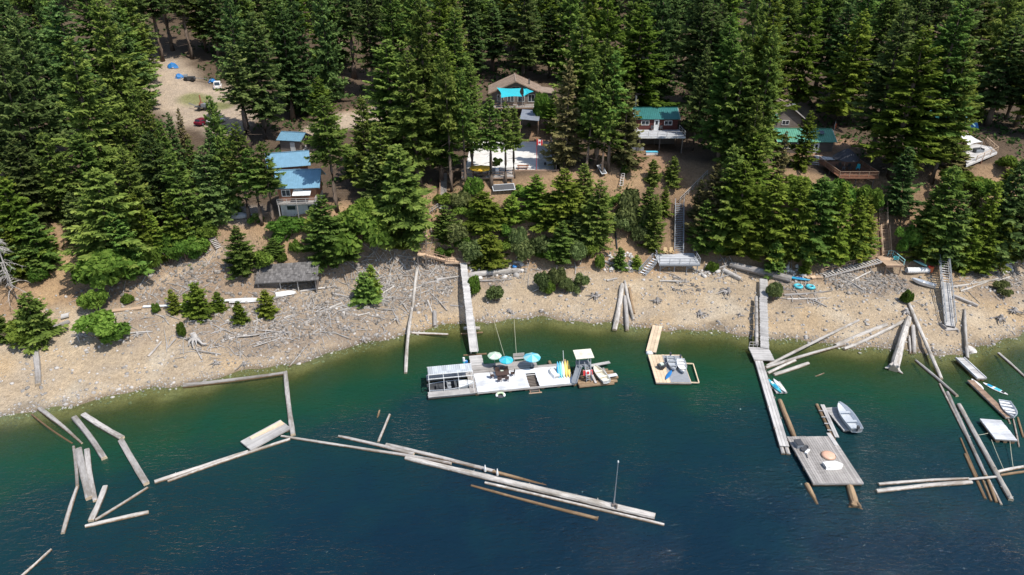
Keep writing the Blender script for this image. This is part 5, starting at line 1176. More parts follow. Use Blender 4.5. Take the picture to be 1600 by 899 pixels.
# ------------------------------------------------------------------ concrete court, deck, yellow parasol
c, rz, w, d = COURT
o = thing('sport_court', 'white concrete court with a grey end strip above the bank', 'court', (c.x, c.y, 16.5), rz)
gw_ = 3.0
MB().box((-gw_/2, 0, -.12), (w-gw_, d, .36)).build('slab', 'concrete', o); MB().box((w/2-gw_/2, 0, -.10), (gw_-.02, d, .36)).build('end_strip', 'grey_court', o)
for y in (d*.02, -d*.32): MB().box((w/2-gw_*.55, y, .30), (.4, .5, .44)).build('hatch', 'black', o)
MB().box((0, -d/2-.2, .1), (w+1.5, .22, .3)).build('edge_timber', 'brown_plank', o); MB().box((w/2+.3, 0, .5), (.15, d, 1.2)).build('fence', 'dark_plank', o)
p = W(838, 266, 16.7); o = thing('flagpole', 'red white flag on a pole at the concrete court', 'flagpole', p); MB().tube((0, 0, -.2), (0, 0, 6.2), .05, .035, 7).build('pole', 'red', o)
f = MB().slab([(.0, 0, 4.9), (1.1, .15, 4.7), (1.15, .2, 5.75), (.0, 0, 5.95)], .02).build('flag', 'white_paint', o)
for a, b in ((0, .28), (.8, 1.1)): MB().slab([(a, -.03+.14*a, 4.9-.18*a), (b, -.03+.14*b, 4.9-.18*b), (b, -.03+.14*b, 5.95-.18*b), (a, -.03+.14*a, 5.95-.18*a)], .01).build('flag_band', 'red', f)
MB().slab([(.42, .02, 5.15), (.66, .05, 5.15), (.74, .06, 5.4), (.54, .04, 5.62), (.34, .02, 5.42)], .01).build('maple_leaf', 'red', f)
DZ = 16.45; dk = rect(((722,266),(800,264),(802,279),(720,281)), DZ); c, rz, w, d = dk
FD = Frame((c.x, c.y, DZ), rz); o = thing('patio_deck', 'grey brown wooden deck with yellow parasol on the edge of the bank', 'deck', (c.x, c.y, DZ), rz)
decking(o, w, d, .30, 'grey_plank', 'x', .24); 
for s in (-1, 1): MB().box((0, s*(d/2-.06), .1), (w-.02, .1, .3)).build('edge_beam', 'brown_plank', o)
rail(o, [(-w/2+.1, d/2-.1, .3), (-w/2+.1, -d/2+.1, .3), (w/2-.1, -d/2+.1, .3)], .95, [3, 5], 'brown_plank', infill=None)
legs(o, [(x, -d/2+.2, .1) for x in (-w*.45, -w*.2, w*.05, w*.3, w*.46)], 'dark_plank', .12, FD)
parasol('big yellow parasol shading the wooden deck', W(751, 276, DZ+.3), 2.15, 2.1, ['yellow_cloth'], drop=.20, tilt=-.05)
tp = W(751, 276, DZ+.3)+Vector((0, -.3, 0)); t = thing('patio_table', 'round dark patio table under the yellow parasol', 'table', tp); MB().lathe([(0, .74), (.6, .74), (.62, .7), (0, .7)], 14).build('table_top', 'dark_plank', t); MB().tube((0, 0, 0), (0, 0, .7), .06, .06, 8).build('leg', 'dark_grey', t); MB().lathe([(0, .06), (.35, .04), (.36, 0)], 12).build('foot', 'dark_grey', t)
for k in range(5):
    a = .3+k*1.256; chair('dark patio chair round the table under the yellow parasol', tp+Vector((1.15*math.cos(a), 1.0*math.sin(a), 0)), a-1.57, 'wicker', 'chairs under the yellow parasol')
o = thing('clipped_shrub', 'clipped round green shrub in a tub on the deck', 'shrub', W(778, 268, DZ+.3)); part('foliage', KIND['bush'][0][0], o, (0, 0, .5), scale=(1.25, 1.25, 1.75)); MB().lathe([(0, .5), (.45, .5), (.35, 0)], 12).build('tub', 'brown_plank', o)
o = thing('picnic_bench', 'low brown bench at the edge of the concrete court', 'bench', W(817, 263, 16.7)); MB().box((0, 0, .5), (2.2, .8, .08)).build('table_top', 'rust_plank', o)
for s in (-1, 1): MB().box((0, s*.75, .32), (2.2, .28, .06)).build('seat', 'rust_plank', o); MB().box((s*.8, 0, .24), (.1, 1.5, .48)).build('leg', 'rust_plank', o)
o = thing('grill', 'small white grill on the wooden deck', 'grill', W(777, 272, DZ+.3)); MB().box((0, 0, .75), (.7, .5, .3)).build('body', 'white_paint', o); MB().box((0, 0, .3), (.6, .4, .6)).build('cabinet', 'grey_paint', o); MB().tube((-.3, 0, .95), (.3, 0, .95), .16, .16, 8).build('lid', 'metal', o)
# solar panels on the bank
def solar(label, x, y, w, d, rz, tx):
    p = G(x, y); o = thing('solar_panel', label, 'solar panel', p+Vector((0, 0, .9)), rz); o.rotation_euler = (tx, 0, rz)
    MB().box((0, 0, 0), (w, d, .05)).build('frame', 'aluminium', o); MB().box((0, 0, .03), (w-.25, d-.25, .03)).build('cells', 'dark_grey', o)
    for s in (-1, 1): MB().bar((s*w*.4, d*.4, -.02), (s*w*.4, d*.1, -1.4), .06, .06).build('leg', 'metal', o)
solar('wide solar panel tilted on the bank below the wooden deck', 787, 300, 4.2, 1.6, .22, .5)
solar('narrow solar panel standing on the soil beside the firs', 940, 272, 1.2, 2.2, .5, .6)

# ------------------------------------------------------------------ tan roofed house
g_ = G(808, 180); fz = g_.z+2.2; q = W(806, 163, fz); B_ = thing('tan_house', 'house with tan shingle gable roof and turquoise shade sails', 'house', (q.x, q.y, fz), 0.03)
gable(B_, 11.4, 9, 2.7, 2.5, 'dark_plank', 'tan_roof', 'y', over=.7, rib=.5, y0=4.5, trim='brown_plank')
MB().box((7.0, 3.5, 1.2), (3.2, 6, 2.4)).build('side_wing', 'dark_plank', B_); r_ = MB().slab([(5.2, .2, 2.85), (9.2, .2, 2.35), (9.2, 7, 2.35), (5.2, 7, 2.85)], .12).build('wing_roof', 'tan_roof', B_)
MB().tube((3.2, 3.0, 3.2), (3.2, 3.0, 5.2), .16, .16, 8).build('chimney', 'dark_grey', B_)
for x in (-3.6, -1.2, 1.2, 3.6): window(B_, x, -.04, 1.35, 1.5, 1.6, 'white_paint', 2)
window(B_, 0, -.04, 3.6, 1.8, .8, 'brown_plank', 2)
mb = decking(B_, 11, 3.6, .02, 'grey_plank', 'x', .24, .06, 0, -1.85)
MB().box((0, -3.6, -.14), (11, .1, .26)).build('edge_beam', 'brown_plank', B_)
rail(B_, [(-5.4, -.1, .02), (-5.4, -3.55, .02), (5.4, -3.55, .02), (5.4, -.1, .02)], .95, [2, 6, 2], 'brown_plank')
legs(B_, [(x, -3.5, -.2) for x in (-5.2, -1.8, 1.8, 5.2)], 'dark_plank', .12, Frame((q.x, q.y, fz), .03))
MB().box((0, 1.5, -1.3), (10.8, 3, 2.5)).build('basement_wall', 'dark_plank', B_)
def sail(label, pts, mat, poles=()):
    c_ = sum((Vector(p) for p in pts), Vector())/len(pts); o = thing('shade_sail', label, 'shade sail', c_)
    n = len(pts); P = [Vector(p)-c_ for p in pts]; mb = MB(); rim = []
    for i in range(n):
        for k in range(6): s = k/6; e = P[i].lerp(P[(i+1) % n], s); rim.append(e*(1-.30*math.sin(math.pi*s)*.55))
    m_ = len(rim); rings = [[r*f_-Vector((0, 0, .25*(1-f_))) for r in rim] for f_ in (1, .66, .33)]; vs = sum(rings, [])+[Vector((0, 0, -.25))]
    fs = [(j*m_+i, j*m_+(i+1) % m_, (j+1)*m_+(i+1) % m_, (j+1)*m_+i) for j in range(2) for i in range(m_)]+[(2*m_+i, 2*m_+(i+1) % m_, 3*m_) for i in range(m_)]
    mb.add(vs, fs).build('cloth', mat, o)
    for a in poles: a = Vector(a)-c_; MB().tube(a-Vector((0, 0, 3.0)), a+Vector((0, 0, .1)), .06, .05, 7).build('pole', 'light_plank', o)
    return o
sail('broad turquoise shade sail over the deck of the tan house', [W(776, 137, fz+3.9), W(814, 138, fz+3.9), W(816, 151, fz+2.4), W(783, 153, fz+2.4)], 'turquoise', [W(783, 153, fz+2.4), W(816, 151, fz+2.4)])
sail('small triangular turquoise shade sail beside the broad one', [W(817, 135, fz+4.0), W(834, 143, fz+3.3), W(818, 151, fz+2.45)], 'turquoise')
o = thing('lean_to', 'open lean to with grey tin roof below the tan house', 'shed', G(826, 192), 0.0); a = .0; q = o.location
def lq(x, y, z): return W(x, y, q.z+z)-q
RP = [lq(812, 186, 2.6), lq(842, 189, 2.6), lq(845, 173, 3.2), lq(816, 171, 3.2)]
MB().slab(RP, .08).build('roof', 'tin_roof', o)
for v in RP: MB().tube((v.x*.94, v.y, -.3), (v.x*.94, v.y, v.z-.1), .08, .08, 6).build('post', 'brown_plank', o)
MB().box((0, RP[2].y, 1.2), (3.8, .1, 2.4)).build('back_wall', 'dark_plank', o)

# ------------------------------------------------------------------ dark red cabin
g_ = G(1026, 239); fz = g_.z+3.1; q = W(1025, 203, fz); rc = thing('red_cabin', 'dark red cabin with teal metal roof on a raised deck', 'house', (q.x, q.y, fz), 0.0)
s_ = ppm(q); w = 66/s_
gable(rc, w, 6.0, 2.35, 1.5, 'red_plank', 'teal_roof', 'x', over=.35, rib=.4, y0=3.0)
mb = MB()
for k in range(11): mb.box((0, -.012, .11+.2*k), (w-.02, .03, .185))
mb.build('clapboards', 'red_plank', rc, kind='stuff')
for x in (-w*.27, w*.27): window(rc, x, -.05, 1.45, 1.6, .85, 'white_paint', 2)
door(rc, 0, -.04, 0, .9, 2.05); MB().tube((-w/2+.4, 4.0, 3), (-w/2+.4, 4.0, 6.2), .2, .2, 8).build('chimney_pipe', 'metal', rc)
dd = (q.y-W(1025, 214, fz).y); decking(rc, w+.6, dd, .0, 'deck_grey', 'x', .28, .06, .2, -dd/2-.02)
MB().box((.2, -dd-.05, -.16), (w+.6, .1, .3)).build('edge_beam', 'white_paint', rc)
rail(rc, [(-w/2-.05, -.1, 0), (-w/2-.05, -dd+.05, 0), (w/2+.4, -dd+.05, 0), (w/2+.4, -.1, 0)], 1.0, [2, 5, 2], 'light_plank', mid=1)
legs(rc, [(x, y, -.2) for x in (-w*.48, -w*.02, w*.5) for y in (-dd+.2, -.3)], 'dark_plank', .12, Frame((q.x, q.y, fz)))
MB().box((0, .6, -1.7), (w-.2, .2, 3.0)).build('lower_wall', 'dark_plank', rc); MB().box((0, 3.3, -1.4), (w-.2, 5.2, 2.6)).build('lower_store', 'dark_plank', rc)
for s in (-1, 1): chair('dark chair beside the cabin door' , (q.x+s*.95, q.y-.6, fz), 0, 'dark_grey', 'chairs by the cabin door')
o = thing('garden_box', 'white blue low storage chest on the soil below the cabin', 'chest', G(1018, 242)); MB().box((0, 0, .3), (2.3, .8, .6)).build('body', 'white_paint', o); MB().box((0, 0, .63), (2.4, .9, .08)).build('lid', 'sky_blue', o)
o = thing('retaining_wall', 'short dark stone terrace wall left of the cabin', 'wall', G(990, 236)); 
for k in range(6): MB().box((-1.8+.7*k, 0, .35), (.66, .5, .8)).build('block', 'slate_paint', o)
MB().box((-2.4, 0, .5), (.3, .5, 1.1)).build('pillar', 'white_paint', o)
o = thing('ladder', 'short white ladder lying on the soil bank', 'ladder', G(971, 286)); 
for s in (-.3, .3): MB().bar((s-.25, -1.6, .0), (s+.35, 1.0, 1.5), .07, .1).build('side_rail', 'light_plank', o)
for k in range(6): t = k/5; MB().bar((-.55+.6*t, -1.6+2.6*t, 1.5*t+.03), (.05+.6*t, -1.6+2.6*t, 1.5*t+.03), .22, .05).build('rung', 'light_plank', o)
a, b = G(958, 346), G(964, 390); c_ = (a+b)/2; tag(MB().sweep([a-c_+Vector((0, 0, .15)), Vector((.1, 0, .2)), b-c_+Vector((0, 0, .15))], [.16]*3, 8).build('drain_pipe', 'black', loc=c_), 'black drain pipe running down the bare soil bank', 'pipe')

# ------------------------------------------------------------------ green roofed house
q = G(1254, 238); gh = thing('green_house', 'long house with pale green metal roof among the firs', 'house', q, -.02); s_ = ppm(q); w = 84/s_
gable(gh, w, 6.5, 2.6, 1.6, 'dark_plank', 'green_roof', 'x', over=.5, rib=.45, y0=2.4)
for x in (-w*.32, -w*.1): window(gh, x, -.9, 1.5, 1.3, 1.0)
door(gh, w*.2, -.89, 0)
sky_ = MB().slab([(2.9, .25, 3.75), (3.9, .25, 3.75), (3.9, 1.2, 4.2), (2.9, 1.2, 4.2)], .04).build('skylight', 'glass', gh)
q2 = G(1228, 205); gb = thing('tan_cottage', 'cottage with brown shingle roof behind the green roofed house', 'house', q2+Vector((0, 2, 0)), .05); gable(gb, 7.0, 6.5, 3.0, 2.6, 'dark_plank', 'tan_roof', 'y', over=.6, rib=.5, y0=2.5, trim='grey_plank')
window(gb, 0, -.8, 1.6, 1.6, 1.0); MB().box((2.2, 1.5, 4.4), (.7, .7, 1.6)).build('chimney', 'grey_paint', gb); MB().slab([(1.2, -.2, 5.15), (2.1, -.2, 4.45), (2.1, 1.6, 4.5), (1.2, 1.6, 5.2)], .05).build('skylight', 'glass', gb)
q3 = G(1203, 208); gs = thing('small_green_shed', 'small shed with bright teal green roof beside the brown cottage', 'shed', q3+Vector((0, 1.5, 0))); gable(gs, 2.6, 3.0, 2.6, .9, 'dark_plank', 'green_roof', 'x', over=.3, rib=.4); door(gs, 0, -1.54, 0, .8, 1.9, 'brown_plank', False)
p = G(1297, 232); o = thing('flagpole', 'faded flag on a pole beside the green roofed house', 'flagpole', p); MB().tube((0, 0, -.2), (0, 0, 5.6), .045, .035, 7).build('pole', 'white_paint', o); MB().slab([(0, 0, 4.2), (.3, .05, 3.9), (.45, .1, 5.0), (0, 0, 5.3)], .03).build('flag', 'orange', o)

# ------------------------------------------------------------------ red deck with the black parasol
g_ = G(1325, 285); dz = g_.z+1.5; c, rz, w, d = rect(((1296,253),(1352,253),(1356,277),(1292,277)), dz); FD = Frame((c.x, c.y, dz), rz)
o = thing('red_deck', 'reddish raised deck with baluster railing under a black parasol', 'deck', (c.x, c.y, dz), rz)
decking(o, w, d, 0, 'rust_plank', 'x', .22); MB().box((0, -d/2+.02, -.18), (w, .1, .3)).build('edge_beam', 'rust_plank', o)
rail(o, [(-w/2+.1, d/2-.1, 0), (-w/2+.1, -d/2+.1, 0), (w/2-.1, -d/2+.1, 0), (w/2-.1, d/2-.1, 0)], 1.0, [3, 4, 3], 'brown_plank', infill='rust_plank')
legs(o, [(x, y, -.2) for x in (-w*.45, 0, w*.45) for y in (-d*.42, .0)], 'dark_plank', .1, FD)
for s in (-1, 1): MB().bar((s*w*.45, -d*.42, -1.2), (s*w*.15, -d*.42, -.2), .1, .12).build('brace', 'brown_plank', o)
parasol('large black conical parasol on the red deck', W(1318, 265, dz), 2.5, 4.1, ['black_cloth'], 8, drop=.72)
tp = W(1318, 265, dz); 
for k in range(5):
    a = .5+k*1.256; chair('dark chair under the black parasol', tp+Vector((1.2*math.cos(a), 1.1*math.sin(a), 0)), a-1.57, 'dark_grey', 'chairs under the black parasol')
chair('turquoise deck chair beside the black parasol', W(1340, 266, dz), -.5, 'turquoise', kind='adirondack')
pp = W(1308, 247, g_.z+1.3); o = thing('pale_patio', 'pale stone paving behind the black parasol', 'paving', pp)
for i in range(5):
    for j in range(2): MB().box((-3.5+1.5*i, -.8+1.5*j, .05), (1.44, 1.44, .12)).build('paving_slab', 'concrete', o)
st2 = thing('garden_steps', 'white edged garden steps left of the red deck', 'steps', G(1270, 258)); 
for k in range(4): MB().box((k*.75, -.0+.5*k, .15+.2*k), (2.4, .35, .14), rz=-.5).build('step', 'light_plank', st2)

# ------------------------------------------------------------------ right house and pale deck
q = G(1493, 214); rh = thing('teal_gable_house', 'brown house with teal gable roof behind the pale deck', 'house', q+Vector((0, 1, 0)), .25); gable(rh, 5.6, 7, 2.6, 1.9, 'brown_plank', 'teal_roof', 'y', over=.6, rib=.4, y0=2.5, trim='pale_teal'); window(rh, .3, -1.05, 3.0, 1.4, .7, 'sky_blue', 1); window(rh, -1.3, -1.05, 1.5, 1.1, 1.1)
o = thing('tarpaulin', 'dark blue tarpaulin hung beside the teal gable house', 'tarp', G(1518, 203)); MB().slab([(-1, 0, .1), (1.4, -.4, .1), (1.0, .6, 1.9), (-.2, .6, 1.6)], .04).build('sheet', 'blue', o); MB().bar((0, .7, 0), (0, .7, 1.9), .1, .1).build('prop', 'brown_plank', o)
g_ = G(1525, 256); dz = g_.z+1.0; A_, B2, C2, D2 = [W(x, y, dz) for x, y in ((1500,226),(1540,222),(1558,238),(1510,258))]
c = (A_+B2+C2+D2)/4; pdk = thing('pale_deck', 'pale wooden deck with angled railing at the edge of the bank', 'deck', c); Lc = [v-c for v in (A_, B2, C2, D2)]
mb = MB(); n_ = 22
for k in range(n_):
    t0, t1 = k/n_, (k+.93)/n_; mb.slab([Lc[3].lerp(Lc[0], t0), Lc[2].lerp(Lc[1], t0), Lc[2].lerp(Lc[1], t1), Lc[3].lerp(Lc[0], t1)], .06)
mb.build('decking', 'light_plank', pdk, kind='stuff')
MB().bar(Lc[3]-Vector((0, 0, .22)), Lc[2]-Vector((0, 0, .22)), .12, .4).build('edge_beam', 'light_plank', pdk); MB().bar(Lc[2]-Vector((0, 0, .22)), Lc[1]-Vector((0, 0, .22)), .12, .4).build('edge_beam', 'light_plank', pdk)
rail(pdk, [Lc[3].lerp(Lc[2], .3), Lc[2], Lc[1]], 1.0, [3, 3], 'tan_plank', mid=1)
legs(pdk, [Lc[2].lerp(Lc[0], .1), Lc[3].lerp(Lc[1], .1), Lc[3].lerp(Lc[2], .5)], 'rust_plank', .14, Frame(c))
z_ = dz+2.0
sail('white shade sail over the pale deck', [W(1500, 213, z_+.4), W(1512, 208, z_+.4), W(1535, 222, z_), W(1513, 228, z_)], 'white_paint', [W(1535, 222, z_)])
o = thing('patio_sofa', 'dark cushioned sofa on the pale deck', 'sofa', W(1528, 238, dz), .3); MB().box((0, 0, .25), (2.0, .8, .4)).build('seat', 'slate_paint', o); MB().box((0, .38, .5), (2.0, .18, .6)).build('backrest', 'dark_grey', o)
for s in (-1, 1): MB().box((s*1.0, 0, .4), (.18, .8, .6)).build('armrest', 'dark_grey', o)
q = G(1472, 240); o = thing('concrete_driveway', 'smooth grey concrete driveway beside the pale deck', 'driveway', q, -.5)
for i in range(2): MB().box((0, -2+3.9*i, .0), (4.2, 3.8, .5), rz=0).build('slab', 'grey_paint', o)

# ------------------------------------------------------------------ blue roofed houses
q = G(470, 337); s_ = ppm(q); bh = thing('blue_house', 'two storey house with blue metal roof and pale basement', 'house', q+Vector((-.1, .3, -.2)), .10); w = 57/s_
MB().box((0, 3.0, 1.4), (w, 6, 2.8)).build('basement_wall', 'white_wall', bh)
gable(bh, w, 6.2, 2.8, 1.7, 'rust_plank', 'blue_roof', 'x', z0=2.82, over=.75, rib=.42, y0=3.1, trim='blue_roof')
for x in (-w*.22, w*.33): window(bh, x, -.05, 1.6, 1.5, .8, 'white_wall', 1)
for x in (-w*.3, 0.2): window(bh, x, -.04, 4.3, 1.4, 1.1)
window(bh, w/2+.04, 3.1, 4.5, 1.0, 1.0, 'white_paint', 1, rz=math.pi/2)
MB().slab([(-.6, -1.7, 4.35), (2.4, -1.7, 4.35), (2.4, -.1, 4.75), (-.6, -.1, 4.75)], .06).build('awning', 'white_paint', bh)
decking(bh, w, 1.8, 2.85, 'grey_plank', 'x', .24, .06, 0, -.95); rail(bh, [(-w/2, -1.8, 2.85), (w/2, -1.8, 2.85), (w/2, 0, 2.85)], .95, [4, 1], 'grey_plank', mid=2)
legs(bh, [(-w/2+.1, -1.75, 2.75), (0, -1.75, 2.75), (w/2-.1, -1.75, 2.75)], 'grey_plank', .09, Frame(q+Vector((-.1, .3, -.2)), .1))
q = G(455, 280); b2 = thing('blue_annex', 'second blue roofed house behind the two storey one', 'house', q+Vector((-.6, 1.5, -.2)), .28); gable(b2, 7.2, 6.0, 2.9, 1.7, 'rust_plank', 'blue_roof', 'x', over=.6, rib=.42, y0=2.0, trim='blue_roof'); window(b2, 1.5, -1.04, 1.6, 1.2, 1.0); MB().box((3.0, -1.3, 2.6), (1.0, .3, .3)).build('yellow_box', 'yellow', b2)
q = G(458, 236); b3 = thing('blue_shed', 'small shed with blue metal roof at the back of the blue houses', 'shed', q+Vector((-.2, 1, -.1)), -.18); gable(b3, 4.6, 4.4, 2.6, 1.0, 'dark_plank', 'blue_roof', 'x', over=.5, rib=.42, y0=1.0, trim='blue_roof'); door(b3, .6, -1.24, 0, .9, 2.0, 'white_wall', False)
q = G(478, 234)
for i, (x, y, mt, lab) in enumerate(((470, 236, 'white_paint', 'white sack pile beside the small blue shed'), (475, 233, 'rock_pale', 'pale stone pile beside the small blue shed'))):
    o = thing('sack_pile', lab, 'pile', G(x, y))
    for k in range(5): MB().lathe([(0, .5), (.35, .4), (.45, .15), (.35, 0)], 8, (R.uniform(-.5, .5), R.uniform(-.5, .5), .3*(k // 3))).build('sack', mt, o)
o = thing('planter_box', 'dark planter box on the gravel beside the blue houses', 'planter', G(490, 236)); MB().box((0, 0, .3), (1.4, 1.1, .6)).build('box', 'dark_plank', o); MB().box((0, 0, .58), (1.2, .9, .06)).build('soil', 'dark_grey', o)
# covered thing on the patio left of the house
o = thing('covered_boat', 'grey covered boat on the patio left of the blue house', 'boat', G(372, 340), .1); MB().lathe([(0, .9), (.5, .85), (.9, .55), (1.0, .2), (.9, 0)], 12, sx=1.9, sy=.8).build('cover', 'grey_paint', o, smooth_=True); MB().box((2.1, 0, .25), (.8, .5, .4)).build('trailer_tongue', 'metal', o)

# ------------------------------------------------------------------ parking clearing
car('parked_car', 'maroon car parked at the edge of the gravel clearing', G(319, 194), 1.25, 'maroon', 4.6, 1.85, 1.5)
car('parked_car', 'white car parked next to the maroon one', G(338, 193), 1.15, 'white_paint', 4.4, 1.8, 1.55)
car('parked_van', 'small white van at the far side of the clearing', G(341, 138), 1.9, 'white_paint', 4.4, 1.9, 1.9)
for i, (x, y, lab, s) in enumerate(((270, 106, 'largest blue tarp covered heap at the shaded edge of the clearing', .9), (281, 122, 'blue tarp covered heap next to the scrap machine', .75), (332, 129, 'small blue tarp covered heap beside the white van', .65))):
    o = thing('tarp_heap', lab, 'tarp heap', G(x, y), .4*i); mb = MB(); g = random.Random(i)
    prof_ = [(0, 1.5), (.5, 1.35), (.9, 1.0), (1.2, .5), (1.35, 0)]; mb.lathe(prof_, 9, sx=1.3*s, sy=.9*s); mb.v = [(x_+g.uniform(-.15, .15), y_+g.uniform(-.15, .15), z_*s+g.uniform(-.1, .1)) for x_, y_, z_ in mb.v]; mb.build('sheet', 'blue', o)
    for k in range(5): MB().box((1.45*s*math.cos(k*1.256), 1.1*s*math.sin(k*1.256), .12), (.4, .3, .24), rz=k).build('weight', 'stone', o)
o = thing('scrap_machine', 'jumble of dark machinery beside the blue tarps', 'machine', G(297, 126), .1); MB().box((0, 0, .6), (2.6, 1.2, .9)).build('body', 'dark_grey', o); MB().box((-.9, 0, 1.3), (.8, 1.0, .6)).build('engine', 'grey_paint', o)
for s in (-1, 1):
    for x in (-.9, .9): MB().tube((x, s*.65, .45), (x, s*.85, .45), .45, .45, 12).build('wheel', 'black', o)
MB().bar((1.2, 0, .7), (6, -1, .35), .15, .15).build('boom', 'metal', o)
o = thing('winch_trailer', 'dark trailer with an upright rusty winch post on the clearing', 'trailer', G(320, 172), -.2); MB().box((0, 0, .8), (4.2, 2.0, .18)).build('bed', 'dark_grey', o); MB().box((.8, 0, 1.25), (2.2, 1.7, .75)).build('hood', 'slate_paint', o); MB().tube((-.6, 0, .9), (-.7, 0, 3.6), .22, .16, 8).build('winch_post', 'rust_plank', o); MB().tube((-1.0, 0, 1.3), (-.1, 0, 1.3), .55, .55, 12).build('drum', 'rust_plank', o); MB().bar((-2.1, 0, .8), (-4.3, .3, 1.4), .16, .16).build('drawbar', 'metal', o)
for s in (-1, 1):
    for x in (-.7, 1.0): MB().tube((x, s*1.0, .42), (x, s*1.22, .42), .42, .42, 12).build('wheel', 'black', o)
MB().box((2.7, -.4, .5), (1.2, .6, .5)).build('toolbox', 'white_paint', o)
o = thing('log_store', 'open dark shed at the left of the gravel clearing', 'shed', G(202, 142), .1); gable(o, 5, 3.5, 2.4, .8, 'dark_plank', 'shake', 'x', over=.4, rib=.3); MB().box((0, -1.8, .8), (3.6, .2, 1.4)).build('firewood', 'tan_plank', o)
o = thing('timber_stack', 'pale sawn timber stack in the forest behind the tan house', 'timber stack', G(912, 52))
for k in range(7): MB().box((R.uniform(-.3, .3), .0, .2+.25*k), (5.5, 1.6, .2)).build('board', 'light_plank', o)
# ------------------------------------------------------------------ stairs on the banks
# grey stair and deck in the middle
g_ = G(1057, 429); dz = g_.z+1.9; c, rz, w, d = rect(((1026,394),(1088,394),(1089,413),(1025,413)), dz); FD = Frame((c.x, c.y, dz), rz)
o = thing('grey_deck', 'slate grey landing deck on posts above the gravel beach', 'deck', (c.x, c.y, dz), rz)
decking(o, w, d, 0, 'deck_grey', 'x', .26); MB().box((0, -d/2+.0, -.2), (w, .1, .34)).build('edge_beam', 'slate_paint', o); MB().box((0, d/2, -.2), (w, .1, .34)).build('edge_beam', 'slate_paint', o)
rail(o, [(-w/2+.06, d/2-.1, 0), (-w/2+.06, d*.05, 0)], 1.0, 1, 'slate_paint'); rail(o, [(-w/2+.06, -d/2+.08, 0), (w/2-.06, -d/2+.08, 0), (w/2-.06, d/2-.1, 0)], 1.0, [4, 2], 'slate_paint')
legs(o, [(x, y, -.3) for x in (-w*.45, -w*.1, w*.2, w*.46) for y in (-d*.42, d*.4)], 'slate_paint', .1, FD)
for k in (-.45, .2): MB().bar((w*k, -d*.42, -1.2), (w*(k+.18), -d*.42, -.3), .1, .12).build('brace', 'slate_paint', o)
s1 = thing('grey_stair', 'steep slate grey stair climbing the bank from the grey deck', 'stairs', FD.o, 0); t_ = G(1061, 322)+Vector((0, 0, .5)); b_ = W(1061, 397, dz)+Vector((0, .3, 0))
stair(s1, t_-FD.o, b_-FD.o, 1.5, 'slate_paint', rails=(1, -1), n=28)
s2 = thing('grey_side_stair', 'short slate grey stair from the grey deck down to the gravel', 'stairs', FD.o, 0); b_ = G(1003, 430); stair(s2, FD.loc(W(1025, 405, dz)), b_-FD.o+Vector((0, 0, .1)), 1.3, 'slate_paint', rails=(1, -1), tread='white_plank')
for i, x in enumerate((1040, 1049)): chair('cane coloured deck chair on the grey landing deck', W(x, 397, dz)+Vector((0, .1, 0)), math.pi*0+.0, 'cane', 'chairs on the grey landing deck', .6, kind='adirondack')
s3 = thing('zigzag_handrail', 'weathered handrail climbing on above the grey stair', 'railing', G(1085, 290)); P3 = [G(x, y)-s3.location+Vector((0, 0, .1)) for x, y in ((1062, 318), (1082, 298), (1105, 275))]; rail(s3, P3, 1.0, [3, 3], 'grey_plank', mid=1)
# brown stair at the right
dz = BZ; c, rz, w, d = rect(((1376,400),(1404,400),(1403,415),(1377,415)), dz); FD = Frame((c.x, c.y, dz), rz); o = thing('brown_landing', 'brown plank landing on posts between two flights of stairs', 'deck', (c.x, c.y, dz), rz)
decking(o, w, d, 0, 'tan_plank', 'x', .24); MB().box((0, -d/2, -.2), (w, .1, .3)).build('edge_beam', 'brown_plank', o); legs(o, [(x, y, -.2) for x in (-w*.42, w*.42) for y in (-d*.42, d*.42)], 'brown_plank', .1, FD)
rail(o, [(w*.2, d/2-.05, 0), (w/2-.05, d/2-.05, 0), (w/2-.05, -d/2+.1, 0)], 1.0, [1, 2], 'pale_teal', mid=1)
s1 = thing('brown_stair', 'long brown stair climbing the bank above the plank landing', 'stairs', FD.o); t_ = BR_T; b_ = BR_B; m_ = b_.lerp(t_, .5)
stair(s1, m_-FD.o, b_-FD.o, 1.35, 'tan_plank', rails=(1, -1)); stair(s1, t_-FD.o, m_-FD.o+Vector((-.1, .3, .05)), 1.2, 'tan_plank', rails=(-1,))
s2 = thing('long_side_stair', 'long grey stair slanting down from the plank landing to the rocks', 'stairs', FD.o); b_ = G(1285, 432)+Vector((0, 0, .2)); stair(s2, FD.loc(W(1375, 407, dz)), b_-FD.o, 1.2, 'grey_plank', tread='light_plank', rails=(1,), rmat='brown_plank', n=20); legs(s2, [FD.loc(W(1350, 415, dz-.6))], 'dark_plank', .1, Frame(FD.o)); 
for k in range(3): q = G(1280-9*k, 434); tag(MB().box((0, 0, .1), (1.0, .9, .16)).build('stepping_slab', 'tan_plank', loc=q, rot=(0, 0, .2*k)), 'flat wooden stepping pad at the foot of the long side stair', 'step', 'stepping pads by the side stair')
chair('turquoise plastic chair on the brown plank landing', W(1399, 407, dz), 2.6, 'aqua', kind='adirondack')
hr = thing('upper_handrail', 'brown handrail slanting below the red deck', 'railing', G(1350, 305)); rail(hr, [G(x, y)-hr.location for x, y in ((1328, 298), (1352, 306), (1374, 320))], .9, [3, 3], 'brown_plank', mid=0)
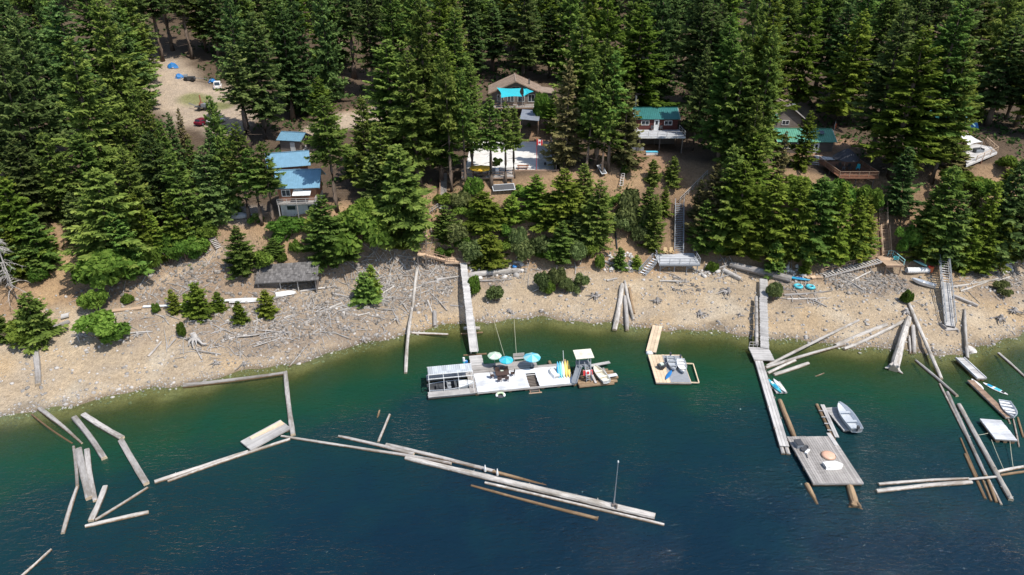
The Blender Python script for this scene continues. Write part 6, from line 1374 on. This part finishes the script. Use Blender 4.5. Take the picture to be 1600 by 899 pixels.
# metal stair and ramp further right
t_ = G(1468, 398)+Vector((0, 0, 1.6)); m_ = G(1474, 452)+Vector((0, 0, 1.3)); b_ = G(1483, 514)+Vector((0, 0, .5)); s1 = thing('metal_stair', 'weathered grey metal stair and ramp reaching over the gravel', 'stairs', m_)
stair(s1, t_-m_, (0, 0, 0), 1.35, 'light_plank', rails=(1, -1), rmat='slate_paint', n=15); dn = b_-m_; F_ = math.atan2(dn.y, dn.x)
mb = MB(); n_ = 26
for k in range(n_): q = dn*((k+.5)/n_); mb.box(q, (dn.length/n_-.03, 1.35, .05), rz=F_, tilt=(0, math.atan2(-dn.z, math.hypot(dn.x, dn.y)), 0))
mb.build('ramp_decking', 'light_plank', s1, kind='stuff'); sd_ = Vector((-math.sin(F_), math.cos(F_), 0))
for s in (-.68, .68): rail(s1, [sd_*s, sd_*s+dn], .9, 5, 'slate_paint', post=.07, mid=1); MB().bar(sd_*s-Vector((0, 0, .15)), sd_*s+dn-Vector((0, 0, .15)), .08, .25).build('stringer', 'slate_paint', s1)
legs(s1, [sd_*s+dn*t-Vector((0, 0, .1)) for t in (.0, .5, .95) for s in (-.6, .6)], 'slate_paint', .08, Frame(m_)); MB().box(dn+Vector((0, 0, -.35)), (2.2, 1.4, .12), rz=.1).build('foot_frame', 'grey_plank', s1); MB().box(dn+Vector((-.95, .3, -.1)), (.12, 1.8, .4), rz=.1).build('foot_post', 'grey_plank', s1)
# wooden stairs left of the court
L1, L2 = W(712, 405, ZL), ST_L2; FD = Frame(L1); o = thing('stair_landing', 'sandy plank landing joining the wooden stairs to the long pier', 'deck', L1); c, rz, w, d = rect(((697,401),(734,401),(736,410),(695,410)), ZL); o.location = (c.x, c.y, ZL); FD = Frame(o.location)
decking(o, w, d, 0, 'tan_plank', 'x', .24); MB().box((0, -d/2, -.18), (w, .1, .28)).build('edge_beam', 'tan_plank', o); legs(o, [(x, y, -.2) for x in (-w*.45, 0, w*.45) for y in (-d*.4, d*.4)], 'dark_plank', .1, FD); rail(o, [(-w/2+.1, -d/2+.08, 0), (-w*.12, -d/2+.08, 0)], .9, 2, 'brown_plank'); rail(o, [(w*.28, -d/2+.08, 0), (w/2-.1, -d/2+.08, 0)], .9, 1, 'brown_plank')
ws = thing('wooden_stair', 'brown wooden stair zigzagging up the bank left of the pier', 'stairs', L2); stair(ws, (.5, -.1, .05), W(697, 407, ZL)-L2, 1.2, 'brown_plank', tread='tan_plank', rails=(1, -1))
T1 = ST_T1; decking(ws, 1.5, 1.5, .05, 'tan_plank', 'x', .24, .06, 0, .1); stair(ws, T1-L2, (0, .8, .1), 1.2, 'brown_plank', tread='tan_plank', rails=(1, -1)); tt = T1-L2; decking(ws, 1.9, 1.3, tt.z+.03, 'tan_plank', 'x', .24, .06, tt.x+.1, tt.y+.7)
legs(ws, [(s*.7, y, 0) for s in (-1, 1) for y in (-.6, .8)]+[(tt.x+s*.7, tt.y+.3+e, tt.z-.1) for s in (-1, 1) for e in (0, .9)], 'dark_plank', .1, Frame(L2))
us = thing('upper_wooden_stair', 'straight brown stair descending from the court through the firs', 'stairs', US_B-Vector((0, 0, .3))); q = us.location; t_ = US_T; stair(us, t_-q, (0, 0, .3), 1.2, 'brown_plank', tread='grey_plank', rails=(1,), n=22)
us2 = thing('middle_wooden_stair', 'short wooden steps in the middle of the bank stairs', 'stairs', G(693, 326)); q = us2.location; 
for k in range(4): MB().box((0, -.3+.5*k, .2+.3*k), (1.4, .42, .12)).build('tread', 'light_plank', us2)
rail(us2, [Vector((-.9, -.8, .3)), G(672, 338)-q+Vector((0, 0, .4))], .9, 3, 'grey_plank', mid=1)
# steps on the left slope
ls = thing('log_steps', 'old wooden steps on the slope left of the weathered shed', 'steps', G(343, 390)); q = ls.location; t_ = G(322, 362)+Vector((0, 0, .3))-q; stair(ls, t_, (0, 0, .2), 1.1, 'dark_plank', tread='grey_plank', rails=(), n=12)
b2_ = thing('slope_stair', 'dark little stair beside the weathered shed', 'stairs', G(402, 440)); q = b2_.location; stair(b2_, G(404, 402)+Vector((0, 0, .3))-q, (0, 0, .2), 1.0, 'dark_plank', rails=(-1,), n=14)

# ------------------------------------------------------------------ weathered shed on the shore
q = G(452, 456); s_ = ppm(q); sd2 = thing('weathered_shed', 'old open fronted shed with grey shake roof on the driftwood shore', 'shed', q+Vector((-.2, 0, -.2)), .13); w = 88/s_
MB().box((0, 3.3, 1.2), (w, .12, 2.4)).build('back_wall', 'dark_plank', sd2); MB().box((-w/2, 1.7, 1.1), (.12, 3.2, 2.2)).build('side_wall', 'dark_plank', sd2); MB().box((w/2, 1.7, 1.1), (.12, 3.2, 2.2)).build('side_wall', 'dark_plank', sd2)
MB().box((-w*.32, .6, .95), (w*.34, .12, 1.9)).build('front_wall', 'dark_plank', sd2)
for x in (-w/2+.1, -w*.12, w*.18, w/2-.1): MB().tube((x, .2, -.3), (x, .2, 2.15), .09, .08, 7).build('post', 'grey_plank', sd2)
rf = MB().slab([(-w/2-.3, -.4, 2.1), (w/2+.3, -.4, 2.2), (w/2+.3, 3.8, 3.6), (-w/2-.3, 3.8, 3.5)], .08).build('roof', 'shake', sd2)
mb = MB()
for r_ in range(8):
    x = -w/2-.3
    while x < w/2+.2:
        ww = R.uniform(.25, .5); t0 = r_/8
        if not (r_ < 3 and x > -w*.12 and R.random() < .35): mb.box((x+ww/2, -.35+4.1*(t0+.07), 2.14+1.4*(t0+.07)+.05+(x+w/2)/w*.1), (ww-.03, .68, .04), tilt=(.30, R.uniform(-.03, .03), 0))
        x += ww
mb.build('shakes', 'shake', rf, kind='stuff')
boat('beached_boat', 'white upturned rowing boat in front of the weathered shed', 3.2, 1.1, .4, G(447, 460)+Vector((0, 0, .5)), .35, 'white_paint', seats=0, motor=False, tilt=(math.pi, 0))
def plank(label, x1, y1, x2, y2, w, mat, th=.12, name='loose_plank'):
    a, b = G(x1, y1), G(x2, y2); c_ = (a+b)/2+Vector((0, 0, .22)); L = (b-a).length; mb = MB().box((0, 0, 0), (L, w, th)); o = mb.build(name, mat, loc=c_, rot=(b-a).to_track_quat('X', 'Z').to_euler()); return tag(o, label, 'plank')
plank('tan plank walkway piece behind the sandy left beach', 170, 488, 222, 483, .8, 'tan_plank'); plank('long white board among the row of young conifers', 224, 481, 290, 479, .5, 'white_plank'); plank('white board lying left of the weathered shed', 330, 475, 365, 470, .6, 'white_plank')
boat('beached_canoe', 'white upturned canoe left of the weathered shed', 5.2, .9, .4, G(385, 471)+Vector((0, 0, .5)), .12, 'white_paint', seats=0, motor=False, tilt=(math.pi, 0))
plank('short grey beam at the upper left beach', 80, 515, 109, 504, .6, 'grey_plank', .3); plank('stone grey slab board at the upper left beach', 96, 497, 108, 494, 1.2, 'light_plank', .2)

# ------------------------------------------------------------------ gear on the right beach
q = G(1432, 427); o = thing('steel_pipe', 'white corrugated culvert pipe beside the metal stair', 'pipe', q, .0); pts = [(-1.9+3.8*k/20, 0, .55) for k in range(21)]; MB().sweep(pts, [.52+.03*(k % 2) for k in range(21)], 14, caps=False).sweep([p for p in pts], [.44]*21, 12, caps=False).build('barrel', 'white_paint', o); MB().tube((1.88, 0, .55), (1.96, 0, .55), .6, .6, 14).build('end_ring', 'metal', o)
boat('beached_skiff', 'grey aluminium skiff pulled up on the gravel', 3.8, 1.5, .55, G(1442, 446)+Vector((0, 0, .1)), 2.5, 'aluminium', 'aluminium', 2, 'white_paint', motor=False, tilt=(.1, -.05))
board('beached_kayak', 'pale blue kayak leaning on the bank by the metal stair', 'kayak', 3.6, .7, G(1434, 414)+Vector((0, 0, .4)), 1.9, 'pale_teal', .3, cockpit='dark_grey')
o = thing('orange_crate', 'orange crate beside the foot of the metal stair', 'crate', G(1452, 425)); MB().box((0, 0, .5), (.8, .6, 1.0)).build('body', 'orange', o); MB().box((0, 0, 1.03), (.84, .64, .06)).build('lid', 'red', o)
board('beached_kayak', 'blue kayak lying on the rocks near the two blue rings', 'kayak', 4.4, .75, G(1244, 438)+Vector((0, 0, .25)), -.35, 'kayak_blue', .3, cockpit='blue', stripe=[(-1.7, .6, .35, 'white_paint')])
for i, (x, y) in enumerate(((1247, 449), (1266, 450))):
    o = thing('swim_ring', 'round turquoise inflatable ring on the gravel', 'swim ring', G(x, y), 0, 'turquoise rings on the gravel'); MB().sweep([(.58*math.cos(t), .58*math.sin(t), .2) for t in np.linspace(0, 2*math.pi, 17)[:-1]], [.24]*16, 8, closed=True).build('tube', 'aqua', o, smooth_=True); MB().lathe([(0, .06), (.4, .06)], 12).build('mesh_floor', 'kayak_blue', o); MB().box((.6, 0, .43), (.12, .3, .05)).build('handle', 'white_paint', o)
o = thing('barrel', 'grey drum with a blue lid behind the pier landing', 'barrel', G(804, 424)); MB().lathe([(0, 1.0), (.4, 1.0), (.42, .5), (.4, 0)], 12).build('body', 'grey_paint', o); MB().lathe([(0, 1.15), (.3, 1.15), (.44, .98), (.44, .9)], 12).build('lid', 'blue', o)

# ------------------------------------------------------------------ stumps with spreading roots
def stump(label, x, y, s, mat='grey_log', seed=0, n=10):
    g = random.Random(seed); q = G(x, y); o = thing('root_stump', label, 'stump', q, g.uniform(0, 6))
    MB().sweep([(0, 0, -.1), (.05, 0, .4*s), (.0, .1, .8*s)], [.34*s, .26*s, .2*s], 9, jit=.15).build('stem', mat, o)
    for k in range(n):
        a = 2*math.pi*k/n+g.uniform(-.25, .25); l = g.uniform(.45, 1.7)*s*g.uniform(.6, 1.15)
        P = [(0, 0, .25*s)]+[(l*t*math.cos(a+.4*t*g.uniform(-1, 1)), l*t*math.sin(a+.4*t), (.30*(1-t*t)+.22*g.uniform(-.4, 1)*t)*s) for t in (.35, .7, 1.0)]
        MB().sweep(P, [.15*s, .11*s, .08*s, .03*s], 6, jit=.1).build('root', mat, o)
for i, (x, y, s, mt, lab) in enumerate(((1026, 472, 1.1, 'grey_log', 'spidery grey stump on the gravel above the new float'), (1093, 492, 1.1, 'grey_log', 'dark round stump alone low on the gravel'), (1137, 458, 1.3, 'grey_log', 'forked grey stump below the huge beached log'), (1156, 494, .7, 'grey_log', 'small stump low on the gravel by the right pier'), (1415, 490, 1.2, 'silver_log', 'tangled pale stump at the head of the rooted log'), (1562, 500, 1.2, 'grey_log', 'stump with long roots on the gravel point'), (1584, 488, 1.1, 'grey_log', 'dark stump highest on the gravel point'), (125, 526, 1.2, 'silver_log', 'pale root stump beside the round shrub on the left beach'), (305, 533, 1.7, 'silver_log', 'biggest bleached root fan on the driftwood shore'), (338, 569, .9, 'grey_log', 'small star shaped stump near the waterline by the log square'), (382, 570, .8, 'grey_log', 'small dark stump near the waterline by the log square'), (445, 522, .8, 'grey_log', 'short hollow stump on the driftwood shore'), (540, 515, .9, 'grey_log', 'flat stump just above the waterline'), (620, 500, .9, 'silver_log', 'three legged stump beside the long bleached log'), (568, 532, .8, 'grey_log', 'wet dark stump at the waterline'), (795, 488, .8, 'grey_log', 'small dark stump behind the dock ropes'), (845, 488, .7, 'grey_log', 'tiny stump at the waterline behind the dock'), (932, 465, 1.3, 'grey_log', 'sprawling stump left of the leaning logs'), (215, 525, .9, 'silver_log', 'low stump on the sand beside the round shrub'))): stump(lab, x, y, s, mt, i, 11 if s > 1 else 8)
# ------------------------------------------------------------------ single pieces of driftwood
DW = ((500,488,558,474,'straight bleached pole across the driftwood'),(515,483,535,474,'grey stick beside the straight bleached pole'),(520,460,550,466,'forked grey log below the weathered shed'),(596,460,616,448,'pale split log right of the young conifers'),(578,474,592,460,'slim stick below the young conifers'),(608,412,612,404,'short upright white log end on the rubble'),(640,455,662,446,'white log crossing the upper bleached log'),(443,498,458,493,'small white log on the shore slope'),(558,494,578,489,'white broken branch near the waterline'),(198,522,240,519,'long grey trunk beside the round shrub'),(330,522,350,516,'curved white root on the rubble'),(352,532,385,524,'bent pale branch on the rubble'),(232,558,252,535,'thin white branch on the left sand'),(262,545,275,530,'thin grey branch on the left sand'),(395,505,412,498,'short pale log above the waterline'),(668,470,676,490,'pale pole near the pier'),(682,438,720,432,'grey log under the stair landing'),(690,462,700,445,'grey snag near the pier'),(704,478,724,480,'horizontal grey beam against the pier'),(748,440,800,437,'long grey driftwood behind the beach'),(850,440,870,447,'bleached log under the olive shrubs'),(868,425,880,432,'white chunk of wood by the shrubs'),(948,440,965,436,'orange brown broken log on the beach'),(945,410,960,414,'pale weathered log at the bank foot by young conifers'),(1030,440,1070,441,'long thin log under the grey deck'),(1075,418,1105,430,'grey fallen timber right of the grey deck'),(1120,436,1150,428,'bleached log left of the right pier'),(1225,462,1300,455,'long grey log along the gravel by the rings'),(1230,468,1290,466,'second grey log along the gravel'),(1480,450,1560,436,'long pale log on the gravel right of the metal stair'),(1500,456,1545,440,'crossing pale log right of the metal stair'),(1545,405,1560,380,'pale trunk leaning on the right bank'),(1330,440,1360,425,'slanting timber under the long side stair'),(1550,420,1590,410,'white beam among the right bank rubble'),(1555,440,1580,432,'grey log among the right bank rubble'),(420,470,450,462,'grey plank like log before the weathered shed'),(470,456,520,449,'brown rotten log right of the weathered shed'))
for i, (a, b, c_, d_, lab) in enumerate(DW): log(a, b, c_, d_, R.uniform(2.2, 4.2), lab, R.choice(('silver_log', 'pale_log', 'grey_log', 'pale_log')), z1='g', z2='g', w2=R.uniform(1.6, 3.2), name='driftwood_log', bend=.03)

# ------------------------------------------------------------------ stones, rubble and sticks: too many to count
def zone_points(n, spots):
    out = []
    for _ in range(n):
        p, r = R.choices(spots, [s[1]**2*s[2] for s in spots])[0][:2]; a = R.uniform(0, 6.28); q = r*math.sqrt(R.random())
        out.append((p.x+q*math.cos(a), p.y+q*math.sin(a)))
    return np.array(out)
ICO = np.array([(0,0,1),(.894,0,.447),(.276,.851,.447),(-.724,.526,.447),(-.724,-.526,.447),(.276,-.851,.447),(.724,.526,-.447),(-.276,.851,-.447),(-.894,0,-.447),(-.276,-.851,-.447),(.724,-.526,-.447),(0,0,-1)])
ICF = np.array([(0,1,2),(0,2,3),(0,3,4),(0,4,5),(0,5,1),(1,6,2),(2,7,3),(3,8,4),(4,9,5),(5,10,1),(6,7,2),(7,8,3),(8,9,4),(9,10,5),(10,6,1)])
def stones(name, label, P, smin, smax, mat, power=3.0):
    n = len(P); g = np.random.default_rng(n); z = height(P[:, 0], P[:, 1]); s = smin+(smax-smin)*g.random(n)**power
    V = ICO[None]*(1+g.uniform(-.28, .28, (n, 12, 1)))*s[:, None, None]*g.uniform(.6, 1.25, (n, 1, 3))*(1, 1, .7)
    a = g.uniform(0, 6.28, n); ca, sa = np.cos(a)[:, None], np.sin(a)[:, None]; X = V[..., 0]*ca-V[..., 1]*sa; Y = V[..., 0]*sa+V[..., 1]*ca
    V = np.stack([X+P[:, 0, None], Y+P[:, 1, None], V[..., 2]+(z+s*.15)[:, None]], -1)
    F3 = (ICF[None]+12*np.arange(n)[:, None, None]).reshape(-1, 3); me = bpy.data.meshes.new(name); me.vertices.add(n*12); me.vertices.foreach_set('co', V.ravel())
    me.loops.add(F3.size); me.loops.foreach_set('vertex_index', F3.ravel()); me.polygons.add(len(F3)); me.polygons.foreach_set('loop_start', np.arange(0, F3.size, 3)); me.polygons.foreach_set('loop_total', np.full(len(F3), 3))
    at_ = me.attributes.new('rnd', 'FLOAT', 'FACE'); at_.data.foreach_set('value', np.repeat(g.random(n), 15)); me.materials.append(MAT[mat]); me.update(calc_edges=True)
    o = bpy.data.objects.new(name, me); C.objects.link(o); o['kind'] = 'stuff'; o['label'] = label; o['category'] = 'stones'; return o
beach = []
for t in np.linspace(-90, 98, 42):
    y0, y1 = float(np.interp(t, SH[0], SH[1])), float(np.interp(t, TO[0], TO[1])); beach.append((Vector((t, (y0+y1)/2, 0)), abs(y1-y0)*.55+1, 1.0))
P = zone_points(8500, beach); k = P[:, 1] > np.interp(P[:, 0], SH[0], SH[1])-2.5; stones('beach_stones', 'scattered pale stones and cobbles over the sandy beach', P[k], .04, .34, 'stone', 5)
shore = [(Vector((t, float(np.interp(t, SH[0], SH[1]))+.3, 0)), 1.7, 1) for t in np.linspace(-90, 98, 120)]
stones('waterline_cobbles', 'band of cobbles along the waterline', zone_points(4200, shore), .04, .2, 'stone', 2)
RUB = [(G(x, y), r, wgt) for x, y, r, wgt in ((300,425,6,1),(350,435,6,1),(260,440,5,1),(420,500,6,1),(480,485,7,1),(540,455,7,1),(600,435,6,1),(560,495,6,1),(650,445,6,1.5),(340,505,5,1),(400,525,5,1),(470,525,5,1),(690,430,4,2),(770,428,3,2),(820,425,3,1),(1310,435,3,3),(1350,440,4,3),(1390,440,3,3),(1330,445,3,2),(1240,440,3,2),(1560,425,4,1.5),(1580,440,4,1),(1050,448,3,1),(1075,445,3,1),(960,412,2,2),(985,414,2,2),(1130,425,3,1),(200,445,4,1),(150,455,3,1))]
stones('rubble', 'grey broken rock and rubble on the slopes behind the beach', zone_points(11000, RUB), .05, .40, 'rubble_stone', 5)
stones('white_rocks', 'pale angular rocks at the foot of the banks', zone_points(330, [(G(x, y), 2, 1) for x, y in ((740,425),(775,425),(800,422),(950,412),(985,412),(1240,428),(1222,420),(1110,425),(1560,415))]), .15, .6, 'rock_pale', 2)
mb = MB(); STK = RUB+[(G(x, y), r, w) for x, y, r, w in ((640,430,8,3),(600,460,7,3),(620,440,5,3),(540,470,7,1.5),(450,500,7,1.5),(360,520,6,1.5),(300,530,4,2),(230,515,4,1.5),(660,400,4,1),(1540,440,4,2),(1500,445,3,2),(1250,462,4,1.5),(1140,430,3,2),(880,430,5,1.5),(1435,485,3,1))]
for x, y in zone_points(1500, STK):
    if y < float(np.interp(x, SH[0], SH[1]))+.5: continue
    L = R.uniform(.5, 2.6)*(1 if R.random() < .8 else 2.0); a = R.uniform(0, 3.14); r = R.uniform(.02, .07)*(.6+L*.25); dx, dy = L/2*math.cos(a), L/2*math.sin(a)
    p1 = Vector((x-dx, y-dy, Hs(x-dx, y-dy)+r*1.2)); p2 = Vector((x+dx, y+dy, Hs(x+dx, y+dy)+r*1.2)); md = (p1+p2)/2+Vector((R.uniform(-.1, .1)*L, R.uniform(-.1, .1)*L, R.uniform(0, .12)))
    mb.sweep([p1, md, p2], [r, r*.9, r*.5], 5)
o = mb.build('driftwood_sticks', 'silver_log', kind='stuff'); o['label'] = 'tangle of grey driftwood sticks over the upper beach'; o['category'] = 'driftwood'
# undergrowth on the banks and forest floor
UG = [(G(x, y), r, 1) for x, y, r in ((60,400,6),(120,390,5),(220,400,6),(300,385,5),(440,385,4),(480,360,5),(540,350,4),(600,350,5),(720,340,4),(740,390,4),(830,310,4),(870,330,5),(930,330,6),(1000,330,5),(1010,310,5),(1050,300,5),(1110,330,6),(1150,330,7),(1220,330,7),(1290,320,6),(1340,340,5),(1400,350,6),(1450,350,7),(1520,340,7),(1580,330,7),(1480,280,5),(680,320,5),(650,340,5),(100,350,6),(30,400,5))]
g = np.random.default_rng(77); PP = zone_points(9000, UG); zz = height(PP[:, 0], PP[:, 1]); V = []; T = []
kk = bumps(PP[:, 0], PP[:, 1], 8, 16) > 0.1
for (x, y), z in zip(PP[kk], zz[kk]):
    a = g.normal(0, 1, 3); a[2] = abs(a[2])*.8; a /= np.linalg.norm(a); b = np.cross(a, g.normal(0, 1, 3)); b /= np.linalg.norm(b); l, w = g.uniform(.15, .4), g.uniform(.06, .14); q = np.array((x, y, z+g.uniform(.05, .5)))
    V += [q-a*l, q+b*w, q+a*l, q-b*w]; T.append(g.uniform(.2, .8))
o = bpy.data.objects.new('undergrowth', leaf_mesh('undergrowth', V, np.array(T), 'leaves_olive')); C.objects.link(o); o['kind'] = 'stuff'; o['label'] = 'low salal and weeds growing over the soil banks'; o['category'] = 'undergrowth'

g = np.random.default_rng(78); n_ = 16000; X = g.uniform(-115, 120, n_); Y = g.uniform(118, 235, n_); yc = np.interp(X, CR[0], CR[1])
px_, py_ = PX(X, Y, height(X, Y)); clear = near((X, Y), [(G(x, y), r) for x, y, r in ((250,120,9),(270,145,9),(300,160,9),(320,180,8),(340,150,8),(240,105,8),(220,150,7),(350,185,8),(575,185,6),(545,190,5),(1020,245,5),(990,240,5),(870,195,5),(800,170,8),(1270,235,7),(1320,265,6),(1520,240,7),(1475,240,5),(480,235,5),(465,260,6),(470,320,7),(785,245,13),(820,240,12),(750,250,11),(1025,215,7),(1230,205,6))])
kk = (Y > yc+1) & (clear < .2) & (bumps(X, Y, 6, 14) > -.15); X, Y = X[kk], Y[kk]; Z = height(X, Y); V = []; T = []
for x, y, z in zip(X, Y, Z):
    for _ in range(2):
        a = g.normal(0, 1, 3); a[2] = abs(a[2])*.6; a /= np.linalg.norm(a); b = np.cross(a, g.normal(0, 1, 3)); b /= np.linalg.norm(b); l, w = g.uniform(.3, .8), g.uniform(.15, .35); q = np.array((x+g.normal(0, .3), y+g.normal(0, .3), z+g.uniform(.1, .8)))
        V += [q-a*l, q+b*w, q+a*l, q-b*w]; T.append(g.uniform(.0, .6))
o = bpy.data.objects.new('forest_floor_plants', leaf_mesh('forest_floor_plants', V, np.array(T), 'needles_dark')); C.objects.link(o); o['kind'] = 'stuff'; o['label'] = 'ferns and saplings covering the forest floor between the trunks'; o['category'] = 'undergrowth'
print('conifers', sum(1 for o in bpy.data.objects if o.name.startswith('conifer_tree')), 'tris', sum(len(m.polygons) for m in bpy.data.meshes))
